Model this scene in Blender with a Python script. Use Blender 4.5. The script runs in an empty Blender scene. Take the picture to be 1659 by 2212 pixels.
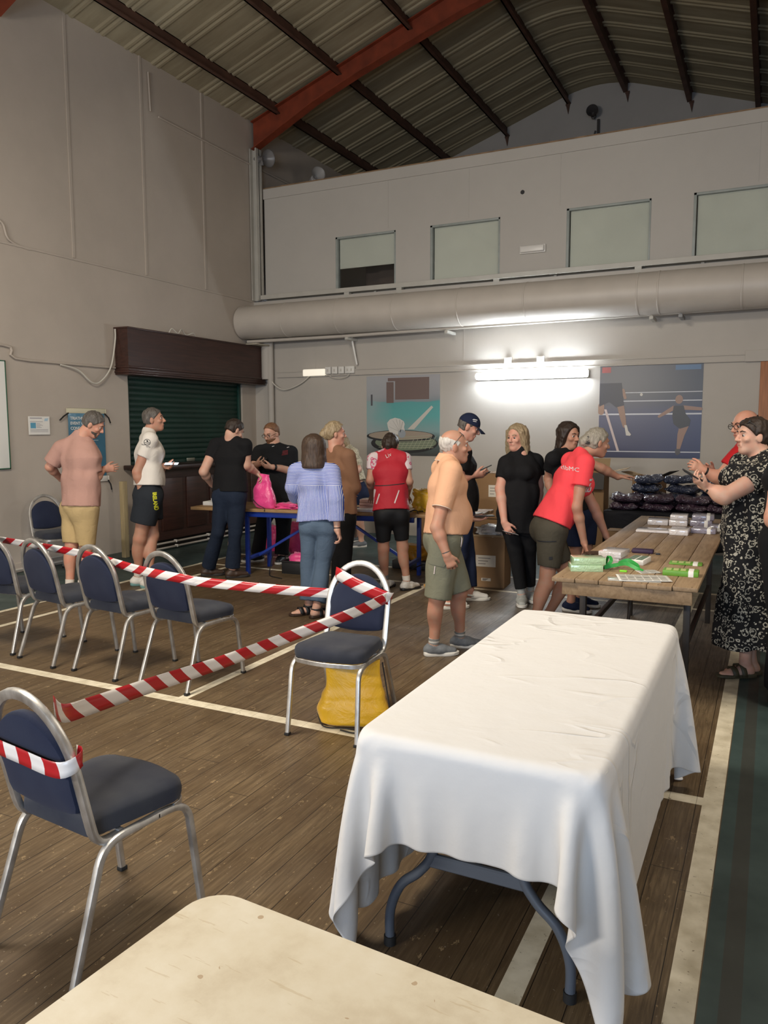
import bpy, bmesh, math, random
import numpy as np
from mathutils import Vector, Matrix, Quaternion, noise as mnoise
random.seed(7)
SC = bpy.context.scene
COL = SC.collection
pi = math.pi

# ------------------------------------------------------------------ camera
FPX, CXP, CYP = 1692.2, 829.5, 1106.0
CAMH, PITCH, YAW, ROLL = 1.6775, 0.108829, 0.458552, -0.0023193
_c, _s = math.cos(YAW), math.sin(YAW)
_cp, _sp = math.cos(PITCH), math.sin(PITCH)
_w = np.array([-_s*_cp, _c*_cp, -_sp])
_r0 = np.array([_c, _s, 0.0]); _u0 = np.cross(_r0, _w)
_cr, _sr = math.cos(ROLL), math.sin(ROLL)
_r = _r0*_cr + _u0*_sr; _u = _u0*_cr - _r0*_sr
CAM = np.array([0.0, 0.0, CAMH])
IR = np.array([_c, _s, 0.0])          # horizontal direction "to the right"
IA = np.array([-_s, _c, 0.0])         # horizontal direction "away"

cd = bpy.data.cameras.new('camera'); cam = bpy.data.objects.new('camera', cd); COL.objects.link(cam)
cd.sensor_fit = 'VERTICAL'; cd.sensor_height = 36.0; cd.sensor_width = 27.0
cd.lens = FPX/2212.0*36.0; cd.clip_start = 0.05; cd.clip_end = 100
cam.matrix_world = Matrix(((_r[0], _u[0], -_w[0], 0), (_r[1], _u[1], -_w[1], 0), (_r[2], _u[2], -_w[2], CAMH), (0, 0, 0, 1)))
SC.camera = cam

def _ray(x, y):
    return _w*FPX + _r*(x-CXP) + _u*(CYP-y)
def onz(x, y, z=0.0):
    d = _ray(x, y); return CAM + d*((z-CAMH)/d[2])
def onx(x, y, X):
    d = _ray(x, y); return CAM + d*(X/d[0])
def ony(x, y, Y):
    d = _ray(x, y); return CAM + d*(Y/d[1])
def depth(p):
    return float((np.asarray(p, float)-CAM) @ _w)
def atd(x, y, D):
    return CAM + _ray(x, y)/FPX*D

# ------------------------------------------------------------------ world, light, exposure
SC.view_settings.view_transform = 'Standard'; SC.view_settings.look = 'None'
SC.view_settings.gamma = 1.0; SC.view_settings.use_curve_mapping = False
SC.view_settings.exposure = 1.32
SC.cycles.use_denoising = True
SC.cycles.max_bounces = 8; SC.cycles.diffuse_bounces = 5; SC.cycles.transmission_bounces = 6
SC.cycles.sample_clamp_indirect = 6.0
wd = bpy.data.worlds.new('world'); SC.world = wd; wd.use_nodes = True
wd.node_tree.nodes['Background'].inputs[0].default_value = (0.72, 0.80, 1.0, 1)
wd.node_tree.nodes['Background'].inputs[1].default_value = 0.3
LAMP_BACK = 27.0          # emission of the batten lamp on the back wall
LAMP_UNUSED = 12.0          # unused; no further batten lamps are built
def area_light(name, loc, target, sx, sy, power, col):
    ld = bpy.data.lights.new(name, 'AREA'); ld.shape = 'RECTANGLE'; ld.size = sx; ld.size_y = sy
    ld.energy = power; ld.color = col
    o = bpy.data.objects.new(name, ld); COL.objects.link(o); o.location = loc
    o.rotation_euler = (Vector(target)-Vector(loc)).to_track_quat('-Z', 'Y').to_euler()
    return o
area_light('assumed_entrance_daylight', (0.2, -3.9, 1.9), (-2.2, 4.0, 1.2), 2.6, 2.4, 82, (0.54, 0.73, 1.0))  # assumed daylight from an unseen entrance behind the camera
area_light('assumed_hall_fill', (-4.4, -3.0, 3.0), (-4.6, 6.0, 2.8), 2.4, 0.3, 120, (1.0, 0.93, 0.84))  # assumed lamp light behind the camera; bare area light, no fixture
area_light('assumed_overhead_fill', (-3.5, 2.4, 5.0), (-3.0, 3.8, 0.0), 1.2, 1.2, 105, (1.0, 0.90, 0.76))  # assumed light from overhead, out of view; no lamp is built for it
area_light('assumed_side_fill', (1.15, 4.2, 3.3), (-3.5, 4.9, 0.6), 0.3, 2.4, 30, (1.0, 0.90, 0.76))  # assumed fill from the right wall side; no fixture there

# ------------------------------------------------------------------ object helpers
def tag(o, label=None, cat=None, group=None, kind=None):
    if label: o['label'] = label
    if cat: o['category'] = cat
    if group: o['group'] = group
    if kind: o['kind'] = kind
    return o
def thing(name, label, cat, loc=(0, 0, 0), rz=0.0, group=None):
    o = bpy.data.objects.new(name, None); COL.objects.link(o)
    o.empty_display_size = 0.1
    o.location = loc; o.rotation_euler = (0, 0, rz)
    return tag(o, label, cat, group)
def link(name, me, m=None, parent=None, world=False):
    o = bpy.data.objects.new(name, me); COL.objects.link(o)
    if m is not None:
        for k in (m if isinstance(m, (list, tuple)) else [m]): me.materials.append(k)
    if parent is not None:
        o.parent = parent
        if world: o.matrix_parent_inverse = root_matrix(parent).inverted()
    return o
def root_matrix(o):
    m = Matrix.LocRotScale(o.location, o.rotation_euler, o.scale)
    if o.parent: m = root_matrix(o.parent) @ o.matrix_parent_inverse @ m
    return m
def dup(o, parent=None):
    c = o.copy(); COL.objects.link(c)
    if parent is not None: c.parent = parent
    for ch in list(o.children): dup(ch, c)
    return c

class MB:
    """collects shapes; build() links them as ONE mesh object"""
    def __init__(s): s.bm = bmesh.new(); s.mi = 0
    def face(s, pts, mi=None):
        vs = [s.bm.verts.new(Vector(p)) for p in pts]
        f = s.bm.faces.new(vs); f.material_index = s.mi if mi is None else mi; return f
    def _take(s, geom_faces):
        for f in geom_faces: f.material_index = s.mi
    def box(s, a, b, bevel=0.0, M=None, seg=2):
        a = Vector(a); b = Vector(b)
        r = bmesh.ops.create_cube(s.bm, size=1.0)
        vs = r['verts']; c = (a+b)/2; d = b-a
        for v in vs: v.co = Vector((v.co.x*d.x, v.co.y*d.y, v.co.z*d.z)) + c
        fs = set(f for v in vs for f in v.link_faces); s._take(fs)
        if bevel > 0:
            es = list(set(e for v in vs for e in v.link_edges))
            rb = bmesh.ops.bevel(s.bm, geom=es, offset=bevel, segments=seg, affect='EDGES', profile=0.5)
            vs = list(set(v for f in rb['faces'] for v in f.verts) | set(v for v in vs if v.is_valid))
            s._take(rb['faces'])
        if M is not None:
            for v in vs: v.co = M @ v.co
        return s
    def ring_loft(s, rings, cap=True, closed=True):
        L = [[s.bm.verts.new(Vector(p)) for p in r] for r in rings]
        n = len(L[0])
        for a, b in zip(L[:-1], L[1:]):
            for i in range(n if closed else n-1):
                j = (i+1) % n
                try:
                    f = s.bm.faces.new((a[i], a[j], b[j], b[i])); f.material_index = s.mi
                except ValueError: pass
        if cap and closed:
            for q in (list(reversed(L[0])), L[-1]):
                try:
                    f = s.bm.faces.new(q); f.material_index = s.mi
                except ValueError: pass
        return s
    def sweep(s, path, prof, up=(0, 0, 1), closed=False, cap=True, scales=None):
        """prof: list of (side, up) offsets; path: list of points"""
        P = [Vector(p) for p in path]; n = len(P); rings = []
        upv = Vector(up).normalized(); prev = None
        for i in range(n):
            if closed: t = (P[(i+1) % n]-P[i-1])
            elif i == 0: t = P[1]-P[0]
            elif i == n-1: t = P[-1]-P[-2]
            else: t = (P[i+1]-P[i]).normalized()+(P[i]-P[i-1]).normalized()
            t.normalize()
            if prev is None:
                u = upv - t*upv.dot(t)
                if u.length < 1e-3:
                    u = Vector((1, 0, 0)) - t*t.x
                    if u.length < 1e-3: u = Vector((0, 1, 0))
                u.normalize()
            else:
                u = prev - t*prev.dot(t); u.normalize()
            prev = u; sd = t.cross(u)
            k = 1.0 if scales is None else scales[i]
            rings.append([P[i]+sd*(a*k)+u*(b*k) for a, b in prof])
        if closed: rings.append(rings[0]); cap = False
        if closed:
            L = [[s.bm.verts.new(p) for p in r] for r in rings[:-1]]; L.append(L[0]); m = len(prof)
            for a, b in zip(L[:-1], L[1:]):
                for i in range(m):
                    j = (i+1) % m
                    f = s.bm.faces.new((a[i], a[j], b[j], b[i])); f.material_index = s.mi
            return s
        return s.ring_loft(rings, cap)
    def tube(s, path, r, n=10, closed=False, radii=None, up=(0, 0, 1)):
        pr = [(math.cos(2*pi*i/n)*r, math.sin(2*pi*i/n)*r) for i in range(n)]
        return s.sweep(path, pr, up=up, closed=closed, scales=radii)
    def cyl(s, a, b, r, r2=None, n=16):
        r2 = r if r2 is None else r2
        return s.tube([a, b], 1.0, n, radii=[r, r2])
    def lathe(s, prof, n=24, M=None):
        """prof: list of (r, z)"""
        rings = []
        for r, z in prof:
            ring = [Vector((max(r, 1e-4)*math.cos(2*pi*i/n), max(r, 1e-4)*math.sin(2*pi*i/n), z)) for i in range(n)]
            if M is not None: ring = [M @ p for p in ring]
            rings.append(ring)
        return s.ring_loft(rings, True)
    def prism(s, poly, axis, a, b):
        """extrude a 2D polygon along axis ('x','y','z') from a to b"""
        def pt(p, t):
            if axis == 'x': return (t, p[0], p[1])
            if axis == 'y': return (p[0], t, p[1])
            return (p[0], p[1], t)
        return s.ring_loft([[pt(p, a) for p in poly], [pt(p, b) for p in poly]], True)
    def grid(s, fn, nu, nv):
        V = [[s.bm.verts.new(Vector(fn(i/(nu-1), j/(nv-1)))) for j in range(nv)] for i in range(nu)]
        for i in range(nu-1):
            for j in range(nv-1):
                f = s.bm.faces.new((V[i][j], V[i+1][j], V[i+1][j+1], V[i][j+1])); f.material_index = s.mi
        return s
    def blob(s, c, r, M=None, sub=3):
        q = bmesh.ops.create_icosphere(s.bm, subdivisions=sub, radius=1.0)
        for v in q['verts']:
            p = Vector((v.co.x*r[0], v.co.y*r[1], v.co.z*r[2]))
            if M is not None: p = M @ p
            v.co = p + Vector(c)
        s._take(set(f for v in q['verts'] for f in v.link_faces)); return s
    def mesh(s, name='m', smooth=40, recalc=True):
        if recalc: bmesh.ops.recalc_face_normals(s.bm, faces=s.bm.faces)
        me = bpy.data.meshes.new(name); s.bm.to_mesh(me); s.bm.free()
        if smooth:
            me.shade_smooth()
            if smooth < 180: me.set_sharp_from_angle(angle=math.radians(smooth))
        return me
    def build(s, name, m, parent=None, smooth=40, world=False, recalc=True):
        return link(name, s.mesh(name, smooth, recalc), m, parent, world)

def rrect(w, h, r, n=3):
    """rounded rectangle profile"""
    out = []
    for cx, cy, a0 in ((w/2-r, h/2-r, 0), (-w/2+r, h/2-r, 90), (-w/2+r, -h/2+r, 180), (w/2-r, -h/2+r, 270)):
        for i in range(n+1):
            a = math.radians(a0+90*i/n); out.append((cx+r*math.cos(a), cy+r*math.sin(a)))
    return out
def arc(c, r, a0, a1, n, plane='yz', x=0.0):
    out = []
    for i in range(n+1):
        a = math.radians(a0+(a1-a0)*i/n); p, q = c[0]+r*math.cos(a), c[1]+r*math.sin(a)
        out.append((x, p, q) if plane == 'yz' else ((p, x, q) if plane == 'xz' else (p, q, x)))
    return out
def bez(p0, p1, p2, p3, n=12):
    out = []
    for i in range(n+1):
        t = i/n; out.append(tuple(Vector(p0)*(1-t)**3+Vector(p1)*3*t*(1-t)**2+Vector(p2)*3*t*t*(1-t)+Vector(p3)*t**3))
    return out
def smooth_path(pts, n=6):
    """Catmull-Rom through points"""
    P = [Vector(p) for p in pts]; out = []
    for i in range(len(P)-1):
        a = P[max(i-1, 0)]; b = P[i]; c = P[i+1]; d = P[min(i+2, len(P)-1)]
        for k in range(n):
            t = k/n
            out.append(0.5*((2*b)+(c-a)*t+(2*a-5*b+4*c-d)*t*t+(3*b-a-3*c+d)*t**3))
    out.append(P[-1]); return out
def text_mesh(body, size, extrude=0.0006, align='LEFT', bold=0.0, spacing=1.0):
    cu = bpy.data.curves.new('t', 'FONT'); cu.body = body; cu.size = size; cu.extrude = extrude
    cu.align_x = align; cu.offset = bold; cu.space_character = spacing; cu.resolution_u = 3
    o = bpy.data.objects.new('t', cu); COL.objects.link(o)
    dg = bpy.context.evaluated_depsgraph_get()
    me = bpy.data.meshes.new_from_object(o.evaluated_get(dg))
    bpy.data.objects.remove(o); return me
def text(name, body, size, M, m, parent, **k):
    me = text_mesh(body, size, **k); me.transform(M)
    me.materials.clear()
    return link(name, me, m, parent, world=True)
def frame_m(origin, xd, yd):
    x = Vector(xd).normalized(); z = x.cross(Vector(yd)).normalized(); y = z.cross(x)
    return Matrix(((x.x, y.x, z.x, origin[0]), (x.y, y.y, z.y, origin[1]), (x.z, y.z, z.z, origin[2]), (0, 0, 0, 1)))

# ------------------------------------------------------------------ materials
class NT:
    def __init__(s, m):
        m.use_nodes = True; s.t = m.node_tree; s.N = s.t.nodes; s.L = s.t.links; s.b = s.N['Principled BSDF']
    def n(s, typ, **k):
        q = s.N.new(typ)
        for a, b in k.items(): setattr(q, a, b)
        return q
    def inp(s, node, key, v):
        if hasattr(v, 'is_output') or isinstance(v, bpy.types.NodeSocket): s.L.new(v, node.inputs[key])
        else: node.inputs[key].default_value = v
    def math(s, op, a, b=0.0, c=0.0, clamp=False):
        q = s.n('ShaderNodeMath', operation=op, use_clamp=clamp)
        s.inp(q, 0, a); s.inp(q, 1, b); s.inp(q, 2, c); return q.outputs[0]
    def mix(s, f, a, b):
        q = s.n('ShaderNodeMix', data_type='RGBA'); s.inp(q, 0, f); s.inp(q, 6, a); s.inp(q, 7, b); return q.outputs[2]
    def coord(s, which='Object'):
        return s.n('ShaderNodeTexCoord').outputs[which]
    def mapping(s, v, scale=(1, 1, 1), loc=(0, 0, 0), rot=(0, 0, 0)):
        q = s.n('ShaderNodeMapping'); s.L.new(v, q.inputs[0]); q.inputs[1].default_value = loc; q.inputs[2].default_value = rot
        q.inputs[3].default_value = scale; return q.outputs[0]
    def noise(s, v, scale, detail=3.0, rough=0.5, dist=0.0, out='Fac'):
        q = s.n('ShaderNodeTexNoise'); s.L.new(v, q.inputs['Vector']); q.inputs['Scale'].default_value = scale
        q.inputs['Detail'].default_value = detail; q.inputs['Roughness'].default_value = rough; q.inputs['Distortion'].default_value = dist
        return q.outputs[out]
    def voro(s, v, scale, feature='F1', out='Distance'):
        q = s.n('ShaderNodeTexVoronoi', feature=feature); s.L.new(v, q.inputs['Vector']); q.inputs['Scale'].default_value = scale
        return q.outputs[out]
    def ramp(s, f, stops, interp='LINEAR'):
        q = s.n('ShaderNodeValToRGB'); s.inp(q, 0, f); e = q.color_ramp; e.interpolation = interp
        while len(e.elements) < len(stops): e.elements.new(0.5)
        for el, (p, c) in zip(e.elements, stops):
            el.position = p; el.color = (*c, 1) if len(c) == 3 else c
        return q.outputs[0]
    def bump(s, h, strength=0.3, dist=0.01):
        q = s.n('ShaderNodeBump'); s.inp(q, 'Height', h); q.inputs['Strength'].default_value = strength
        q.inputs['Distance'].default_value = dist; s.L.new(q.outputs[0], s.b.inputs['Normal']); return q
    def sep(s, v):
        q = s.n('ShaderNodeSeparateXYZ'); s.L.new(v, q.inputs[0]); return q.outputs
    def col(s, v): s.inp(s.b, 'Base Color', v)
    def set(s, **k):
        for a, b in k.items(): s.inp(s.b, a.replace('_', ' '), b)

def srgb(r, g, b):
    f = lambda c: (c/255/12.92) if c <= 10.3 else ((c/255+0.055)/1.055)**2.4
    return (f(r), f(g), f(b), 1.0)
def dark(c, k): return (c[0]*k, c[1]*k, c[2]*k, 1.0)
_MC = {}
def mat(name, c, rough=0.6, metal=0.0, var=0.0, vs=8.0, bump=0.0, bs=60.0, bd=0.003, spec=0.5, stretch=(1, 1, 1), coat=0.0, sheen=0.0, gen=False):
    """plain procedural material: colour with noise variation and noise bump"""
    if name in _MC: return _MC[name]
    m = bpy.data.materials.new(name); t = NT(m); _MC[name] = m
    v = t.mapping(t.coord('Object'), stretch)
    if var > 0:
        f = t.noise(v, vs, 4.0)
        f2 = t.ramp(f, [(0.3, (0, 0, 0)), (0.7, (1, 1, 1))])
        t.col(t.mix(f2, dark(c, 1-var), (min(c[0]*(1+var), 1), min(c[1]*(1+var), 1), min(c[2]*(1+var), 1), 1)))
    else: t.col(c)
    t.set(Roughness=rough, Metallic=metal, Specular_IOR_Level=spec)
    if coat: t.set(Coat_Weight=coat, Coat_Roughness=0.1)
    if sheen: t.set(Sheen_Weight=sheen)
    if bump > 0: t.bump(t.noise(v, bs, 3.0), bump, bd)
    return m
def emis(name, c, strength):
    m = bpy.data.materials.new(name); t = NT(m); t.col((0.8, 0.8, 0.8, 1))
    t.set(Emission_Color=c, Emission_Strength=strength); return m
# ------------------------------------------------------------------ room materials
def m_wall(name, c, stain=0.12):
    m = bpy.data.materials.new(name); t = NT(m); v = t.coord('Object')
    f = t.noise(v, 0.9, 5.0, 0.6); g = t.noise(v, 6.0, 4.0)
    a = t.mix(t.ramp(f, [(0.35, (0, 0, 0)), (0.7, (1, 1, 1))]), dark(c, 1-stain), c)
    t.col(t.mix(t.math('MULTIPLY', g, 0.25), a, dark(c, 1.12)))
    t.set(Roughness=0.62, Specular_IOR_Level=0.35)
    t.bump(t.noise(v, 45.0, 4.0, 0.6), 0.12, 0.004); return m
WALLC = (0.500, 0.437, 0.372, 1)
M_WALL = m_wall('wall_paint', WALLC)
M_WALLB = m_wall('back_wall_paint', (0.475, 0.440, 0.392, 1), 0.08)
M_GAL = m_wall('gallery_paint', (0.480, 0.455, 0.415, 1), 0.06)
M_GABLE = m_wall('gable_paint', (0.40, 0.38, 0.36, 1))
M_TRIM = mat('grey_trim_paint', (0.47, 0.45, 0.40, 1), 0.5, var=0.06, vs=5, bump=0.1)
M_DUCT = mat('duct_paint', (0.50, 0.455, 0.40, 1), 0.45, var=0.05, vs=3)
M_RUST = mat('red_oxide_steel', (0.20, 0.035, 0.012, 1), 0.6, var=0.25, vs=5, bump=0.15)
M_PURL = mat('brown_purlin_steel', (0.085, 0.038, 0.024, 1), 0.65, var=0.3, vs=4)
M_BLACK = mat('black_plastic', (0.012, 0.012, 0.013, 1), 0.45)
M_WHITEP = mat('white_plastic', (0.75, 0.73, 0.68, 1), 0.4)
M_PAPER = mat('white_paper', (0.78, 0.76, 0.71, 1), 0.7, var=0.03)

def m_roof():
    m = bpy.data.materials.new('roof_sheet'); t = NT(m); v = t.coord('Object')
    f = t.noise(t.mapping(v, (0.5, 3, 0.5)), 1.6, 5.0, 0.65)
    c = t.ramp(f, [(0.3, (0.27, 0.225, 0.145)), (0.6, (0.37, 0.32, 0.215)), (0.85, (0.42, 0.38, 0.275))])
    t.col(c); t.set(Roughness=0.7, Specular_IOR_Level=0.25); return m
def m_floor():
    m = bpy.data.materials.new('hall_floor'); t = NT(m); v = t.coord('Object')
    X, Y, Z = t.sep(v)
    # boards run along Y, 115 mm wide
    bx = t.math('DIVIDE', X, 0.115); bi = t.math('FLOOR', bx); bf = t.math('SUBTRACT', bx, bi)
    gap = t.math('LESS_THAN', t.math('MINIMUM', bf, t.math('SUBTRACT', 1.0, bf)), 0.013)
    cmb = t.n('ShaderNodeCombineXYZ'); t.L.new(bi, cmb.inputs[0])
    wn = t.n('ShaderNodeTexWhiteNoise', noise_dimensions='1D'); t.L.new(bi, wn.inputs['W']); rnd = wn.outputs['Value']
    # board ends
    yo = t.math('MULTIPLY_ADD', rnd, 2.9, Y); yb = t.math('DIVIDE', yo, 3.1); yf = t.math('FRACT', yb)
    end = t.math('LESS_THAN', yf, 0.0009)
    gap = t.math('MAXIMUM', gap, end)
    off = t.n('ShaderNodeCombineXYZ'); t.L.new(t.math('MULTIPLY_ADD', rnd, 7.0, X), off.inputs[0]); t.L.new(t.math('MULTIPLY_ADD', rnd, 31.0, Y), off.inputs[1])
    gv = off.outputs[0]
    grain = t.noise(t.mapping(gv, (16, 0.9, 1)), 5.0, 6.0, 0.65, 0.6)
    blotch = t.noise(v, 1.1, 5.0, 0.6)
    wood = t.ramp(grain, [(0.28, (0.064, 0.043, 0.022)), (0.5, (0.130, 0.090, 0.048)), (0.75, (0.220, 0.158, 0.088))])
    wood = t.mix(t.math('MULTIPLY', rnd, 0.45), wood, (0.088, 0.055, 0.025, 1))
    bl = t.ramp(blotch, [(0.40, (0, 0, 0)), (0.66, (1, 1, 1))])
    wood = t.mix(t.math('MULTIPLY', bl, 0.62), wood, (0.052, 0.031, 0.016, 1))
    # worn grey patch towards the tables on the right
    wear = t.math('MULTIPLY', t.math('SMOOTH_MIN', t.math('MULTIPLY_ADD', X, 0.6, 2.2, clamp=True), t.math('MULTIPLY_ADD', Y, 0.45, -2.1, clamp=True), 0.1), 0.75, clamp=True)
    wood = t.mix(wear, wood, t.ramp(grain, [(0.3, (0.075, 0.062, 0.052)), (0.7, (0.21, 0.185, 0.155))]))
    # chips and scuffs of old finish
    chip = t.noise(t.mapping(v, (9, 4, 1)), 3.2, 6.0, 0.72)
    chipm = t.math('MULTIPLY', t.math('GREATER_THAN', chip, 0.625), t.math('GREATER_THAN', t.noise(v, 2.2, 2.0), 0.47))
    wood = t.mix(t.math('MULTIPLY', chipm, 0.7), wood, (0.30, 0.215, 0.115, 1))
    scuff = t.math('GREATER_THAN', t.noise(t.mapping(v, (30, 24, 1)), 2.0, 2.0), 0.71)
    wood = t.mix(t.math('MULTIPLY', scuff, 0.35), wood, (0.36, 0.30, 0.22, 1))
    wood = t.mix(gap, wood, (0.012, 0.008, 0.005, 1))
    green_n = t.noise(v, 3.0, 5.0, 0.6)
    green = t.ramp(green_n, [(0.3, (0.030, 0.050, 0.048)), (0.7, (0.055, 0.085, 0.080))])
    inside = lambda a, lo, hi: t.math('MULTIPLY', t.math('GREATER_THAN', a, lo), t.math('LESS_THAN', a, hi))
    isw = t.math('MULTIPLY', inside(X, XS-6.13, XS+0.045), t.math('LESS_THAN', Y, Y0+4.76))
    base = t.mix(isw, green, wood)
    seam = t.math('MULTIPLY', inside(X, XS+0.10, XS+0.16), 0.75)
    base = t.mix(t.math('MULTIPLY', seam, 0.8), base, (0.045, 0.036, 0.028, 1))
    # court lines
    def line(a, c, w): return t.math('LESS_THAN', t.math('ABSOLUTE', t.math('SUBTRACT', a, c)), w)
    inY = t.math('LESS_THAN', Y, Y0+4.76)
    inX = inside(X, XS-6.14, XS+0.04)
    L = [t.math('MULTIPLY', line(X, XS, 0.041), inY), t.math('MULTIPLY', line(X, XS-0.46, 0.038), inY),
         t.math('MULTIPLY', line(X, XS-6.10, 0.030), inY), t.math('MULTIPLY', line(X, XS-5.64, 0.030), inY),
         t.math('MULTIPLY', line(Y, Y0, 0.040), inX), t.math('MULTIPLY', line(Y, Y0+4.72, 0.035), inX), t.math('MULTIPLY', line(Y, Y0+3.96, 0.030), inX),
         t.math('MULTIPLY', line(X, XS-3.05, 0.036), t.math('MULTIPLY', t.math('GREATER_THAN', Y, Y0), inY))]
    tot = L[0]
    for q in L[1:]: tot = t.math('MAXIMUM', tot, q)
    wornn = t.noise(t.mapping(v, (14, 20, 1)), 2.6, 5.0, 0.7)
    tot = t.math('MULTIPLY', tot, t.math('LESS_THAN', wornn, 0.655))
    lc = t.ramp(t.noise(v, 12.0, 4.0), [(0.3, (0.52, 0.46, 0.33)), (0.65, (0.72, 0.66, 0.51))])
    lc = t.mix(t.math('MULTIPLY', gap, 0.5), lc, (0.10, 0.08, 0.06, 1))
    t.col(t.mix(tot, base, lc))
    t.set(Roughness=t.ramp(t.noise(v, 4.0, 4.0), [(0.3, (0.36, 0.36, 0.36)), (0.7, (0.58, 0.58, 0.58))]), Specular_IOR_Level=0.4)
    h = t.math('SUBTRACT', t.math('MULTIPLY', grain, 0.25), t.math('MULTIPLY', gap, 1.0))
    t.bump(h, 0.35, 0.003); return m
XS, Y0 = -0.164, 3.640
def struct(name, mb, m, smooth=40):
    return tag(mb.build(name, m, None, smooth), kind='structure')

# floor
b = MB(); b.face([(-8.2, -4.5, 0), (1.9, -4.5, 0), (1.9, 16, 0), (-8.2, 16, 0)])
b.face([(-8.2, -4.5, -0.1), (-8.2, 16, -0.1), (1.9, 16, -0.1), (1.9, -4.5, -0.1)])
struct('floor', b, m_floor(), 0)
WX, WR, YB, YG, YF = -7.8, 1.45, 10.95, 11.10, 15.67
EZ = 6.64
# left wall: masonry below, boards above set a little back, opening for the bar
b = MB()
b.box((WX-0.25, -4.5, 0), (WX, 8.03, 3.74)); b.box((WX-0.25, 10.58, 0), (WX, YB+0.02, 3.74))
b.box((WX-0.25, 8.03, 2.40), (WX, 10.58, 3.74))
b.box((WX-0.25, 8.03, 0), (WX, 10.58, 1.06)); b.box((WX-0.25, 8.03, 1.06), (WX-0.11, 10.58, 2.40))
b.box((WX-0.25, -4.5, 3.74), (WX-0.02, 15.8, EZ+0.05))
struct('wall_left', b, M_WALL, 0)
b = MB()
for y in (4.6, 5.9, 7.22, 8.48, 9.745): b.box((WX-0.02, y-0.018, 3.75), (WX-0.008, y+0.018, EZ))
struct('trim_1', b, M_WALL, 0)                          # cover strips between the wall boards
b = MB()
pts = [(WX+0.012, 5.6, 3.72), (WX+0.012, 7.0, 3.725)]
b.box((WX-0.001, -4.4, 3.715), (WX+0.012, 10.9, 3.74), 0.003)
struct('trim_2', b, M_WALL, 0)
b = MB(); b.box((WX, -4.4, 0), (WX+0.015, 7.45, 0.11), 0.004); struct('baseboard_left', b, M_WALL, 0)
# back wall (lower) and gable
b = MB(); b.box((WX-0.1, YB, 0), (WR+0.2, YB+0.12, 3.72)); struct('wall_back', b, M_WALLB, 0)
def roof_z(x):
    a = abs(x+3.2); s = 0.338
    if a < 0.75: return EZ + s*4.6 - 0.5*s*0.75 - 0.5*s*(a/0.75)**2*0.75 + 0.0
    return EZ + s*(4.6-a)
xs = [WX-0.1] + [-7.8+0.4*i for i in range(24)] + [WR+0.1]
b = MB()
b.prism([(WX-0.2, 0)]+[(WR+0.2, 0)]+[(x, roof_z(x)+0.05) for x in reversed(xs)], 'y', YF, YF+0.15)
struct('wall_gable', b, M_GABLE, 0)
b = MB()
for x in (-5.3, -4.15, -2.2, -1.2): b.box((x-0.02, YF-0.012, 5.0), (x+0.02, YF, 7.2))
struct('trim_3', b, M_GABLE, 0)
# right wall and the wall behind (both behind the photographer's field of view)
b = MB(); b.box((WR, -4.5, 0), (WR+0.2, 15.8, EZ+0.1)); struct('wall_right', b, M_WALL, 0)
b = MB(); b.box((WX-0.2, -4.5, 3.0), (WR+0.2, -4.35, 8.3)); b.box((WX-0.2, -4.5, 0), (-3.4, -4.35, 3.0)); struct('wall_front', b, M_WALL, 0)  # unseen wall; its wide opening is an assumed entrance letting world light in
# roof sheets: ribs run up the slope
b = MB()
prof = []
y = -4.5
while y < 15.9:
    for dy, h in ((0, 0), (0.20, 0), (0.225, 0.018), (0.245, 0.018), (0.27, 0), (0.30, 0), (0.325, 0.018), (0.345, 0.018), (0.37, 0)): prof.append((y+dy, h))
    y += 0.50
# small secondary rib between
rx = [-7.95]+[-7.8+0.46*i for i in range(8)]+[-4.0+0.16*i for i in range(11)]+[-2.0+0.46*i for i in range(8)]+[1.7]
b.grid(lambda u, v: (rx[round(u*(len(rx)-1))], prof[round(v*(len(prof)-1))][0], roof_z(rx[round(u*(len(rx)-1))])-prof[round(v*(len(prof)-1))][1]), len(rx), len(prof))
ceil = b.build('ceiling', m_roof(), None, 30); tag(ceil, kind='structure')
sm = ceil.modifiers.new('thick', 'SOLIDIFY'); sm.thickness = 0.03; sm.offset = 1.0
# purlins (Z sections along the hall)
for x in (-7.30, -6.18, -5.00, -3.80, -2.70, -1.58, -0.45, 0.7):
    z = roof_z(x)-0.03; sl = 1 if x < -3.2 else -1
    b = MB()
    b.box((x-0.012, -4.4, z-0.17), (x+0.012, YF, z)); b.box((x-0.012, -4.4, z-0.17), (x+0.065*sl, YF, z-0.155))
    b.box((x-0.065*sl, -4.4, z-0.012), (x+0.012, YF, z))
    struct('purlin', b, M_PURL, 0)
    if 0 > x > -6.5:
        b = MB(); b.face([(x-0.03, YF-0.01, z-0.17), (x+0.05, YF-0.01, z-0.17), (x+0.02, YF-0.01, z-0.36)]); b.face([(x-0.03, YF-0.03, z-0.17), (x+0.02, YF-0.03, z-0.36), (x+0.05, YF-0.03, z-0.17)])
        b.box((x-0.03, YF-0.03, z-0.2), (x+0.05, YF-0.01, z-0.16)); struct('purlin_cleat', b, M_PURL, 0)
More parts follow.
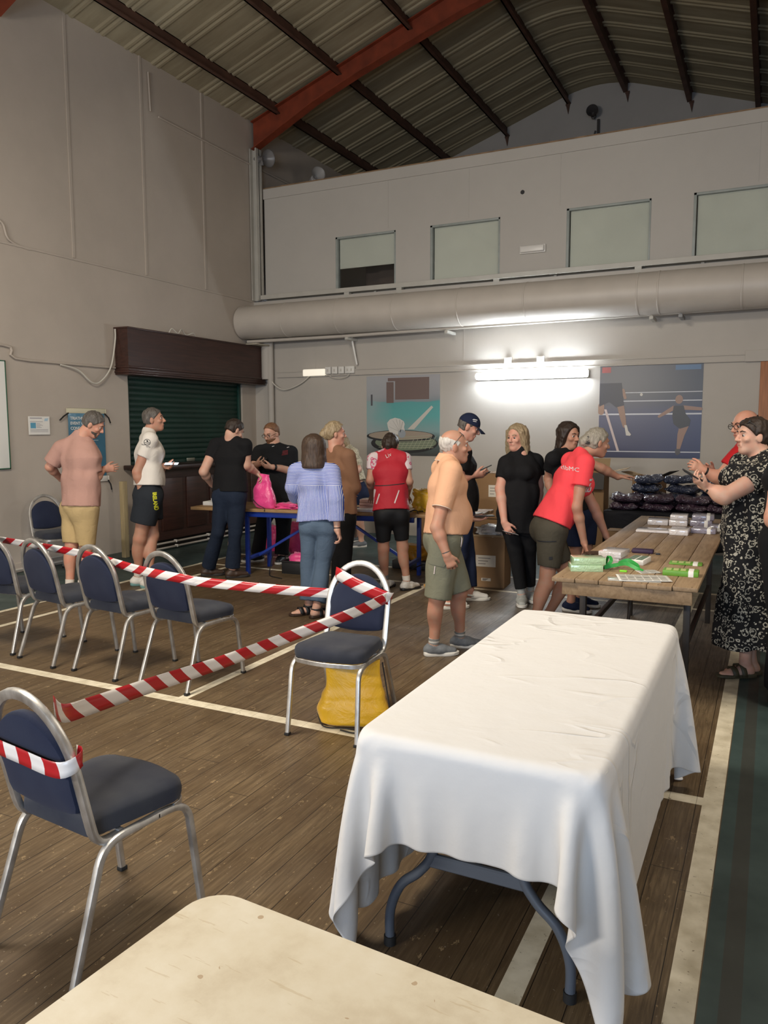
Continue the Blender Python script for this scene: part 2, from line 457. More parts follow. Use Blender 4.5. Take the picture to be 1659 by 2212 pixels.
# portal frames
def frame(y, name):
    b = MB()
    top = lambda x: roof_z(x)-0.09
    X = [-7.76, -7.3, -6.6, -5.8, -5.0, -4.2, -3.6, -3.2]
    def bot(x):
        d = 0.26+0.03*max(0, x+6.0) if x > -6.4 else 0.26+0.16*((-6.4-x)/1.36)
        return top(x)-min(d, 0.42)
    xs_ = X+[-6.4-x for x in reversed(X[:-1])]
    bt = [(x, bot(x) if x <= -3.2 else bot(-6.4-x)) for x in xs_]
    tp = [(x, top(x)) for x in xs_]
    b.prism(bt+list(reversed(tp)), 'y', y-0.010, y+0.010)
    for (x0, z0), (x1, z1) in zip(tp[:-1], tp[1:]):
        b.ring_loft([[(x0, y-0.08, z0), (x0, y+0.08, z0), (x0, y+0.08, z0-0.014), (x0, y-0.08, z0-0.014)], [(x1, y-0.08, z1), (x1, y+0.08, z1), (x1, y+0.08, z1-0.014), (x1, y-0.08, z1-0.014)]])
    for (x0, z0), (x1, z1) in zip(bt[:-1], bt[1:]):
        b.ring_loft([[(x0, y-0.08, z0), (x0, y+0.08, z0), (x0, y+0.08, z0-0.016), (x0, y-0.08, z0-0.016)], [(x1, y-0.08, z1), (x1, y+0.08, z1), (x1, y+0.08, z1-0.016), (x1, y-0.08, z1-0.016)]])
    struct('roof_rafter', b, M_RUST, 0)
    zb = bot(-7.76)
    if y < 8: return
    b = MB()
    b.box((-7.80, y-0.08, 3.745), (-7.785, y+0.08, zb)); b.box((-7.69, y-0.08, 3.745), (-7.67, y+0.08, zb)); b.box((-7.80, y-0.008, 3.745), (-7.67, y+0.008, zb))
    struct('steel_column', b, M_TRIM, 0)
frame(10.98, 'a'); frame(6.22, 'b')
# gallery front with four window openings
GT = 5.53
wins = [(-6.32, -5.27), (-4.70, -3.62), (-2.67, -1.56), (-1.04, 0.08)]
WZ0, WZ1 = 3.80, 4.64
b = MB()
gx0 = -7.66
b.box((gx0, YG, WZ1), (WR, YG+0.1, GT)); b.box((gx0, YG, 3.5), (WR, YG+0.1, WZ0))
edges = [gx0]+[v for w in wins for v in w]+[WR]
for i in range(0, len(edges), 2): b.box((edges[i], YG, WZ0), (edges[i+1], YG+0.1, WZ1))
b.box((gx0-0.0, YG+0.1, 3.5), (gx0+0.06, YF, GT-0.05))
struct('wall_gallery', b, M_GAL, 0)
b = MB()
b.box((gx0-0.01, YG-0.02, GT-0.15), (WR, YG, GT+0.01), 0.004)
for x in (-5.4, -4.1, -2.77, -0.3): b.box((x-0.006, YG-0.004, WZ1+0.05), (x+0.006, YG, GT-0.15))
struct('trim_4', b, M_GAL, 0)
b = MB(); b.box((gx0-0.02, YG-0.01, GT+0.005), (WR, YG+1.2, GT+0.03)); struct('gallery_roof', b, mat('bare_timber', (0.24, 0.15, 0.08, 1), 0.7, var=0.3))
b = MB(); b.box((gx0, YG+0.1, 3.42), (WR, YF, 3.5)); struct('gallery_floor', b, M_TRIM)
M_PANE = bpy.data.materials.new('window_glass'); t = NT(M_PANE); tr = t.n('ShaderNodeBsdfTransparent'); tr.inputs[0].default_value = (0.94, 0.95, 0.94, 1); gl = t.n('ShaderNodeBsdfGlossy'); gl.inputs['Roughness'].default_value = 0.03; fr = t.n('ShaderNodeFresnel'); mx = t.n('ShaderNodeMixShader')
t.L.new(t.math('MULTIPLY', fr.outputs[0], 0.8), mx.inputs[0]); t.L.new(tr.outputs[0], mx.inputs[1]); t.L.new(gl.outputs[0], mx.inputs[2]); t.L.new(mx.outputs[0], t.N['Material Output'].inputs[0])
M_BLIND = mat('roller_blind_fabric', (0.66, 0.66, 0.59, 1), 0.8, var=0.04, vs=2.0)
for k, (x0, x1) in enumerate(wins):
    b = MB()
    for q in ((x0, WZ0, x0+0.035, WZ1), (x1-0.025, WZ0, x1, WZ1), (x0, WZ1-0.03, x1, WZ1), (x0, WZ0, x1, WZ0+0.02)):
        b.box((q[0], YG-0.006, q[1]), (q[2], YG+0.09, q[3]), 0.003)
    w = struct('window_%d' % (k+1), b, mat('window_frame_paint', (0.30, 0.33, 0.31, 1), 0.5, var=0.1))
    b = MB(); b.box((x0+0.035, YG+0.045, WZ0+0.02), (x1-0.025, YG+0.050, WZ1-0.03)); b.build('window_pane', M_PANE, w, 0)
    b = MB(); bz = WZ0+0.36 if k == 0 else WZ0+0.012
    b.box((x0+0.045, YG+0.060, bz), (x1-0.03, YG+0.066, WZ1-0.03)); b.cyl((x0+0.045, YG+0.075, WZ1-0.05), (x1-0.03, YG+0.075, WZ1-0.05), 0.02)
    b.box((x0+0.045, YG+0.058, bz), (x1-0.03, YG+0.070, bz+0.018), 0.003)
    b.build('roller_blind', M_BLIND, w)
    if k == 2: b = MB(); b.box((x0+0.04, YG+0.052, WZ0+0.014), (x0+0.27, YG+0.056, WZ0+0.034)); b.build('blind_gap_strip', M_WHITEP, w)  # white strip stands in for the bright gap below the blind
b = MB(); b.box((-6.25, YG+0.9, 3.5), (-5.95, YG+1.0, 4.6)); b.box((-5.9, YG+0.7, 3.5), (-5.62, YG+0.85, 4.42)); struct('gallery_partition', b, mat('dark_curtain', (0.10, 0.07, 0.06, 1), 0.9))
b = MB(); b.cyl((-3.30, YG-0.003, 4.94), (-3.30, YG+0.001, 4.94), 0.03, n=14); struct('wall_hole', b, M_BLACK)
# ledge under the windows with short hangers
b = MB()
b.box((gx0, YG-0.16, 3.755), (WR, YG, 3.825), 0.004)
for x in (-6.05, -5.15, -3.62, -1.68, 0.3): b.box((x-0.045, YG-0.15, 3.60), (x+0.045, YG-0.06, 3.76), 0.004)
for x in (-5.6, -2.8, -0.9): b.box((x-0.02, YG-0.05, 3.60), (x+0.02, YG-0.03, 3.76))
struct('trim_5', b, M_TRIM, 0)
# trunking along the back wall
b = MB()
b.box((-7.35, YB-0.035, 2.475), (-0.2, YB, 2.49), 0.003); b.box((-7.35, YB-0.035, 2.555), (-0.2, YB, 2.57), 0.003); b.box((-7.35, YB-0.022, 2.485), (-0.2, YB, 2.56))
for z0 in (2.50,): b.box((-0.35, YB-0.05, 2.47), (0.1, YB, 2.61), 0.004)
for x in (-6.62, -4.1): b.box((x-0.004, YB-0.003, 2.57), (x+0.004, YB, 3.2))
struct('trim_6', b, M_WALLB, 0)
b = MB(); b.cyl((-7.43, 10.86, 0.0), (-7.43, 10.86, 3.12), 0.05, n=16); b.cyl((-7.50, 10.86, 2.45), (-7.50, 10.86, 3.12), 0.09, n=16); struct('downpipe', b, M_WALLB)
# door on the right of the back wall
b = MB(); b.box((-0.17, YB-0.03, 0), (0.85, YB, 2.48), 0.005); d = struct('door_1', b, mat('orange_door_wood', (0.33, 0.115, 0.035, 1), 0.5, var=0.2, stretch=(6, 6, 0.6)))
b = MB(); b.cyl((0.76, YB-0.03, 1.05), (0.76, YB-0.08, 1.05), 0.012); b.cyl((0.76, YB-0.08, 1.05), (0.64, YB-0.08, 1.05), 0.011); b.build('door_handle', mat('steel', (0.6, 0.6, 0.6, 1), 0.3, 1.0), d)

# ------------------------------------------------------------------ services on the walls
b = MB()
cy, cz, rr = 10.60, 3.345, 0.262
b.lathe([(0.0, -7.79), (rr-0.02, -7.79), (rr, -7.76)]+[p for x in (-6.9, -5.95, -5.0, -4.0, -3.05, -1.6, -1.35, -0.4, 0.5) for p in ((rr, x-0.012), (rr+0.005, x-0.008), (rr+0.005, x+0.008), (rr, x+0.012))]+[(rr, WR)], 40,
        Matrix(((0, 0, 1, 0), (0, 1, 0, cy), (1, 0, 0, cz), (0, 0, 0, 1))))
duct = b.build('ventilation_duct', M_DUCT, None, 30); tag(duct, 'large round cream painted ventilation duct running along under the gallery', 'duct')
b = MB(); zc = lambda x: 3.045+0.008*(x+7.8)
b.tube([(-7.7, 10.62, zc(-7.7)), (-5.9, 10.66, zc(-5.9)-0.01), (-4, 10.66, zc(-4)), (-2, 10.66, zc(-2)), (WR, 10.66, zc(1))], 0.026, 10)
pp = b.build('heating_pipe', M_DUCT); tag(pp, 'thin cream pipe hugging the underside of the big round duct', 'pipe')
for x in (-5.88, -4.25, -1.45, -1.1):
    b = MB(); b.box((x-0.025, 10.62, zc(x)-0.07), (x+0.025, YB, zc(x)-0.03), 0.004); b.box((x-0.01, 10.64, zc(x)-0.04), (x+0.01, 10.68, zc(x)), 0.002)
    b.build('pipe_bracket', M_TRIM if x < -1.2 else mat('grey_metal', (0.25, 0.25, 0.25, 1), 0.5), pp)
b = MB(); b.cyl((-5.91, YB-0.10, 3.05), (-5.84, YB-0.06, 2.63), 0.016); o = b.build('conduit_stub', M_WHITEP); tag(o, 'short white conduit stub slanting down from duct to switch boxes', 'conduit')

def emergency(name, x0, x1, z0, z1, y, label, em):
    t0 = thing(name, label, 'light', ((x0+x1)/2, y, (z0+z1)/2), 0, 'emergency light boxes')
    b = MB(); b.box((x0, y-0.035, z0), (x1, y, z1), 0.008); b.build('light_base', M_WHITEP, t0, world=True)
    b = MB(); b.box((x0+0.015, y-0.075, z0+0.012), (x1-0.015, y-0.034, z1-0.012), 0.014, seg=3)
    b.build('light_diffuser', em, t0, world=True)
emergency('emergency_light', -3.32, -2.95, 4.09, 4.20, YG, 'small white emergency light box between the gallery windows', mat('diffuser', (0.72, 0.70, 0.66, 1), 0.35))
emergency('emergency_light', -6.84, -6.40, 2.47, 2.60, YB, 'small white emergency light box glowing faintly beside the socket boxes', emis('dim_diffuser', (1.0, 0.88, 0.66, 1), 0.25))
for i, x in enumerate((-6.36, -6.24, -6.12, -5.97)):
    q = thing('switch_box', ['square white switch box touching the emergency light', 'square white switch box, second from the emergency light', 'square white switch box, third from the emergency light', 'double white socket box, farthest right of the row'][i], 'switch', (x, YB-0.04, 2.56), 0, 'switch boxes on the trunking')
    w = 0.05 if i < 3 else 0.08
    b = MB(); b.box((-w, -0.03, -0.055), (w, 0.018, 0.055), 0.006); b.build('box_cover', M_WHITEP, q)
    b = MB()
    for s in ((0,) if i < 3 else (-0.035, 0.035)): b.box((s-0.012, -0.036, -0.02), (s+0.012, -0.029, 0.02), 0.003)
    b.build('rocker', mat('ivory_plastic', (0.55, 0.52, 0.46, 1), 0.4), q)
def cable(name, pts, r, m, label, n=6, cat='cable'):
    b = MB(); b.tube(smooth_path(pts, n), r, 8); o = b.build(name, m); return tag(o, label, cat)
M_CABLE = mat('white_cable', (0.60, 0.57, 0.50, 1), 0.5)
cable('cable', [(-7.55, 10.80, 2.92), (-7.47, 10.80, 2.70), (-7.40, 10.84, 2.42), (-7.2, 10.88, 2.28), (-6.9, 10.90, 2.36), (-6.66, 10.90, 2.52)], 0.010, M_CABLE, 'white cable looping from the dark hood to the emergency light')
cable('cable', [(-6.40, 10.91, 2.52), (-6.3, 10.89, 2.46), (-6.15, 10.89, 2.43), (-6.02, 10.90, 2.46), (-5.97, 10.91, 2.52)], 0.006, M_CABLE, 'thin grey cable drooping below the row of switch boxes')
cable('cable', [(WX+0.02, 5.9, 2.60), (WX+0.02, 6.22, 2.58), (WX+0.02, 6.27, 2.46), (WX+0.02, 7.0, 2.45), (WX+0.02, 7.79, 2.45)], 0.016, M_WALL, 'painted cable conduit running level along the left wall to the hood', 3)
cable('cable', [(WX+0.03, 6.9, 2.43), (WX+0.05, 7.15, 2.38), (WX+0.06, 7.35, 2.24), (WX+0.06, 7.5, 2.26), (WX+0.06, 7.68, 2.45), (WX+0.05, 7.78, 2.78), (WX+0.04, 7.80, 2.95)], 0.010, M_CABLE, 'loose white cable hanging in a loop left of the dark hood')
cable('cable', [(WX, 8.62, 6.45), (WX, 8.64, 5.95), ], 0.012, M_WALL, 'short painted conduit dropping down the upper left wall', 2)
cable('cable', [(WX, 8.80, 5.93), (WX, 10.5, 5.91), (WX+0.02, 13.5, 5.89)], 0.014, M_WALL, 'long painted conduit crossing the upper left wall towards the gable', 2)
cable('cable', [(WX, 5.95, 3.98), (WX, 6.2, 3.95), (WX, 6.28, 3.78), (WX, 6.5, 3.72), (WX, 6.62, 3.73)], 0.012, M_WALL, 'short painted conduit bending onto the ledge of the left wall', 4)
def horn(name, loc, d, label, m, r=0.14, drop=0.10):
    q = thing(name, label, 'speaker', tuple(loc), 0, 'horn loudspeakers')
    R = Vector(d).to_track_quat('Z', 'Y').to_matrix().to_4x4(); R.translation = Vector(loc)
    b = MB(); b.lathe([(0.0, -0.16), (0.05, -0.16), (0.055, -0.06), (0.03, -0.05), (0.035, 0.0), (0.06, 0.07), (r, 0.15), (r+0.008, 0.155), (r, 0.150), (0.05, 0.06), (0.02, 0.0), (0.0, 0.0)], 20, R)
    b.build('horn_bell', m, q, world=True)
    b = MB(); b.box((loc[0]-0.02, loc[1]-0.02, loc[2]-drop), (loc[0]+0.02, loc[1]+0.02, loc[2]), 0.004)
    b.build('bracket', m, q, world=True); return q
M_HORN = mat('dark_horn_metal', (0.06, 0.055, 0.055, 1), 0.4)
horn('horn_speaker', (-7.60, 10.98, 5.98), (1, -0.25, -0.15), 'grey horn loudspeaker below the end of the orange rafter', mat('grey_horn', (0.20, 0.19, 0.185, 1), 0.35), 0.13)
horn('horn_speaker', (-6.98, 11.6, 5.78), (0.75, -0.6, 0.1), 'pale horn loudspeaker peeping above the left end of the gallery', mat('pale_horn', (0.35, 0.34, 0.33, 1), 0.35), 0.11, 0.222)
horn('horn_speaker', (-3.28, 15.5, 7.48), (0.1, -1, 0), 'dark horn loudspeaker high on the far gable wall', M_HORN, 0.10)
b = MB(); b.cyl((-3.2, 15.62, 5.6), (-3.2, 15.62, 7.4), 0.025); b.tube([(-3.32, 15.62, 5.6), (-3.32, 15.62, 6.95), (-3.25, 15.6, 7.2)], 0.012); o = b.build('vent_pipe', M_HORN); tag(o, 'dark pipe rising on the far gable below the horn', 'pipe')

# batten lamp on the back wall, the only one built; other lamps are assumed, bare area lights
def batten(loc, d, L, strength, label, hook=True):
    """d: direction the lamp faces"""
    q = thing('wall_lamp', label, 'lamp', tuple(loc), 0, 'batten wall lamps')
    M = frame_m(loc, Vector((0, 0, 1)).cross(Vector(d)), (0, 0, 1))
    b = MB(); b.box((-L/2+0.02, -0.055, 0.0), (L/2-0.02, 0.055, 0.05), 0.01, M); b.build('lamp_body', mat('lamp_body_grey', (0.5, 0.5, 0.48, 1), 0.4), q, world=True)
    b = MB(); pr = rrect(0.115, 0.085, 0.038, 4)
    b.sweep([(-L/2, 0, 0.09), (-L/2+0.05, 0, 0.09), (L/2-0.05, 0, 0.09), (L/2, 0, 0.09)], pr, up=(0, 1, 0), scales=[0.7, 1, 1, 0.7])
    b.bm.transform(M); b.build('lamp_diffuser', emis('lamp_glow', (0.84, 0.92, 1.0, 1), strength), q, world=True)
    b = MB()
    for s in (-1, 1): b.box((s*(L/2-0.01)-0.012, -0.05, 0.03), (s*(L/2-0.01)+0.012, 0.05, 0.10), 0.006, M)
    b.build('end_cap', M_WHITEP, q, world=True)
    return q
lamp = batten((-3.07, YB, 2.39), (0, -1, 0), 1.60, LAMP_BACK, 'bright white batten lamp glowing on the back wall between the two posters')
for x in (-3.42, -2.95):
    b = MB(); b.box((x-0.05, YB-0.05, 2.55), (x+0.05, YB, 2.65), 0.006); q = b.build('junction_box', M_WHITEP)
    tag(q, 'small white junction box above the bright lamp, ' + ('left one' if x < -3.2 else 'right one with a red light'), 'box')
    if x > -3.2:
        b2 = MB(); b2.blob((x+0.02, YB-0.055, 2.57), (0.03, 0.02, 0.03), sub=2); b2.build('red_indicator', emis('red_glow', (1.0, 0.12, 0.06, 1), 1.5), q)
# posters, notices and board
# ------------------------------------------------------------------ bar with roller shutter
def m_dwood(name, c1, c2, stretch):
    m = bpy.data.materials.new(name); t = NT(m); v = t.coord('Object')
    f = t.noise(t.mapping(v, stretch), 4.0, 6.0, 0.6, 0.5)
    t.col(t.ramp(f, [(0.3, c1), (0.7, c2)])); t.set(Roughness=0.42, Coat_Weight=0.15); t.bump(f, 0.08, 0.002); return m
M_MAHOG = m_dwood('dark_mahogany', (0.026, 0.009, 0.006), (0.058, 0.021, 0.014), (3, 0.5, 9))
hood = thing('bar_canopy', 'dark mahogany boxed canopy above the green roller shutter', 'canopy', (WX, 9.35, 2.36))
b = MB(); HX = -7.55; H0, H1 = 7.81, 10.88
b.box((WX, H0+0.01, 2.45), (HX-0.02, H1-0.01, 2.955)); b.build('canopy_box', M_MAHOG, hood, 0, world=True)
b = MB()
for z0, z1, p in ((2.36, 2.385, 0.0), (2.385, 2.41, 0.014), (2.41, 2.45, 0.004), (2.45, 2.475, 0.012)):
    b.box((WX, H0-p, z0), (HX-0.008+p, H1+p, z1), 0.004)
b.build('canopy_moulding', M_MAHOG, hood, world=True)
b = MB(); b.box((WX, H0-0.005, 2.955), (HX, H1+0.01, 2.975), 0.003); b.build('canopy_cornice', M_MAHOG, hood, world=True)
q = MB()
q.box((-7.62, 10.45, 2.978), (-7.40+0.0, 10.80, 3.0), 0.008); o = q.build('cardboard_sheet', mat('dusty_card', (0.42, 0.38, 0.30, 1), 0.8)); tag(o, 'dusty pale sheet lying on right end of the canopy', 'sheet')
b = MB(); b.tube(smooth_path([(-7.70, 8.75, 2.985), (-7.68, 8.8, 3.06), (-7.66, 8.9, 3.0), (-7.68, 9.0, 3.07), (-7.70, 9.12, 3.0), (-7.68, 9.25, 3.04), (-7.7, 9.35, 2.985)], 6), 0.008, 8); o = b.build('cable', M_CABLE); tag(o, 'white cable curled loosely on top of dark canopy', 'cable')
sh = thing('roller_shutter', 'closed dark green slatted roller shutter of the bar', 'shutter', (-7.87, 9.3, 1.09))
M_GREEN = mat('green_shutter_paint', (0.004, 0.030, 0.021, 1), 0.5, var=0.2, vs=2)
b = MB(); prof = []
z = 1.13
while z < 2.42:
    prof += [(-7.876, z), (-7.869, z+0.010), (-7.866, z+0.03), (-7.866, z+0.042), (-7.869, z+0.062), (-7.876, z+0.072)]; z += 0.075
b.grid(lambda u, v: (prof[round(v*(len(prof)-1))][0], 8.03+u*2.55, prof[round(v*(len(prof)-1))][1]), 2, len(prof))
b.box((-7.90, 8.03, 1.13), (-7.886, 10.58, 2.42))
b.build('slat_curtain', M_GREEN, sh, 30, world=True)
b = MB(); b.box((-7.89, 8.06, 1.085), (-7.85, 10.55, 1.135), 0.005); b.build('bottom_rail', M_GREEN, sh, world=True)
for y in (8.03, 10.53):
    b = MB(); b.box((-7.89, y, 1.06), (-7.83, y+0.05, 2.40), 0.006); b.build('guide_rail', mat('dark_green_rail', (0.010, 0.045, 0.035, 1), 0.3), sh, world=True)
b = MB(); b.box((-7.853, 9.23, 1.165), (-7.845, 9.41, 1.215), 0.004); b.build('lock_plate', mat('brass_grey', (0.30, 0.30, 0.24, 1), 0.4, 0.6), sh, world=True)
bar = thing('bar_counter', 'dark mahogany panelled bar counter below the green shutter', 'bar', (-7.5, 9.2, 0))
b = MB(); b.box((-7.79, 7.88, 1.105), (-7.26, 10.72, 1.165), 0.012); b.build('counter_top', m_dwood('counter_top_wood', (0.012, 0.006, 0.006), (0.035, 0.014, 0.010), (8, 0.5, 4)), bar, world=True)
b = MB(); b.box((-7.79, 8.10, 0.14), (-7.40, 10.70, 1.105)); b.build('front_panel', M_MAHOG, bar, 0, world=True)
for i in range(5):
    y0 = 8.16+i*0.51
    b = MB()
    b.box((-7.402, y0, 0.26), (-7.382, y0+0.42, 0.98), 0.008); b.build('raised_panel', M_MAHOG, bar, world=True)
b = MB(); b.box((-7.79, 8.15, 0), (-7.47, 10.70, 0.14)); b.build('plinth', mat('black_plinth', (0.010, 0.007, 0.006, 1), 0.6), bar, 0, world=True)
for j, (z, x) in enumerate(((0.035, -7.36), (0.10, -7.375))):
    b = MB(); b.cyl((x, 7.95, z), (x, 10.75, z), 0.014, n=8)
    o = b.build('floor_pipe', M_DUCT); tag(o, ['lower', 'upper'][j]+' of the two pale pipes along the foot of the bar', 'pipe', 'pipes along the bar')
    for y in (8.4, 9.1, 9.8):
        b = MB(); b.box((x-0.03, y-0.012, z-0.016), (x+0.016, y+0.012, z+0.02), 0.003); b.build('pipe_clip', M_WHITEP, o)
b = MB(); b.tube([(-7.73, 5.0, 0.045), (-7.73, 6.75, 0.045)], 0.016, 8); b.tube([(-7.73, 6.2, 0.11), (-7.73, 6.75, 0.11)], 0.014, 8)
o = b.build('floor_pipe', M_DUCT); tag(o, 'pale pipe at the foot of the left wall behind the blue chairs', 'pipe')
# timber post
b = MB(); b.box((-7.47, 7.47, 0.0), (-7.40, 7.545, 0.985), 0.006)
o = b.build('timber_post', mat('pale_timber', (0.34, 0.27, 0.15, 1), 0.65, var=0.18, stretch=(6, 6, 0.5), vs=5)); tag(o, 'pale upright timber post standing against the left end of bar', 'post')

# ------------------------------------------------------------------ posters and notices
def capsule_poly(a, b, ra, rb, n=8):
    a = Vector((a[0], a[1])); b2 = Vector((b[0], b[1])); d = (b2-a); an = math.atan2(d.y, d.x); out = []
    for i in range(n+1):
        t = an-pi/2+pi*i/n; out.append((b2.x+rb*math.cos(t), b2.y+rb*math.sin(t)))
    for i in range(n+1):
        t = an+pi/2+pi*i/n; out.append((a.x+ra*math.cos(t), a.y+ra*math.sin(t)))
    return out
def ell_poly(c, rx, ry, n=28, a0=0, a1=360):
    return [(c[0]+rx*math.cos(math.radians(a0+(a1-a0)*i/n)), c[1]+ry*math.sin(math.radians(a0+(a1-a0)*i/n))) for i in range(n if a1-a0 >= 360 else n+1)]
def prints(name, M, polys, m, parent, z=0.001, th=0.0006):
    b = MB()
    for k_, p in enumerate(polys):
        b.ring_loft([[M @ Vector((x, y, z)) for x, y in p], [M @ Vector((x, y, z+th+0.00012*k_)) for x, y in p]])
    return b.build(name, m, parent, 0, world=True)
def poster(name, label, M, w, h, m, cat='poster', group=None):
    o = thing(name, label, cat, tuple(M.translation), 0, group)
    b = MB(); b.box((0, 0, -0.004), (w, h, 0.0), M=M); b.build('sheet', m, o, 0, world=True); return o
def flat(name, c, rough=0.35, spec=0.5): return mat('print_'+name, c, rough, spec=spec)
# poster 1: shuttlecock lying on rackets
M1 = frame_m((-5.70, YB-0.006, 1.23), (1, 0, 0), (0, 0, 1)); W1, H1_ = 1.23, 1.22
m = bpy.data.materials.new('court_photo_print'); t = NT(m); v = t.coord('Object')
Xc, Yc, Zc = t.sep(t.mapping(v, loc=(0, 0, 0)))
nz = t.noise(v, 2.5, 3.0)
# object coordinates are relative to the poster's lower left corner
fz = t.math('MULTIPLY_ADD', nz, 0.10, t.math('DIVIDE', t.math('SUBTRACT', Zc, 1.23), H1_))
c = t.ramp(fz, [(0.05, (0.05, 0.05, 0.05)), (0.28, (0.10, 0.16, 0.16)), (0.36, (0.22, 0.34, 0.34)), (0.55, (0.10, 0.36, 0.35)), (0.72, (0.09, 0.33, 0.33)), (0.735, (0.22, 0.26, 0.28)), (0.80, (0.30, 0.31, 0.33)), (1.0, (0.36, 0.36, 0.38))])
lf = t.ramp(t.math('MULTIPLY_ADD', t.math('DIVIDE', t.math('ADD', Xc, 5.70), W1), 1.0, t.math('MULTIPLY', nz, 0.25)), [(0.2, (1, 1, 1)), (0.5, (0, 0, 0))])
c = t.mix(t.math('MULTIPLY', lf, 0.55), c, (0.38, 0.40, 0.41, 1))
t.col(c); t.set(Roughness=0.3)
p1 = poster('court_poster', 'large teal poster of a white shuttlecock lying on two rackets', M1, W1, H1_, m)
def U(pts): return [(x*W1, y*H1_) for x, y in pts]
prints('printed_background', M1, [U([(0.28, 0.66), (0.38, 0.66), (0.38, 0.92), (0.28, 0.92)]), U([(0.40, 0.70), (0.86, 0.70), (0.86, 0.97), (0.30, 0.97), (0.30, 0.93), (0.40, 0.93)])], flat('brown_blur', (0.16, 0.11, 0.10, 1)), p1)
prints('printed_background', M1, [U([(0.06, 0.63), (0.085, 0.63), (0.085, 0.77), (0.06, 0.77)])], flat('dark_grey', (0.08, 0.08, 0.09, 1)), p1)
prints('printed_court_line', M1, [U([(0.57, 0.33), (0.66, 0.33), (0.915, 0.60), (0.89, 0.62)])], flat('court_white', (0.55, 0.52, 0.46, 1)), p1)
prints('printed_racket', M1, [U(ell_poly((0.52, 0.155), 0.46, 0.125))], flat('racket_black', (0.018, 0.018, 0.020, 1)), p1, 0.0016)
prints('printed_racket_strings', M1, [U(ell_poly((0.54, 0.165), 0.42, 0.098))], flat('string_green', (0.17, 0.21, 0.14, 1)), p1, 0.0024)
strs = []
for i in range(13):
    a = 0.20+i*0.055; strs.append(U([(a, 0.085), (a+0.006, 0.085), (a+0.10, 0.25), (a+0.094, 0.25)]))
for i in range(6): strs.append(U([(0.17+i*0.01, 0.10+i*0.022), (0.92-i*0.01, 0.10+i*0.03), (0.92-i*0.01, 0.106+i*0.03), (0.17+i*0.01, 0.106+i*0.022)]))
prints('printed_racket_strings', M1, strs, flat('string_light', (0.36, 0.38, 0.27, 1)), p1, 0.0031, 0.0003)
prints('printed_racket', M1, [U(ell_poly((0.47, 0.245), 0.47, 0.075))], flat('racket_black', (0.018, 0.018, 0.020, 1)), p1, 0.0036)
prints('printed_racket_strings', M1, [U(ell_poly((0.47, 0.255), 0.44, 0.058))], flat('string_tan', (0.33, 0.27, 0.21, 1)), p1, 0.0044)
prints('printed_shuttlecock', M1, [U([(0.30, 0.36), (0.29, 0.41), (0.33, 0.455), (0.40, 0.475), (0.47, 0.46), (0.52, 0.43), (0.535, 0.395), (0.525, 0.36), (0.535, 0.31), (0.45, 0.26), (0.37, 0.275), (0.32, 0.30)])], flat('feather_white', (0.62, 0.60, 0.56, 1)), p1, 0.0052)
fe = [U([(0.47, 0.30), (0.475, 0.29), (x+0.012, y), (x, y+0.01)]) for x, y in ((0.31, 0.36), (0.32, 0.41), (0.36, 0.44), (0.41, 0.455), (0.46, 0.445), (0.50, 0.42))]
prints('printed_shuttlecock', M1, fe, flat('feather_grey', (0.42, 0.41, 0.38, 1)), p1, 0.0060)
prints('printed_shuttlecock_cork', M1, [U(ell_poly((0.495, 0.275), 0.052, 0.052))], flat('cork_grey', (0.30, 0.33, 0.36, 1)), p1, 0.0066)
# poster 2: two players on a blue court
M2 = frame_m((-2.13, YB-0.006, 1.25), (1, 0, 0), (0, 0, 1)); W2, H2 = 1.30, 1.25
m = bpy.data.materials.new('blue_court_print'); t = NT(m); v = t.coord('Object'); X_, Y_, Z_ = t.sep(v); nz = t.noise(v, 3.0, 3.0)
c = t.ramp(t.math('MULTIPLY_ADD', nz, 0.08, t.math('DIVIDE', t.math('SUBTRACT', Z_, 1.25), H2)), [(0.0, (0.006, 0.016, 0.065)), (0.12, (0.008, 0.014, 0.075)), (0.5, (0.014, 0.022, 0.090)), (0.62, (0.012, 0.018, 0.048)), (0.75, (0.022, 0.026, 0.038)), (1.0, (0.016, 0.022, 0.042))])
t.col(c); t.set(Roughness=0.3)
p2 = poster('court_poster', 'large blue poster of two players on a badminton court', M2, W2, H2, m)
def V2(pts): return [(x*W2, y*H2) for x, y in pts]
hl = [V2([(0, y), (1, y), (1, y+hh), (0, y+hh)]) for y, hh in ((0.690, 0.008), (0.600, 0.010), (0.458, 0.016), (0.062, 0.010))]
prints('printed_court_line', M2, hl, flat('line_white', (0.55, 0.56, 0.60, 1)), p2)
prints('printed_court_line', M2, [V2([(0.05, 0.52), (0.075, 0.52), (0.215, 0.072), (0.19, 0.072)])], flat('line_pink', (0.52, 0.42, 0.40, 1)), p2, 0.0016)
prints('printed_player', M2, [V2(capsule_poly((0.215, 0.56), (0.245, 0.42), 0.035, 0.028)), V2(capsule_poly((0.245, 0.42), (0.262, 0.34), 0.028, 0.018)), V2(capsule_poly((0.02, 0.56), (0.02, 0.49), 0.03, 0.03)), V2(capsule_poly((0.235, 0.72), (0.26, 0.64), 0.018, 0.014))], flat('skin', (0.27, 0.15, 0.095, 1)), p2, 0.0024)
prints('printed_player', M2, [V2([(0.02, 0.80), (0.22, 0.80), (0.235, 0.68), (0.25, 0.56), (0.17, 0.54), (0.10, 0.60), (0.0, 0.55), (0.0, 0.8)])], flat('player_navy', (0.014, 0.016, 0.030, 1)), p2, 0.0032)
prints('printed_player', M2, [V2([(0.26, 0.35), (0.285, 0.35), (0.30, 0.29), (0.33, 0.25), (0.32, 0.235), (0.28, 0.24)])], flat('shoe_white', (0.55, 0.52, 0.46, 1)), p2, 0.004)
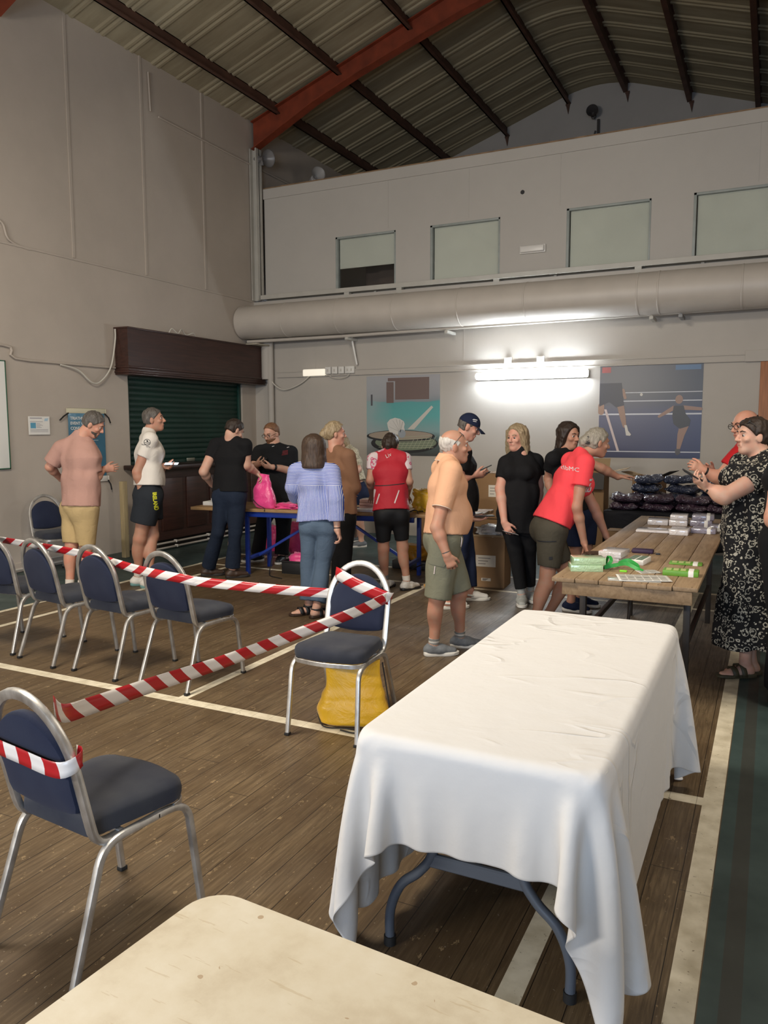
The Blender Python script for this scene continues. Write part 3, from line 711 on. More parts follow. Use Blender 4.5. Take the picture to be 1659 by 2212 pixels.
prints('printed_player', M2, [V2(ell_poly((0.785, 0.615), 0.036, 0.046)), V2(capsule_poly((0.74, 0.53), (0.63, 0.46), 0.022, 0.016)), V2(capsule_poly((0.83, 0.53), (0.99, 0.515), 0.022, 0.016)), V2(capsule_poly((0.63, 0.46), (0.60, 0.44), 0.016, 0.014)), V2(capsule_poly((0.845, 0.36), (0.815, 0.25), 0.045, 0.034)), V2(capsule_poly((0.815, 0.25), (0.795, 0.11), 0.034, 0.018))], flat('skin', (0.27, 0.15, 0.095, 1)), p2, 0.0024)
prints('printed_player', M2, [V2([(0.735, 0.55), (0.83, 0.55), (0.85, 0.47), (0.90, 0.40), (0.89, 0.34), (0.80, 0.31), (0.74, 0.36), (0.725, 0.44)])], flat('player_black', (0.012, 0.012, 0.014, 1)), p2, 0.0036)
prints('printed_player', M2, [V2([(0.765, 0.10), (0.81, 0.10), (0.815, 0.055), (0.785, 0.03), (0.765, 0.05)])], flat('shoe_dark', (0.05, 0.04, 0.04, 1)), p2, 0.0036)
prints('printed_shuttlecock', M2, [V2(ell_poly((0.42, 0.672), 0.014, 0.016))], flat('shoe_white', (0.55, 0.52, 0.46, 1)), p2, 0.004)
prints('printed_sponsor_block', M2, [V2([(0.02, 0.91), (0.11, 0.91), (0.11, 0.97), (0.02, 0.97)])], flat('red_block', (0.35, 0.05, 0.05, 1)), p2, 0.0016)
prints('printed_sponsor_block', M2, [V2([(0.74, 0.92), (0.98, 0.92), (0.98, 0.97), (0.74, 0.97)])], flat('blue_block', (0.05, 0.13, 0.26, 1)), p2, 0.0016)
# blue rules poster on the left wall
M3 = frame_m((WX+0.022, 6.985, 1.05), (0, 1, 0), (0, 0, 1))
m = mat('blue_glossy_print', (0.045, 0.16, 0.25, 1), 0.16, var=0.25, vs=2.0, bump=0.25, bs=6, bd=0.02)
p3 = poster('rules_poster', 'glossy blue text poster taped to left wall behind pink T-shirt man', M3, 0.585, 0.80, m)
b = MB(); b.box((-0.02, 0.80, -0.004), (0.61, 0.862, 0.004), 0.01, M3); b.build('top_strip', mat('cream_strip', (0.62, 0.58, 0.42, 1), 0.5), p3, world=True)
b = MB(); b.box((-0.01, -0.07, -0.004), (0.62, 0.0, 0.003), 0.01, M3); b.build('bottom_strip', M_PAPER, p3, world=True)
for i, s in enumerate(('TRIATHLON IRELAND', 'EVENT CODE OF', 'CONDUCT')):
    text('poster_heading', s, 0.052, M3 @ Matrix.Translation((0.03, 0.72-i*0.062, 0.0015)), M_PAPER, p3, bold=0.001)
for g in range(5):
    b = MB()
    for j in range(3):
        z = 0.50-g*0.095-j*0.022; w = 0.30+0.18*random.random()
        b.box((0.05, z, 0.0005), (0.05+w, z+0.008, 0.0015), M=M3)
    b.build('poster_paragraph', mat('pale_print', (0.36, 0.45, 0.50, 1), 0.3), p3, 0, world=True)
for (u, vv, dx, dy) in ((0.0, 0.80, -0.14, -0.09), (0.585, 0.80, 0.09, -0.12), (0.60, -0.06, 0.05, -0.13)):
    b = MB(); b.tube([M3 @ Vector((u, vv, 0.006)), M3 @ Vector((u+dx*0.6, vv+dy*0.45, 0.02)), M3 @ Vector((u+dx, vv+dy, 0.012))], 0.009, 6); b.build('tie_string', M_BLACK, p3, world=True)
# A4 notice
M4 = frame_m((WX+0.022, 6.405, 1.59), (0, 1, 0), (0, 0, 1))
p4 = poster('paper_notice', 'small white paper notice pinned to the wall between board and blue poster', M4, 0.30, 0.215, M_PAPER, 'notice')
prints('printed_block', M4, [[(0.025, 0.075), (0.10, 0.075), (0.10, 0.14), (0.025, 0.14)]], flat('cyan_block', (0.07, 0.30, 0.45, 1)), p4)
prints('printed_logo', M4, [[(0.22, 0.16), (0.27, 0.16), (0.28, 0.195), (0.23, 0.19)]], flat('pale_blue', (0.40, 0.55, 0.65, 1)), p4)
prints('printed_lines', M4, [[(0.02, 0.19), (0.19, 0.19), (0.19, 0.198), (0.02, 0.198)], [(0.02, 0.15), (0.20, 0.15), (0.20, 0.154), (0.02, 0.154)]]+[[(0.11, 0.13-0.012*i), (0.16+0.02*(i % 3), 0.13-0.012*i), (0.16+0.02*(i % 3), 0.133-0.012*i), (0.11, 0.133-0.012*i)] for i in range(5)]+[[(0.02, 0.06-0.014*i), (0.27, 0.06-0.014*i), (0.27, 0.063-0.014*i), (0.02, 0.063-0.014*i)] for i in range(3)], flat('grey_ink', (0.22, 0.20, 0.24, 1)), p4)
# white board
bd = thing('white_board', 'white board with a thin green edge at far left of the wall', 'board', (WX, 5.5, 1.21))
b = MB(); b.box((WX+0.003, 4.6, 1.215), (WX+0.025, 6.125, 2.415)); b.build('board_face', mat('board_white', (0.74, 0.73, 0.68, 1), 0.4), bd, 0, world=True)
for q in ((4.59, 1.205, 6.135, 1.217), (4.59, 2.413, 6.135, 2.425), (6.123, 1.205, 6.135, 2.425)):
    b = MB(); b.box((WX+0.003, q[0], q[1]), (WX+0.028, q[2], q[3])); b.build('edge_strip', mat('green_edge', (0.02, 0.10, 0.05, 1), 0.5), bd, 0, world=True)
# ------------------------------------------------------------------ banquet chairs
def m_alu():
    m = bpy.data.materials.new('worn_aluminium'); t = NT(m); v = t.coord('Object')
    f = t.noise(t.mapping(v, (1, 1, 0.5)), 18.0, 4.0, 0.6)
    t.col(t.ramp(f, [(0.3, (0.42, 0.41, 0.39)), (0.7, (0.66, 0.65, 0.62))])); t.set(Metallic=0.85, Roughness=t.ramp(f, [(0.3, (0.34, 0.34, 0.34)), (0.7, (0.5, 0.5, 0.5))]))
    t.bump(t.noise(v, 90, 2), 0.05, 0.001); return m
def m_fabric(name, c, c2):
    m = bpy.data.materials.new(name); t = NT(m); v = t.coord('Object')
    f = t.noise(v, 5.0, 4.0); w = t.noise(v, 420.0, 2.0)
    t.col(t.mix(t.ramp(f, [(0.35, (0, 0, 0)), (0.7, (1, 1, 1))]), c, c2)); t.set(Roughness=0.92, Specular_IOR_Level=0.15, Sheen_Weight=0.08)
    t.bump(w, 0.25, 0.0015); return m
M_ALU = m_alu()
M_BACKF = m_fabric('navy_back_fabric', (0.016, 0.020, 0.042, 1), (0.022, 0.028, 0.052, 1))
M_SEATF = m_fabric('navy_seat_fabric', (0.026, 0.029, 0.042, 1), (0.046, 0.049, 0.058, 1))
M_RUB = mat('black_rubber', (0.01, 0.01, 0.01, 1), 0.7)
PT = rrect(0.024, 0.024, 0.006, 2)
def chair_parts(root):
    SW = 0.202
    for s in (-1, 1):
        path = [(s*SW, -0.265, 0.012)] + [(s*SW, y, z) for (_, y, z) in bez((0, -0.145, 0.350, ), (0, -0.128, 0.395), (0, -0.10, 0.408), (0, -0.06, 0.410), 8)]
        path = [(s*(SW+0.012), -0.265, 0.012)] + [(s*SW, p[1], p[2]) for p in bez((0, -0.150, 0.345), (0, -0.132, 0.395), (0, -0.10, 0.408), (0, -0.05, 0.410), 8)]
        b = MB(); b.sweep(path, PT, up=(0, 1, 0.2)); leg = b.build('leg', M_ALU, root)
        b = MB(); b.box((s*(SW+0.012)-0.014, -0.282, 0.0), (s*(SW+0.012)+0.014, -0.250, 0.018), 0.003); b.build('rubber_foot', M_RUB, leg)
        path = [(s*SW, p[1], p[2]) for p in bez((0, 0.08, 0.410), (0, 0.16, 0.410), (0, 0.205, 0.405), (0, 0.222, 0.345), 8)]+[(s*(SW+0.008), 0.262, 0.010)]
        b = MB(); b.sweep(path, PT, up=(0, 0.2, 1)); leg = b.build('leg', M_ALU, root)
        b = MB(); b.box((s*(SW+0.008)-0.014, 0.248, 0.0), (s*(SW+0.008)+0.014, 0.278, 0.016), 0.003); b.build('rubber_foot', M_RUB, leg)
        b = MB(); b.sweep([(s*SW, -0.055, 0.410), (s*SW, 0.085, 0.410)], PT, up=(0, 0, 1)); b.build('side_rail', M_ALU, root)
    # back hoop
    TILT = math.radians(12.5); H0y, H0z = -0.150, 0.42
    def on_back(x, h, off=0.0):   # point on the tilted back plane, h above its foot
        return (x, H0y - math.sin(TILT)*h + off*math.cos(TILT), H0z + math.cos(TILT)*h + off*math.sin(TILT))
    RW, RH = 0.188, 0.475
    right = []
    for p in bez((RW-0.004, -0.045, 0.405), (RW-0.004, -0.12, 0.405), on_back(RW-0.004, -0.02), on_back(RW, 0.06), 7): right.append(p)
    n = 22
    archp = [on_back(RW*math.cos(math.radians(180*i/n))*(1.0), 0.245+(RH-0.245)*math.sin(math.radians(180*i/n))) for i in range(n+1)]
    left = [(-p[0], p[1], p[2]) for p in reversed(right)]
    b = MB(); b.sweep(right+archp+left, rrect(0.034, 0.022, 0.006, 2), up=(0, -1, -0.2)); b.build('back_frame', M_ALU, root)
    # back cushion
    RWc = RW-0.012
    def outline(k):
        pts = []
        hb = 0.095; top = RH-0.062
        for i in range(n+1):
            a = math.radians(180*i/n); pts.append((RWc*math.cos(a), 0.235+(top-0.235)*math.sin(a)))
        w = RWc-0.005
        pts += [(-w, 0.20), (-w, hb+0.03), (-w+0.008, hb+0.008), (-w+0.03, hb)] + [(-w+0.03+(2*w-0.06)*i/6, hb-0.012*math.sin(pi*i/6)) for i in range(1, 6)] + [(w-0.03, hb), (w-0.008, hb+0.008), (w, hb+0.03), (w, 0.20)]
        cx, cy = 0, 0.25
        return [(cx+(x-cx)*k, cy+(y-cy)*k) for x, y in pts]
    b = MB(); rings = []
    for k, off in ((0.0, -0.024), (0.5, -0.024), (0.86, -0.022), (0.97, -0.017), (1.0, -0.006), (1.0, 0.004), (0.975, 0.019), (0.88, 0.030), (0.6, 0.037), (0.25, 0.040), (0.0, 0.040)):
        rings.append([on_back(x, h, off) for x, h in outline(max(k, 0.01))])
    b.ring_loft(rings); b.build('backrest', M_BACKF, root)
    # seat
    def seat_outline(k):
        pts = []
        wf, wb, yb, yf = 0.212, 0.178, -0.155, 0.225
        def corner(cx, cy, r, a0): return [(cx+r*math.cos(math.radians(a0+22.5*i)), cy+r*math.sin(math.radians(a0+22.5*i))) for i in range(5)]
        pts += corner(wf-0.075, yf-0.075, 0.075, 0)
        pts += [((wf-0.075)*(1-2*i/6), yf+0.018*math.sin(pi*i/6)) for i in range(1, 6)]
        pts += corner(-wf+0.075, yf-0.075, 0.075, 90)
        pts += corner(-wb+0.03, yb+0.03, 0.03, 180)+corner(wb-0.03, yb+0.03, 0.03, 270)
        return [(x*k, 0.035+(y-0.035)*k) for x, y in pts]
    b = MB(); rings = []
    for k, z in ((0.01, 0.424), (0.9, 0.424), (0.985, 0.428), (1.0, 0.440), (1.005, 0.458), (0.99, 0.476), (0.95, 0.488), (0.85, 0.495), (0.6, 0.499), (0.3, 0.501), (0.01, 0.501)):
        rings.append([(x, y, z) for x, y in seat_outline(k)])
    b.ring_loft(rings); b.build('seat', M_SEATF, root)
    # front rail band
    so = seat_outline(0.985); front = so[:15]
    b = MB(); b.sweep([(x, y, 0.412) for x, y in front], rrect(0.008, 0.024, 0.002, 1), up=(0, 0, 1)); b.build('front_rail', M_ALU, root)
    b = MB(); b.box((-0.19, -0.06, 0.40), (0.19, -0.04, 0.42), 0.003); b.build('cross_rail', M_ALU, root)
    b = MB(); b.box((-0.17, 0.10, 0.405), (0.17, 0.115, 0.423), 0.002); b.build('cross_rail', M_ALU, root)
def face_to(dx, dy): return math.atan2(-dx, dy)     # local +y towards (dx, dy)
CH = [  # centre of the feet, facing, label
 ((-5.21, 4.09), face_to(-0.06, 0.53), 'blue banquet chair cut by the left edge, leftmost in the taped row'),
 ((-4.605, 4.05), face_to(0.085, 0.52), 'blue banquet chair in the taped row, second from the left edge'),
 ((-4.02, 4.02), face_to(0.055, 0.53), 'blue banquet chair in the taped row, third from the left edge'),
 ((-3.41, 4.01), face_to(0.050, 0.53), 'blue banquet chair at right end of the taped row, tape across its back'),
 ((-2.107, 3.742), face_to(0.045, -1.0), 'blue banquet chair facing us with a yellow bag underneath'),
 ((-1.965, 1.805), face_to(0.053, 0.523), 'nearest blue banquet chair, tape wrapped round its back, beside cream table'),
 ((-7.36, 6.35), face_to(0.97, -0.25), 'blue banquet chair standing against the left wall behind the pink T-shirt man'),
]
chair0 = thing('banquet_chair', CH[0][2], 'chair', group='blue banquet chairs')
chair_parts(chair0); CHO = []
for i, (p, a, lab) in enumerate(CH):
    o = chair0 if i == 0 else dup(chair0)
    o.location = (p[0], p[1], 0); o.rotation_euler = (0, 0, a); o['label'] = lab; CHO.append(o)
def ch_pt(i, x, y, z):
    a = CH[i][1]; c, s = math.cos(a), math.sin(a); px, py = CH[i][0]
    return Vector((px+c*x-s*y, py+s*x+c*y, z))
def hoop_pt(i, x, h, off=0.0):
    T = math.radians(12.5); return ch_pt(i, x, -0.150-math.sin(T)*h+off*math.cos(T), 0.42+math.cos(T)*h+off*math.sin(T))
# ------------------------------------------------------------------ barrier tape
M_TR = mat('tape_red', (0.42, 0.012, 0.018, 1), 0.28); M_TW = mat('tape_white', (0.74, 0.70, 0.66, 1), 0.28)
def tape(pts, w, ups, label, stripe=0.105, slant=0.5, n=14, parent=None, name='barrier_tape', fold=0.0):
    P = smooth_path(pts, n) if len(pts) > 2 else [Vector(pts[0])*(1-i/60)+Vector(pts[1])*(i/60) for i in range(61)]
    m = len(P); L = [0.0]
    for a, c in zip(P[:-1], P[1:]): L.append(L[-1]+(c-a).length)
    tot = L[-1]
    def at(s):
        s = min(max(s, 0), tot)
        i = max(k for k in range(m) if L[k] <= s+1e-9); i = min(i, m-2)
        t = (s-L[i])/max(L[i+1]-L[i], 1e-9); return P[i]*(1-t)+P[i+1]*t
    def upat(s):
        t = s/max(tot, 1e-9)*(len(ups)-1); i = min(int(t), len(ups)-2) if len(ups) > 1 else 0
        return Vector(ups[0]) if len(ups) == 1 else (Vector(ups[i])*(1-(t-i))+Vector(ups[i+1])*(t-i)).normalized()
    b = MB(); ns = int(tot/stripe)+2; sub = 4
    rows = 3
    for k in range(-1, ns):
        for j in range(sub):
            s0 = (k+j/sub)*stripe; s1 = (k+(j+1)/sub)*stripe
            for r_ in range(rows):
                def pt(s, r):
                    v = r/rows-0.5; q = min(max(s+slant*stripe*v*2, 0), tot)
                    bend = math.sin(q*9)*0.004*(1-4*v*v)
                    d = (at(min(q+0.01, tot))-at(max(q-0.01, 0))); 
                    nn = d.cross(upat(q)); nn = nn.normalized() if nn.length > 0 else Vector((0, 0, 0))
                    return at(q)+upat(q)*(w*v)+nn*bend
                q = [pt(s0, r_), pt(s1, r_), pt(s1, r_+1), pt(s0, r_+1)]
                if (q[0]-q[1]).length+(q[2]-q[3]).length > 1e-4: b.face(q, k % 2)
    bmesh.ops.remove_doubles(b.bm, verts=b.bm.verts, dist=1e-5)
    o = b.build(name, [M_TR, M_TW], parent, 180, world=parent is not None, recalc=False)
    sm = o.modifiers.new('thick', 'SOLIDIFY'); sm.thickness = 0.0006
    if parent is None: tag(o, label, 'tape', 'red and white barrier tapes')
    return o
UPV = [(0, 0, 1)]
def py(px, y_, Y): return Vector(ony(px, y_, Y))
pA = [py(-60, 1155, 4.0), py(20, 1169, 3.95), py(100, 1182, 3.92), py(165, 1194, 3.90), py(215, 1206, 3.88), py(262, 1220, 3.84), py(300, 1231, 3.78), py(345, 1241, 3.690), py(400, 1251, 3.70), py(425, 1256, 3.73), py(520, 1266, 3.79), py(620, 1275, 3.86), py(718, 1282, 3.945)]
tape(pA, 0.058, [(0, -0.5, 0.86), (0, -0.3, 0.95), (0, 0, 1), (0, 0.1, 1), (0, 0, 1)], 'red and white barrier tape running along the row of blue chairs to yellow-bag chair')
R5 = hoop_pt(4, -0.19, 0.30); L5 = hoop_pt(4, 0.185, 0.27); UL5 = hoop_pt(4, 0.10, 0.45)
R6 = hoop_pt(5, 0.19, 0.30)
pB = [hoop_pt(4, -0.188, 0.285, 0.035), py(760, 1325, 3.62), py(620, 1377, 3.22), py(480, 1430, 2.72), py(320, 1482, 2.18), py(200, 1523, 1.86), py(140, 1541, 1.70), hoop_pt(5, 0.116, 0.442, 0.030)]
tape(pB, 0.062, [(0.05, 0, 1), (0, 0, 1)], 'red and white barrier tape sloping from the yellow-bag chair down to the nearest chair', stripe=0.085)
# wrap round the facing chair (diagonal across its back) and round the nearest chair
pC = [hoop_pt(4, 0.152, 0.385, -0.02), hoop_pt(4, 0.145, 0.405, 0.028), hoop_pt(4, 0.02, 0.355, 0.046), hoop_pt(4, -0.10, 0.315, 0.046), hoop_pt(4, -0.195, 0.285, 0.032), hoop_pt(4, -0.205, 0.285, -0.018)]
tape(pC, 0.075, [(0.0, 0.0, 1), (0.35, 0.0, 0.9), (0.3, 0, 1)], 'short piece of red and white tape tied diagonally across the back of the yellow-bag chair', stripe=0.075, n=8)
pD = [hoop_pt(5, 0.17, 0.294, 0.030), hoop_pt(5, 0.204, 0.292, 0.026), hoop_pt(5, 0.207, 0.285, -0.018), hoop_pt(5, 0.16, 0.282, -0.046), hoop_pt(5, 0.0, 0.290, -0.048), hoop_pt(5, -0.16, 0.300, -0.046), hoop_pt(5, -0.208, 0.305, -0.018), hoop_pt(5, -0.207, 0.31, 0.03)]
tape(pD, 0.050, [(0, 0, 1)], 'piece of red and white tape wrapped round the back of the nearest blue chair', stripe=0.062, slant=0.12, n=8)

# ------------------------------------------------------------------ yellow drawstring bag under the facing chair
def soft_bag(name, label, m, c, ax, w, h, th, rings, seed, noise_amp=0.02, group=None, parts=None, n=40, tilt=0.0):
    """upright soft bag: rings = (height fraction, width fraction, thickness fraction)"""
    o = thing(name, label, 'bag', tuple(c), 0, group)
    ax = Vector(ax).normalized(); nrm = Vector((-ax.y, ax.x, 0)); R = []
    ks = []
    for k in range(41):
        t = k/40
        for (a, wa, ta), (b2, wb, tb) in zip(rings[:-1], rings[1:]):
            if a <= t <= b2 or (t == 1.0 and b2 == rings[-1][0]):
                u = (t-a)/max(b2-a, 1e-6); u = u*u*(3-2*u); ks.append((t, wa+(wb-wa)*u, ta+(tb-ta)*u)); break
    ks = [(0.0, 0.02, 0.02)]+ks+[(1.0, 0.02, 0.02)]
    for t, wf, tf in ks:
        ring = []
        for i in range(n):
            a = 2*pi*i/n; ca, sa = math.cos(a), math.sin(a)
            x = math.copysign(abs(ca)**0.55, ca)*w/2*wf; y = math.copysign(abs(sa)**0.8, sa)*th/2*tf
            p = Vector(c)+ax*x+nrm*y+Vector((0, 0, h*t+tilt*x))
            q = p*5+Vector((seed*7.1, seed*3.3, 0))
            d = mnoise.noise(q)*noise_amp+mnoise.noise(q*2.7)*noise_amp*0.5
            e = (ax*ca+nrm*sa)
            p = p+e*d*(1 if 0.03 < t else 0.3)
            p.z = max(p.z+ (mnoise.noise(q*1.7+Vector((9, 2, 4)))*noise_amp*0.8 if t > 0.15 else 0), c[2]+0.002)
            ring.append(p)
        R.append(ring)
    b = MB(); b.ring_loft(R); b.build('bag_body', m, o, 180, world=True)
    return o
def m_nylon(name, c, rough=0.42):
    m = bpy.data.materials.new(name); t = NT(m); v = t.coord('Object')
    f = t.noise(v, 7.0, 4.0, 0.6, 1.2); g = t.voro(t.mapping(v, (1, 1, 1)), 9.0)
    t.col(t.mix(t.math('MULTIPLY', f, 0.5), dark(c, 1.1), dark(c, 0.78))); t.set(Roughness=rough, Sheen_Weight=0.2, Subsurface_Weight=0.0)
    t.bump(t.math('ADD', f, t.math('MULTIPLY', g, 0.6)), 0.55, 0.02); return m
M_YEL = m_nylon('yellow_nylon', (0.72, 0.40, 0.012, 1)); M_PINK = m_nylon('pink_nylon', (0.74, 0.055, 0.23, 1), 0.35)
M_CORD = mat('black_cord', (0.012, 0.012, 0.012, 1), 0.7)
bc = Vector(onz(764, 1562, 0)); bc.z = 0
bag = soft_bag('drawstring_bag', 'yellow drawstring bag standing on the floor under the facing blue chair', M_YEL, (bc.x, bc.y, 0.0), (0.93, 0.36, 0), 0.40, 0.375, 0.16, [(0, 0.80, 0.8), (0.06, 0.95, 1.0), (0.22, 1.03, 1.0), (0.42, 0.93, 0.75), (0.6, 0.82, 0.55), (1.0, 0.76, 0.30)], 3, 0.016)
b = MB(); A = Vector((0.93, 0.36, 0)); N_ = Vector((0.36, -0.93, 0))
b.tube(smooth_path([bc-A*0.205+N_*0.0+Vector((0, 0, 0.05)), bc-A*0.16+N_*0.085+Vector((0, 0, 0.010)), bc-A*0.05+N_*0.10+Vector((0, 0, 0.008)), bc+A*0.06+N_*0.11+Vector((0, 0, 0.008)), bc+A*0.16+N_*0.10+Vector((0, 0, 0.01)), bc+A*0.21+N_*0.02+Vector((0, 0, 0.05)), bc+A*0.19+Vector((0, 0, 0.2)), bc+A*0.165+Vector((0, 0, 0.36))]), 0.004, 6)
b.build('cord', M_CORD, bag, world=True)
b = MB(); b.tube(smooth_path([bc-A*0.06+N_*0.12+Vector((0, 0, 0.006)), bc+A*0.02+N_*0.16+Vector((0, 0, 0.006)), bc+A*0.10+N_*0.14+Vector((0, 0, 0.006)), bc+A*0.15+N_*0.11+Vector((0, 0, 0.006))]), 0.004, 6); b.build('cord', M_CORD, bag, world=True)

# ------------------------------------------------------------------ folding table under a white cloth
TX0, TX1, TY0, TY1, TZ = -1.112, -0.352, 2.025, 3.845, 0.742
ft = thing('folding_table', 'grey-legged folding table hidden under the white tablecloth', 'table', ((TX0+TX1)/2, (TY0+TY1)/2, 0))
M_FT = mat('pale_plastic_top', (0.55, 0.54, 0.50, 1), 0.5); M_FL = mat('grey_powder_steel', (0.085, 0.10, 0.125, 1), 0.4)
b = MB(); b.sweep([((TX0+TX1)/2, (TY0+TY1)/2, TZ-0.045), ((TX0+TX1)/2, (TY0+TY1)/2, TZ)], rrect(TX1-TX0-0.016, TY1-TY0-0.016, 0.06, 5), up=(0, 1, 0)); b.build('table_top', M_FT, ft, world=True)
def wish_legs(cx, y, dirn, root, half=0.293):
    b = MB(); zt = TZ-0.05
    b.sweep([(cx-0.16, y, 0.325), (cx+0.16, y, 0.325)], rrect(0.02, 0.045, 0.005, 1))
    b.build('leg_crossbar', M_FL, root, world=True)
    b = MB(); b.tube([(cx-0.17, y, zt-0.02), (cx+0.17, y, zt-0.02)], 0.016, 10); b.build('top_crossbar', M_FL, root, world=True)
    for s in (-1, 1):
        b = MB(); b.tube(smooth_path([(cx+s*0.13, y, zt), (cx+s*0.135, y, 0.45), (cx+s*0.145, y, 0.345), (cx+s*0.19, y, 0.275), (cx+s*(half-0.04), y, 0.215), (cx+s*(half-0.002), y, 0.12), (cx+s*half, y, 0.015)], 6), 0.016, 10)
        lg = b.build('leg', M_FL, root, world=True)
        b = MB(); b.cyl((cx+s*half, y, 0), (cx+s*half, y, 0.03), 0.02); f = b.build('rubber_foot', M_RUB, lg)
wish_legs(-0.75, 2.15, 1, ft); wish_legs(-0.75, 3.70, -1, ft)
b = MB(); b.tube([(-0.75, 2.165, 0.325), (-0.75, 2.75, TZ-0.06)], 0.011, 8); b.build('leg_brace', M_FL, ft, world=True)

def sim_cloth(x0, x1, y0, y1, h, top, steps=230, iters=9):
    """position based drape over a rounded table top (bx0,bx1,by0,by1,z)"""
    bx0, bx1, by0, by1, bz = top
    nx = int(round((x1-x0)/h))+1; ny = int(round((y1-y0)/h))+1
    X, Y = np.meshgrid(np.linspace(x0, x1, nx), np.linspace(y0, y1, ny), indexing='ij')
    rs = np.random.RandomState(4)
    P = np.stack([X, Y, np.full_like(X, bz+0.006)], -1); P[..., 2] += rs.rand(nx, ny)*0.004
    V = np.zeros_like(P); hx = (x1-x0)/(nx-1); hy = (y1-y0)/(ny-1); dd = math.hypot(hx, hy)
    cons = []
    def sl(a, b_, par, ax, n): pass
    for par in (0, 1):
        cons.append(((slice(par, nx-1, 2), slice(None)), (slice(par+1, nx, 2), slice(None)), hx, 1.0))
        cons.append(((slice(None), slice(par, ny-1, 2)), (slice(None), slice(par+1, ny, 2)), hy, 1.0))
        cons.append(((slice(par, nx-1, 2), slice(0, ny-1)), (slice(par+1, nx, 2), slice(1, ny)), dd, 0.5))
        cons.append(((slice(par, nx-1, 2), slice(1, ny)), (slice(par+1, nx, 2), slice(0, ny-1)), dd, 0.5))
    for par in (0, 1, 2, 3):
        if par < 4:
            cons.append(((slice(par, nx-2, 4), slice(None)), (slice(par+2, nx, 4), slice(None)), 2*hx, 0.30))
            cons.append(((slice(None), slice(par, ny-2, 4)), (slice(None), slice(par+2, ny, 4)), 2*hy, 0.30))
    rc = 0.055
    def collide(P, Q):
        x, y, z = P[..., 0], P[..., 1], P[..., 2]
        # signed distance to the rounded rectangle in plan
        cx_, cy_ = (bx0+bx1)/2, (by0+by1)/2; ex, ey = (bx1-bx0)/2-rc, (by1-by0)/2-rc
        qx = np.abs(x-cx_)-ex; qy = np.abs(y-cy_)-ey
        mx = np.maximum(qx, 0); my = np.maximum(qy, 0); ol = np.sqrt(mx*mx+my*my)
        sd = ol+np.minimum(np.maximum(qx, qy), 0)-rc
        gx = np.where(ol > 1e-9, mx/np.maximum(ol, 1e-9), (qx > qy).astype(float))*np.sign(x-cx_)
        gy = np.where(ol > 1e-9, my/np.maximum(ol, 1e-9), (qx <= qy).astype(float))*np.sign(y-cy_)
        r_ = 0.007
        # rounded edge in section: distance to box shrunk by r_
        a = sd+r_; c = z-(bz-r_)
        inside = (sd < 0.004) & (z < bz+0.004) & (z > bz-0.10)
        top_ = inside & ((bz-z) < -sd+0.02) & (a <= 0)
        z = np.where(top_, bz+0.004, z)
        P[..., 2] = z
        P[..., 0] = np.where(top_, Q[..., 0]*0.9+P[..., 0]*0.1, P[..., 0]); P[..., 1] = np.where(top_, Q[..., 1]*0.9+P[..., 1]*0.1, P[..., 1])
        ed = inside & (a > 0) & (c > -0.03)
        L = np.sqrt(np.maximum(a, 0)**2+np.maximum(c, 0)**2); k = (r_+0.004)/np.maximum(L, 1e-6)
        push = ed & (L < r_+0.004)
        na = np.maximum(a, 0)*k; nc = np.maximum(c, 0)*k
        P[..., 0] = np.where(push, x+gx*(na-np.maximum(a, 0)), P[..., 0]); P[..., 1] = np.where(push, y+gy*(na-np.maximum(a, 0)), P[..., 1])
        P[..., 2] = np.where(push & (c > 0), (bz-r_)+nc, P[..., 2])
        side = (sd < 0.005) & (P[..., 2] <= bz-r_) & ~top_
        P[..., 0] = np.where(side, P[..., 0]+gx*(0.005-sd), P[..., 0]); P[..., 1] = np.where(side, P[..., 1]+gy*(0.005-sd), P[..., 1])
        P[..., 2] = np.maximum(P[..., 2], 0.006)
    dt = 1/60
    for st in range(steps):
        V[..., 2] -= 9.8*dt; V *= 0.965
        Q = P.copy(); P = P+V*dt
        for it in range(iters):
            for sa, sb, L0, k in cons:
                d = P[sb]-P[sa]; l = np.sqrt((d*d).sum(-1, keepdims=True)); c = d*((l-L0)/np.maximum(l, 1e-9)*0.5*k)
                P[sa] += c; P[sb] -= c
            collide(P, Q)
        V = (P-Q)/dt
        np.clip(V, -2.5, 2.5, out=V)
    return P
def m_cloth():
    m = bpy.data.materials.new('white_tablecloth'); t = NT(m); v = t.coord('Object')
    t.col((0.65, 0.64, 0.62, 1)); t.set(Roughness=0.85, Specular_IOR_Level=0.2, Sheen_Weight=0.15)
    cr = t.noise(t.mapping(v, (1.0, 2.6, 1.6), rot=(0.2, 0.1, 0.35)), 2.2, 2.0, 0.45, 0.5)
    ridge = t.math('ABSOLUTE', t.math('SUBTRACT', cr, 0.5)); rg = t.ramp(ridge, [(0.0, (1, 1, 1)), (0.035, (0.2, 0.2, 0.2)), (0.09, (0, 0, 0))])
    msk = t.ramp(t.noise(v, 1.7, 2.0), [(0.5, (0, 0, 0)), (0.64, (1, 1, 1))])
    h = t.math('ADD', t.math('MULTIPLY', t.math('MULTIPLY', rg, msk), 0.5), t.math('MULTIPLY', t.noise(v, 9.0, 4.0), 0.35))
    t.bump(h, 0.8, 0.02); return m
tc = sim_cloth(TX0-0.57, TX1+0.57, TY0-0.28, TY1+0.24, 0.024, (TX0, TX1, TY0, TY1, TZ+0.006), 250, 14)
b = MB(); nx, ny = tc.shape[:2]
b.grid(lambda u, v: tc[round(u*(nx-1)), round(v*(ny-1))], nx, ny)
cl = b.build('tablecloth', m_cloth(), None, 180); tag(cl, 'large white tablecloth draped over folding table, corners hanging almost to floor', 'tablecloth')
sm = cl.modifiers.new('sub', 'SUBSURF'); sm.levels = 2; sm.render_levels = 2
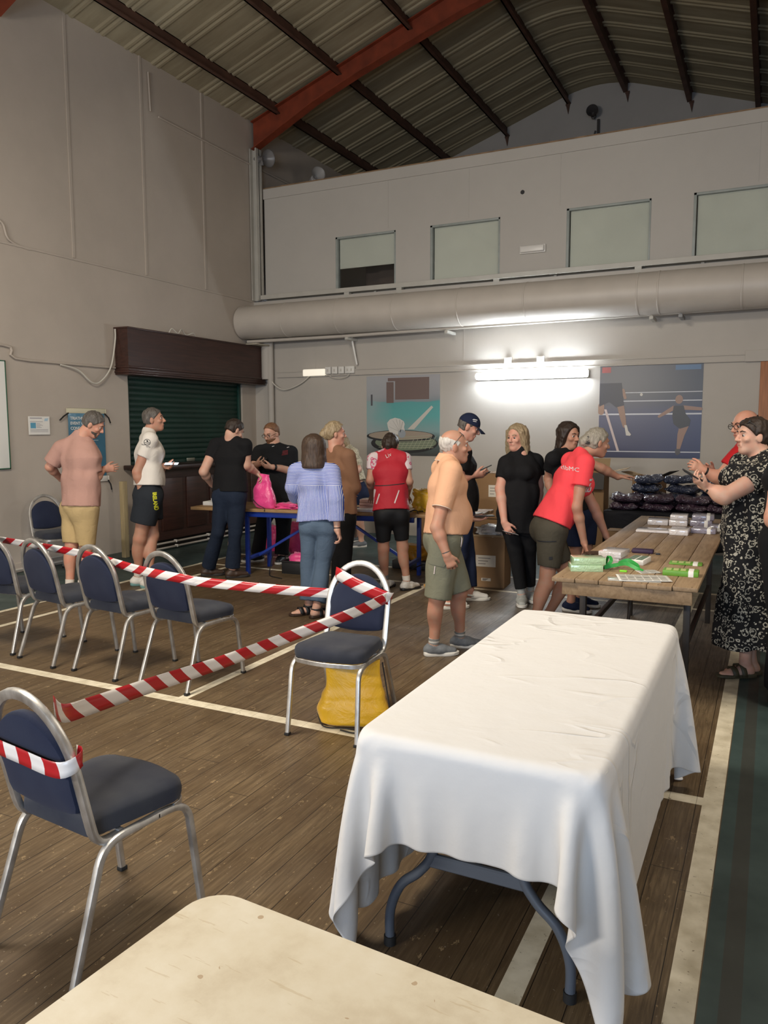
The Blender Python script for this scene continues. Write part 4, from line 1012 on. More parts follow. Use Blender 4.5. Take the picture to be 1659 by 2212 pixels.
sm = cl.modifiers.new('thick', 'SOLIDIFY'); sm.thickness = 0.0012; sm.offset = 1.0

# ------------------------------------------------------------------ cream folding table in the foreground
def m_cream():
    m = bpy.data.materials.new('stained_cream_plastic'); t = NT(m); v = t.coord('Object')
    f = t.noise(v, 7.0, 6.0, 0.65); c = t.ramp(f, [(0.3, (0.52, 0.44, 0.31)), (0.5, (0.62, 0.55, 0.41)), (0.7, (0.67, 0.61, 0.48))])
    sp = t.math('MULTIPLY', t.math('LESS_THAN', t.voro(v, 17.0), 0.10), t.math('GREATER_THAN', t.noise(v, 11.0, 2.0), 0.55))
    c = t.mix(t.math('MULTIPLY', sp, 0.6), c, (0.30, 0.17, 0.07, 1))
    sc_ = t.noise(t.mapping(v, (4, 40, 1), rot=(0, 0, 0.5)), 2.2, 3.0); c = t.mix(t.math('MULTIPLY', t.math('GREATER_THAN', sc_, 0.69), 0.35), c, (0.42, 0.31, 0.17, 1))
    t.col(c); t.set(Roughness=0.38); t.bump(t.noise(v, 260.0, 2.0), 0.06, 0.001); return m
ct = thing('folding_table', 'stained cream plastic folding table filling the bottom foreground', 'table', (0, 0.78, 0), math.radians(-4.0))
M_ = Matrix.Rotation(math.radians(-4.0), 4, 'Z')
# far left corner of the top at about (-0.985, 1.215)
fl = Vector((-0.987, 1.196, 0)); cen = fl + M_.to_3x3() @ Vector((0.92, -0.38, 0)); ct.location = (cen.x, cen.y, 0)
b = MB(); b.sweep([(0, 0, 0.70), (0, 0, 0.738), (0, 0, 0.745)], rrect(1.84, 0.76, 0.075, 7), up=(0, 1, 0), scales=[1, 1, 0.994]); b.build('table_top', m_cream(), ct)
for sx in (-1, 1):
    b = MB(); b.tube([(sx*0.66, -0.17, 0.42), (sx*0.66, 0.17, 0.42)], 0.016, 10); b.build('leg_crossbar', M_FL, ct)
    for s in (-1, 1):
        b = MB(); b.tube(smooth_path([(sx*0.66, s*0.13, 0.70), (sx*0.66, s*0.135, 0.50), (sx*0.66, s*0.16, 0.38), (sx*0.66, s*0.26, 0.24), (sx*0.66, s*0.29, 0.10), (sx*0.66, s*0.29, 0.0)], 6), 0.016, 10); b.build('leg', M_FL, ct)
# ------------------------------------------------------------------ implicit surfaces for figures and soft things
class Field:
    BIG = 0.06
    def __init__(s, lo, hi, h):
        s.h = h; s.lo = np.asarray(lo, float); n = np.ceil((np.asarray(hi, float)-s.lo)/h).astype(int)+1
        s.n = n; s.F = np.full(n, s.BIG, np.float32)
        s.ax = [(s.lo[i]+np.arange(n[i])*h).astype(np.float32) for i in range(3)]
    def win(s, lo, hi):
        a = np.maximum(np.floor((np.asarray(lo)-s.lo)/s.h).astype(int), 0); b = np.minimum(np.ceil((np.asarray(hi)-s.lo)/s.h).astype(int)+1, s.n)
        if np.any(b <= a): return None
        sl = tuple(slice(a[i], b[i]) for i in range(3))
        return sl, s.ax[0][sl[0]][:, None, None], s.ax[1][sl[1]][None, :, None], s.ax[2][sl[2]][None, None, :]
    def put(s, sl, d, k, sub=False):
        f = s.F[sl]
        if sub:
            d = -d; h = np.clip(0.5-0.5*(f-d)/max(k, 1e-5), 0, 1); s.F[sl] = f*(1-h)+d*h+k*h*(1-h)
        else:
            h = np.clip(0.5+0.5*(f-d)/max(k, 1e-5), 0, 1); s.F[sl] = f*(1-h)+d*h-k*h*(1-h)
    def cone(s, a, b, ra, rb, k=0.02, q=1.0, u=None, flat_a=False, flat_b=False, sub=False):
        a = np.asarray(a, float); b = np.asarray(b, float); m = max(ra, rb)*max(q, 1)+0.05
        w = s.win(np.minimum(a, b)-m, np.maximum(a, b)+m)
        if w is None: return s
        sl, X, Y, Z = w; L = np.linalg.norm(b-a); ax = (b-a)/max(L, 1e-9)
        x, y, z = X-a[0], Y-a[1], Z-a[2]
        al = x*ax[0]+y*ax[1]+z*ax[2]; t = np.clip(al/max(L, 1e-9), 0, 1)
        rx, ry, rz = x-ax[0]*L*t, y-ax[1]*L*t, z-ax[2]*L*t
        d2 = rx*rx+ry*ry+rz*rz
        if q != 1.0:
            u = np.asarray(u, float); u = u-ax*(u@ax); u = u/np.linalg.norm(u)
            lu = rx*u[0]+ry*u[1]+rz*u[2]; d2 = np.maximum(d2-lu*lu, 0)+lu*lu/(q*q)
        d = np.sqrt(d2)-(ra+(rb-ra)*t)
        if flat_b: d = np.maximum(d, al-L)
        if flat_a: d = np.maximum(d, -al)
        s.put(sl, d, k, sub); return s
    def ell(s, c, r, A=None, k=0.02, sub=False):
        """A: three axis vectors"""
        c = np.asarray(c, float); A = np.eye(3) if A is None else np.asarray(A, float); m = max(r)+0.05
        w = s.win(c-m, c+m)
        if w is None: return s
        sl, X, Y, Z = w; x, y, z = X-c[0], Y-c[1], Z-c[2]
        l = [x*A[i][0]+y*A[i][1]+z*A[i][2] for i in range(3)]
        k0 = np.sqrt(sum((l[i]/r[i])**2 for i in range(3))); k1 = np.sqrt(sum((l[i]/r[i]**2)**2 for i in range(3)))
        s.put(sl, k0*(k0-1)/np.maximum(k1, 1e-6), k, sub); return s
    def plane(s, p, n, lo=None, hi=None, k=0.0):
        """removes everything on the side n points to (inside the window)"""
        p = np.asarray(p, float); n = np.asarray(n, float); n = n/np.linalg.norm(n)
        w = s.win(s.lo if lo is None else lo, s.lo+s.n*s.h if hi is None else hi)
        if w is None: return s
        sl, X, Y, Z = w; d = (X-p[0])*n[0]+(Y-p[1])*n[1]+(Z-p[2])*n[2]
        s.F[sl] = np.maximum(s.F[sl], d); return s
    def noise(s, amp, fr, seed=1, oct=2):
        """fr: frequency per axis"""
        rs = np.random.RandomState(seed); tot = np.zeros(s.n, np.float32)
        for o in range(oct):
            R = rs.rand(16, 16, 16).astype(np.float32)*2-1
            c = [s.ax[i]*fr[i]*(2.03**o)+17.3*(o+1) for i in range(3)]
            i0 = [np.floor(v).astype(int) for v in c]; fr_ = [v-np.floor(v) for v in c]; fr_ = [v*v*(3-2*v) for v in fr_]
            acc = 0
            for dx in (0, 1):
                for dy in (0, 1):
                    for dz in (0, 1):
                        wx = (fr_[0] if dx else 1-fr_[0])[:, None, None]; wy = (fr_[1] if dy else 1-fr_[1])[None, :, None]; wz = (fr_[2] if dz else 1-fr_[2])[None, None, :]
                        acc = acc+R[np.ix_((i0[0]+dx) % 16, (i0[1]+dy) % 16, (i0[2]+dz) % 16)]*(wx*wy*wz)
            tot += acc.astype(np.float32)*(0.55**o)
        s.F += tot*amp; return s
    def mesh(s, name='m', smooth=1):
        F = s.F; F = F.copy(); F[0] = F[-1] = s.BIG; F[:, 0] = F[:, -1] = s.BIG; F[:, :, 0] = F[:, :, -1] = s.BIG
        ins = F < 0; nx, ny, nz = F.shape
        cnt = np.zeros((nx-1, ny-1, nz-1), np.int8)
        for dx in (0, 1):
            for dy in (0, 1):
                for dz in (0, 1): cnt += ins[dx:nx-1+dx, dy:ny-1+dy, dz:nz-1+dz]
        act = (cnt > 0) & (cnt < 8); I, J, K = np.nonzero(act); N = len(I)
        me = bpy.data.meshes.new(name)
        if N == 0: return me
        idx = np.full(act.shape, -1, np.int32); idx[I, J, K] = np.arange(N)
        acc = np.zeros((N, 3), np.float32); num = np.zeros(N, np.float32)
        C = {}
        for dx in (0, 1):
            for dy in (0, 1):
                for dz in (0, 1): C[dx, dy, dz] = F[I+dx, J+dy, K+dz]
        for a in range(3):
            for p in (0, 1):
                for q in (0, 1):
                    o = [p, q]; o.insert(a, 0); e = list(o); e[a] = 1
                    v0, v1 = C[tuple(o)], C[tuple(e)]; m = (v0 < 0) != (v1 < 0)
                    t = np.where(m, v0/np.where(m, v0-v1, 1), 0)
                    pt = np.tile(np.array(o, np.float32), (N, 1)); pt[:, a] = t
                    acc += pt*m[:, None]; num += m
        P = acc/num[:, None]+np.stack([I, J, K], 1); P = P*s.h+s.lo
        Q = []
        for a in range(3):
            sl0 = [slice(1, -1)]*3; sl1 = [slice(1, -1)]*3; sl0[a] = slice(0, -1); sl1[a] = slice(1, None)
            A0 = ins[tuple(sl0)]; A1 = ins[tuple(sl1)]; ch = np.nonzero(A0 != A1); base = [ch[i]+(0 if i == a else 1) for i in range(3)]
            flip = A0[ch]
            b1, b2 = (a+1) % 3, (a+2) % 3
            def cell(d1, d2):
                c = [base[0].copy(), base[1].copy(), base[2].copy()]; c[b1] = c[b1]-d1; c[b2] = c[b2]-d2
                return idx[c[0], c[1], c[2]]
            q = np.stack([cell(1, 1), cell(0, 1), cell(0, 0), cell(1, 0)], 1)
            q[~flip] = q[~flip][:, ::-1]; Q.append(q)
        Q = np.concatenate(Q); Q = Q[(Q >= 0).all(1)]
        for _ in range(smooth):       # a little tangential smoothing
            S = np.zeros_like(P); W = np.zeros(len(P))
            for i in range(4):
                for j in ((i+1) % 4, (i+3) % 4):
                    for c in range(3): S[:, c] += np.bincount(Q[:, i], P[Q[:, j], c], len(P))
                    W += np.bincount(Q[:, i], minlength=len(P))
            P = P*0.5+0.5*S/np.maximum(W, 1)[:, None]
        me.vertices.add(len(P)); me.vertices.foreach_set('co', P.astype(np.float32).ravel())
        nq = len(Q); me.loops.add(nq*4); me.loops.foreach_set('vertex_index', Q.astype(np.int32).ravel())
        me.polygons.add(nq); me.polygons.foreach_set('loop_start', np.arange(0, nq*4, 4, dtype=np.int32))
        me.update(calc_edges=True); me.shade_smooth(); return me
    def build(s, name, m, parent, smooth=1): return link(name, s.mesh(name, smooth), m, parent, world=True)

def V3(*a): return np.array(a, float)
def nrm(v): v = np.asarray(v, float); return v/max(np.linalg.norm(v), 1e-9)
def lerp(a, b, t): return np.asarray(a)*(1-t)+np.asarray(b)*t
UZ = V3(0, 0, 1)
def dirv(t, pitch=0.0):
    """t: 0 faces right in the view, 90 away, 180 left, 270 towards us; pitch > 0 looks down"""
    a = math.radians(t); h = IR*math.cos(a)+IA*math.sin(a); p = math.radians(pitch)
    return h*math.cos(p)-UZ*math.sin(p)

# ------------------------------------------------------------------ skin, hair, cloth
def m_skin(name, c):
    m = bpy.data.materials.new('skin_'+name); t = NT(m); v = t.coord('Object')
    f = t.noise(v, 22.0, 4.0); t.col(t.mix(t.ramp(f, [(0.3, (0, 0, 0)), (0.75, (1, 1, 1))]), c, (min(1, c[0]*1.08), c[1]*0.84, c[2]*0.80, 1)))
    t.set(Roughness=0.52, Specular_IOR_Level=0.35, Subsurface_Weight=0.08, Subsurface_Radius=(0.012, 0.005, 0.003), Subsurface_Scale=1.0)
    t.bump(t.noise(v, 130.0, 2.0), 0.08, 0.002); return m
SK_FAIR = m_skin('fair', (0.54, 0.345, 0.255, 1)); SK_PINK = m_skin('pinkish', (0.54, 0.315, 0.235, 1)); SK_TAN = m_skin('tanned', (0.41, 0.235, 0.16, 1)); SK_RED = m_skin('ruddy', (0.52, 0.295, 0.21, 1))
def m_hair(name, c, c2, strand=(90, 90, 9)):
    m = bpy.data.materials.new('hair_'+name); t = NT(m); v = t.coord('Object')
    f = t.noise(t.mapping(v, strand), 1.6, 4.0, 0.6, 0.3); t.col(t.ramp(f, [(0.3, c[:3]), (0.7, c2[:3])])); t.set(Roughness=0.5, Specular_IOR_Level=0.4)
    t.bump(f, 0.5, 0.006); return m
HR_DARK = m_hair('dark_brown', (0.012, 0.008, 0.006), (0.040, 0.024, 0.016)); HR_GREY = m_hair('grey_brown', (0.035, 0.028, 0.024), (0.13, 0.115, 0.10))
HR_BLOND = m_hair('ash_blond', (0.15, 0.105, 0.055), (0.40, 0.31, 0.19)); HR_BROWN = m_hair('brown', (0.020, 0.012, 0.008), (0.075, 0.043, 0.026))
HR_WHITE = m_hair('white', (0.42, 0.39, 0.35), (0.62, 0.58, 0.53)); HR_GINGER = m_hair('reddish', (0.10, 0.045, 0.020), (0.24, 0.12, 0.06)); HR_GBLOND = m_hair('grey_blond', (0.16, 0.14, 0.11), (0.36, 0.33, 0.27))
def m_cloth2(name, c, rough=0.88, wr=0.35, ws=9.0, sheen=0.0, var=0.07):
    m = bpy.data.materials.new('cloth_'+name); t = NT(m); v = t.coord('Object')
    f = t.noise(v, ws, 4.0, 0.55, 1.3); g = t.noise(v, 3.0, 3.0)
    t.col(t.mix(g, dark(c, 1-var), (min(1, c[0]*(1+var)), min(1, c[1]*(1+var)), min(1, c[2]*(1+var)), 1))); t.set(Roughness=rough, Specular_IOR_Level=0.2, Sheen_Weight=sheen)
    t.bump(t.math('ADD', f, t.math('MULTIPLY', t.noise(v, 300.0, 2.0), 0.06)), wr, 0.018); return m
M_EYE = mat('eye_white', (0.42, 0.37, 0.33, 1), 0.35); M_IRIS = mat('eye_iris', (0.018, 0.012, 0.010, 1), 0.2); M_LIP = mat('lips', (0.36, 0.12, 0.10, 1), 0.5)
M_GLASSF = mat('spectacle_frame', (0.015, 0.013, 0.012, 1), 0.3)
class Person:
    """figure from joints given in photo pixels plus a depth offset; K = (ox, oy, k) maps zoom coordinates to pixels"""
    def __init__(s, label, foot, K=(0, 0, 1), s_=1.0, skin=None, group=None, D=None):
        s.K = K; s.s = s_; s.skin = skin; px = s.px(*foot)
        f = onz(px[0], px[1], 0) if D is None else None
        s.D = depth(f) if D is None else D
        if f is None: f = atd(px[0], px[1], s.D); 
        s.foot = np.array([f[0], f[1], 0.0])
        s.root = thing('person', label, 'person', tuple(s.foot), 0, group)
        s.J = {}
    def px(s, x, y): ox, oy, k = s.K; return ox+x/k, oy+y/k
    def at(s, x, y, dd=0.0):
        p = s.px(x, y); return atd(p[0], p[1], s.D+dd)
    def floor(s, x, y):
        p = s.px(x, y); return onz(p[0], p[1], 0)
    def joints(s, **kw):
        for n, v in kw.items(): s.J[n] = np.asarray(s.at(*v) if isinstance(v, tuple) else v, float)
        return s
    def feet(s, **kw):
        for n, v in kw.items():
            f = s.floor(v[0], v[1]); s.J['an'+n] = V3(f[0], f[1], (v[3] if len(v) > 3 else 0.085)*s.s); s.J['ft'+n] = dirv(v[2])
        return s
    def frame(s, t, sw=0.172, hw=0.088, roll=0.0, t_hip=None):
        """body facing angle; fills shoulders and hips that are not given"""
        J = s.J; F = dirv(t); s.Fw = F; sp = nrm(J['nk']-J['pv']); s.sp = sp
        S = nrm(np.cross(F, UZ)); s.S = S                          # person's right
        F2 = F if t_hip is None else dirv(t_hip); S2 = nrm(np.cross(F2, UZ)); s.S2 = S2; s.F2 = F2
        Ft = nrm(np.cross(sp, -S)) if False else nrm(F-sp*(F@sp)); s.Ft = Ft
        for n, sg in (('R', 1), ('L', -1)):
            if 'sh'+n not in J: J['sh'+n] = J['nk']-sp*0.058*s.s+S*sg*sw*s.s+UZ*roll*sg
            if 'hp'+n not in J: J['hp'+n] = J['pv']+S2*sg*hw*s.s-UZ*0.02*s.s
        return s
    # --------------------------------------------------- torso helper used by body and tops
    def torso(s, fd, g=0.0, fat=1.0, belly=0.0, bust=0.0, hem=None, k=0.05, hemr=None, hipr=0.105):
        J = s.J; z = s.s; pv, nk, sp, S = J['pv'], J['nk'], s.sp, s.S
        L = np.linalg.norm(nk-pv)
        wa = pv+sp*L*0.36+s.Ft*0.005; ch = pv+sp*L*0.70+s.Ft*0.012*z; up = nk-sp*0.075*z
        R = lambda r: r*z*fat+g
        Q = lambda q, r: (q*r*z*fat+g)/(r*z*fat+g)
        fd.cone(pv, wa, R(hipr), R(0.092), k, Q(1.5, hipr), s.S2); fd.cone(wa, ch, R(0.092), R(0.108), k, Q(1.45, 0.1), S); fd.cone(ch, up, R(0.104), R(0.058), k, Q(1.65, 0.09), S)
        fd.cone(lerp(J['shR'], nk, 0.14), lerp(J['shL'], nk, 0.14), 0.046*z+g, 0.046*z+g, 0.04)
        for n in 'RL': fd.cone(J['sh'+n], nk+sp*0.022*z, 0.046*z+g*0.8, 0.046*z+g*0.5, 0.03)
        if belly: fd.ell(pv+sp*L*0.26+s.Ft*(0.045+belly*0.35)*z, ((0.12+belly*0.2)*z+g, (0.08+belly*0.32)*z+g, 0.16*z+g), (S, s.Ft, sp), 0.06)
        if bust:
            for sg in (1, -1): fd.ell(ch+s.Ft*(0.095+0.01*fat)*z+S*sg*0.075*z-sp*0.02*z, (0.06*z+g+bust, 0.05*z+g+bust, 0.06*z+g+bust), (S, s.Ft, sp), 0.04)
        if hem is not None: fd.cone(wa, hem, R(0.094) if hemr is None else lerp(R(0.094), hemr, 0.4), R(0.108) if hemr is None else hemr, k, 1.5 if hemr else Q(1.5, 0.1), S)
    def box3(s, names, m):
        P = np.array([s.J[n] for n in names]); return P.min(0)-m, P.max(0)+m
    # --------------------------------------------------- body
    def body(s, fat=1.0, belly=0.0, bust=0.0, arm=1.0, leg=1.0, hands=None, h=0.0065, foot=None, hd=None):
        J = s.J; z = s.s
        lo, hi = s.box3([q for q in J if not q.startswith('ft')], 0.24); lo[2] = max(lo[2], -0.03); hi[2] = J['hd'][2]+0.2
        fd = Field(lo, hi, h); s.torso(fd, -0.012, fat, belly, bust)
        nk = J['nk']; hc = J['hd']; F, U, S = s.Hf, s.Hu, s.Hs
        hs = s.hs
        base = hc-U*0.055*hs-F*0.025*hs
        fd.cone(nk-s.sp*0.02, base, 0.062*z*(0.5+0.5*fat), 0.054*hs*(0.5+0.5*min(fat, 1.2)), 0.03)
        for n in 'RL':
            a, e, w = J['sh'+n], J['el'+n], J['wr'+n]
            fd.cone(a, e, 0.054*z*arm, 0.042*z*arm, 0.03); fd.cone(e, lerp(e, w, 0.3), 0.041*z*arm, 0.043*z*arm, 0.025); fd.cone(lerp(e, w, 0.3), w, 0.042*z*arm, 0.027*z*min(arm, 1.1), 0.02)
            hp, kn, an = J['hp'+n], J['kn'+n], J['an'+n]
            fd.cone(hp, kn, 0.084*z*leg, 0.057*z*leg, 0.04); ft = J['ft'+n]
            fd.cone(kn, an, 0.054*z*leg, 0.036*z, 0.03)
            cd_ = nrm(an-kn); fb = nrm(ft-cd_*(ft@cd_))
            fd.ell(lerp(kn, an, 0.30)-fb*0.016*z, (0.050*z*leg, 0.052*z*leg, 0.115*z), (np.cross(fb, cd_), fb, cd_), 0.03)
            fd.ell(kn+fb*0.018*z, (0.042*z*leg, 0.040*z, 0.05*z), (np.cross(fb, cd_), fb, cd_), 0.03)
            g0 = V3(an[0], an[1], 0.0)
            fd.cone(an, g0-ft*0.035*z+UZ*0.04, 0.034*z, 0.030*z, 0.02); fd.cone(g0-ft*0.02*z+UZ*0.045, g0+ft*0.10*z+UZ*0.026, 0.036*z, 0.028*z, 0.02, 1.2, np.cross(ft, UZ)); fd.cone(g0+ft*0.09*z+UZ*0.024, g0+ft*0.155*z+UZ*0.020, 0.028*z, 0.018*z, 0.015, 1.45, np.cross(ft, UZ))
        # head
        A = (S, F, U)
        fd.ell(hc-F*0.012*hs+U*0.028*hs, (0.076*hs, 0.096*hs, 0.088*hs), A, 0.01)
        fd.ell(hc+F*0.022*hs-U*0.035*hs, (0.060*hs, 0.070*hs, 0.082*hs), A, 0.03)
        fd.ell(hc+F*0.066*hs-U*0.092*hs, (0.026*hs, 0.022*hs, 0.022*hs), A, 0.025)
        fd.cone(hc-F*0.01*hs-U*0.065*hs, hc+F*0.06*hs-U*0.095*hs, 0.046*hs, 0.022*hs, 0.03, 1.2, S)
        for sg in (1, -1):
            fd.ell(hc+F*0.090*hs+U*0.008*hs+S*sg*0.033*hs, (0.016*hs, 0.010*hs, 0.008*hs), A, 0.010, sub=True)
            fd.ell(hc+F*0.066*hs-U*0.022*hs+S*sg*0.042*hs, (0.022*hs, 0.020*hs, 0.018*hs), A, 0.015)
            fd.ell(hc-F*0.006*hs-U*0.012*hs+S*sg*0.079*hs, (0.010*hs, 0.021*hs, 0.033*hs), (nrm(S*sg+F*0.35), nrm(F-S*sg*0.35), U), 0.006)
        fd.cone(hc+F*0.080*hs+U*0.030*hs-S*0.03*hs, hc+F*0.080*hs+U*0.030*hs+S*0.03*hs, 0.012*hs, 0.012*hs, 0.014)
        fd.cone(hc+F*0.086*hs+U*0.020*hs, hc+F*0.112*hs-U*0.022*hs, 0.008*hs, 0.0125*hs, 0.008); fd.cone(hc+F*0.100*hs-U*0.028*hs-S*0.012*hs, hc+F*0.100*hs-U*0.028*hs+S*0.012*hs, 0.009*hs, 0.009*hs, 0.006)
        for dz_, r in ((-0.052, 0.0075), (-0.063, 0.0085)): fd.cone(hc+F*0.088*hs+U*dz_*hs-S*0.018*hs, hc+F*0.088*hs+U*dz_*hs+S*0.018*hs, r*hs, r*hs, 0.006)
        for n, hd_ in (hands or {}).items():
            s.hand(fd, n, *hd_)
        o = fd.build('body', s.skin, s.root); s.bodyo = o
        for sg in (1, -1):
            c = hc+F*0.0755*hs+U*0.006*hs+S*sg*0.030*hs; b = MB()
            b.blob((0, 0, 0), (0.0118*hs,)*3, sub=3)
            for f in b.bm.faces:
                f.material_index = 1 if (f.calc_center_median().normalized() @ Vector(nrm(F+U*-0.05))) > 0.72 else 0
            for v in b.bm.verts: v.co += Vector(c)
            b.build('eye', [M_EYE, M_IRIS], s.root, 180, world=True)
        return s
    def hand(s, fd, n, D, N, curl=0.4, spread=0.12, sc=None):
        """D: direction of the fingers, N: the way the palm faces"""
        z = s.s*(sc or 1.0); w = s.J['wr'+n]; D = nrm(D); N = nrm(np.asarray(N)-D*(np.asarray(N) @ D)); T = np.cross(D, N)*(1 if n == 'R' else -1)
        fd.cone(w, w+D*0.03*z, 0.026*z, 0.021*z, 0.015, 1.2, T); fd.cone(w+D*0.03*z, w+D*0.085*z, 0.0165*z, 0.0155*z, 0.015, 2.3, T)
        for i, (off, L) in enumerate(((0.031, 0.074), (0.0105, 0.083), (-0.0105, 0.077), (-0.030, 0.060))):
            p = w+D*(0.088-0.006*(abs(i-1.2)))*z+T*off*z; a = 0.0; d0 = nrm(D+T*spread*(1.2-i)*0.6); r = 0.0092*z if i < 3 else 0.0082*z
            for j, (fl, an) in enumerate(((0.46, 48), (0.30, 58), (0.24, 38))):
                a += math.radians(an)*curl*(1+0.08*(i-1)); d = d0*math.cos(a)+N*math.sin(a); q = p+d*L*fl*z
                fd.cone(p, q, r*(1-0.08*j), r*(0.92-0.10*j), 0.003); p = q
        p = w+D*0.028*z+T*0.024*z; d = nrm(D*0.75+T*0.70+N*0.35)
        fd.cone(p, p+d*0.042*z, 0.0145*z, 0.0115*z, 0.01); p2 = p+d*0.042*z; d = nrm(D*0.9+T*0.35+N*(0.2+0.6*curl)); fd.cone(p2, p2+d*0.030*z, 0.0110*z, 0.0095*z, 0.004); p3 = p2+d*0.03*z; d = nrm(D*0.9+T*0.05+N*(0.3+0.6*curl)); fd.cone(p3, p3+d*0.024*z, 0.0095*z, 0.007*z, 0.003)
    def head(s, t, pitch=0.0, roll=0.0, hs=1.0):
        F = dirv(t, pitch); S = nrm(np.cross(F, UZ)); U = np.cross(S, F); r = math.radians(roll)
        s.Hf = F; s.Hs = S*math.cos(r)-U*math.sin(r); s.Hu = U*math.cos(r)+S*math.sin(r); s.hs = hs; return s
    # --------------------------------------------------- clothes
    def top(s, name, m, hem, sleeve=0.5, g=0.016, fat=1.0, belly=0.0, bust=0.0, hemr=None, slr=None, neck=0.0, fold=0.006, vneck=False, h=0.0075, seed=1, hipr=0.105, ffr=(7, 7, 3), slk=0.02, sl_end=None, arms='RL'):
        """hem: world point the hem passes through; sleeve: fraction of upper arm, > 1 reaches into the forearm"""
        J = s.J; z = s.s; hem = np.asarray(hem, float); sp = s.sp
        hp = J['pv']+sp*((hem-J['pv']) @ sp)
        ns = ['nk', 'shR', 'shL', 'elR', 'elL', 'pv']+(['wrR', 'wrL'] if sleeve > 1 else [])
        P = np.array([J[n] for n in ns]+[hp]); fd = Field(P.min(0)-0.26, P.max(0)+0.18, h)
        s.torso(fd, g, fat, belly, bust, hem=hp-sp*0.03, hemr=hemr, hipr=hipr)
        if fold: fd.noise(fold*1.7, ffr, seed)
        fd.plane(hp, -sp)
        for n in arms:
            a, e, w = J['sh'+n], J['el'+n], J['wr'+n]; r0 = 0.060*z+g
            if sleeve <= 0: continue
            if sleeve <= 1:
                en = lerp(a, e, sleeve); fd.cone(a, en, r0, slr or (0.050*z+g*1.3), slk, flat_b=True)
            else:
                en = lerp(e, w, sleeve-1); re = slr or (0.045*z+g); fd.cone(a, e, r0, 0.048*z+g, slk); fd.cone(e, en, 0.047*z+g, sl_end or re*0.9, slk, flat_b=True)
        # neck opening
        up = nrm(sp+s.Ft*(0.25 if not vneck else 0.5)); c = J['nk']+sp*0.052*z+s.Ft*0.01*z+UZ*neck
        fd.plane(c, up, c-0.13, c+0.13)
        if sleeve <= 0:
            for n in 'RL': fd.ell(J['sh'+n]+s.S*(1 if n == 'R' else -1)*0.045, (0.055*z, 0.08*z, 0.09*z), (s.S, s.Ft, sp), 0.01, sub=True)
        return fd.build(name, m, s.root)
    def bottoms(s, name, m, end=0.9, g=0.018, rad=None, fat=1.0, waist=0.10, fold=0.006, h=0.0075, seed=2, flare=1.0, leg=1.0, hipr=0.105, belly=0.0, k=0.03, ffr=(6, 6, 4)):
        """end: fraction of the thigh (<= 1) or 1 + fraction of the shin"""
        J = s.J; z = s.s; pv = J['pv']; ns = ['pv', 'hpR', 'hpL', 'knR', 'knL']+(['anR', 'anL'] if end > 1 else [])
        P = np.array([J[n] for n in ns]); lo = P.min(0)-0.24; hi = P.max(0)+0.24; lo[2] = max(lo[2], -0.02); fd = Field(lo, hi, h)
        w = pv+s.sp*waist*z; QQ = lambda q, r: (q*r*z*fat+g)/(r*z*fat+g); fd.cone(pv, w+s.sp*0.02, hipr*z*fat+g, 0.084*z*fat+g*0.5, 0.03, QQ(1.5, hipr), s.S2)
        fd.cone(pv-UZ*0.06*z, pv, 0.085*z*fat+g, hipr*z*fat+g, 0.03, QQ(1.5, hipr), s.S2)
        for n in 'RL': fd.ell(J['hp'+n]-s.F2*0.032*z-UZ*0.02, (0.084*z*fat+g*0.5,)*3, None, 0.03)
        if belly: fd.ell(pv+s.sp*0.1+s.Ft*(0.05+belly*0.4)*z, ((0.13+belly*0.4)*z+g, (0.09+belly*0.5)*z+g, 0.12*z+g), (s.S, s.Ft, s.sp), 0.05)
        fd.plane(w, s.sp, pv-0.3, w+0.3)
        for n in 'RL':
            hp_, kn, an = J['hp'+n], J['kn'+n], J['an'+n]
            if end <= 1:
                en = lerp(hp_, kn, end); r1 = (0.088+(0.057-0.088)*end)*z*leg+g; fd.cone(hp_, en, 0.092*z*leg*min(fat, 1.15)+g, r1*flare, k, flat_b=True)
            else:
                en = lerp(kn, an, end-1); fd.cone(hp_, kn, 0.092*z*leg*min(fat, 1.15)+g, 0.060*z*leg+g, k); fd.cone(kn, en, 0.060*z*leg+g, (rad or (0.044*z+g))*flare, 0.02, flat_b=True)
        if fold: fd.noise(fold*1.4, ffr, seed)
        for n in 'RL':
            hp_, kn, an = J['hp'+n], J['kn'+n], J['an'+n]; en = lerp(hp_, kn, end) if end <= 1 else lerp(kn, an, end-1); ax = nrm(kn-hp_) if end <= 1 else nrm(an-kn)
            fd.plane(en, ax, en-np.array([0.13, 0.13, 0.10]), en+np.array([0.13, 0.13, 0.10]))
        return fd.build(name, m, s.root)
    def cuff(s, name, m, n, t0, t1, g=0.004, limb='shin'):
        """a short sleeve of fabric round the shin (sock) or the forearm (band)"""
        J = s.J; z = s.s
        a, b_, r0, r1 = (J['kn'+n], J['an'+n], 0.054*z, 0.036*z) if limb == 'shin' else (J['el'+n], J['wr'+n], 0.042*z, 0.027*z)
        p, q = lerp(a, b_, t0), lerp(a, b_, t1); r = lambda t: r0+(r1-r0)*t
        b = MB(); b.tube([p, lerp(p, q, 0.5), q], 1.0, 16, radii=[r(t0)+g, r((t0+t1)/2)+g, r(t1)+g]); return b.build(name, m, s.root, 60, world=True)
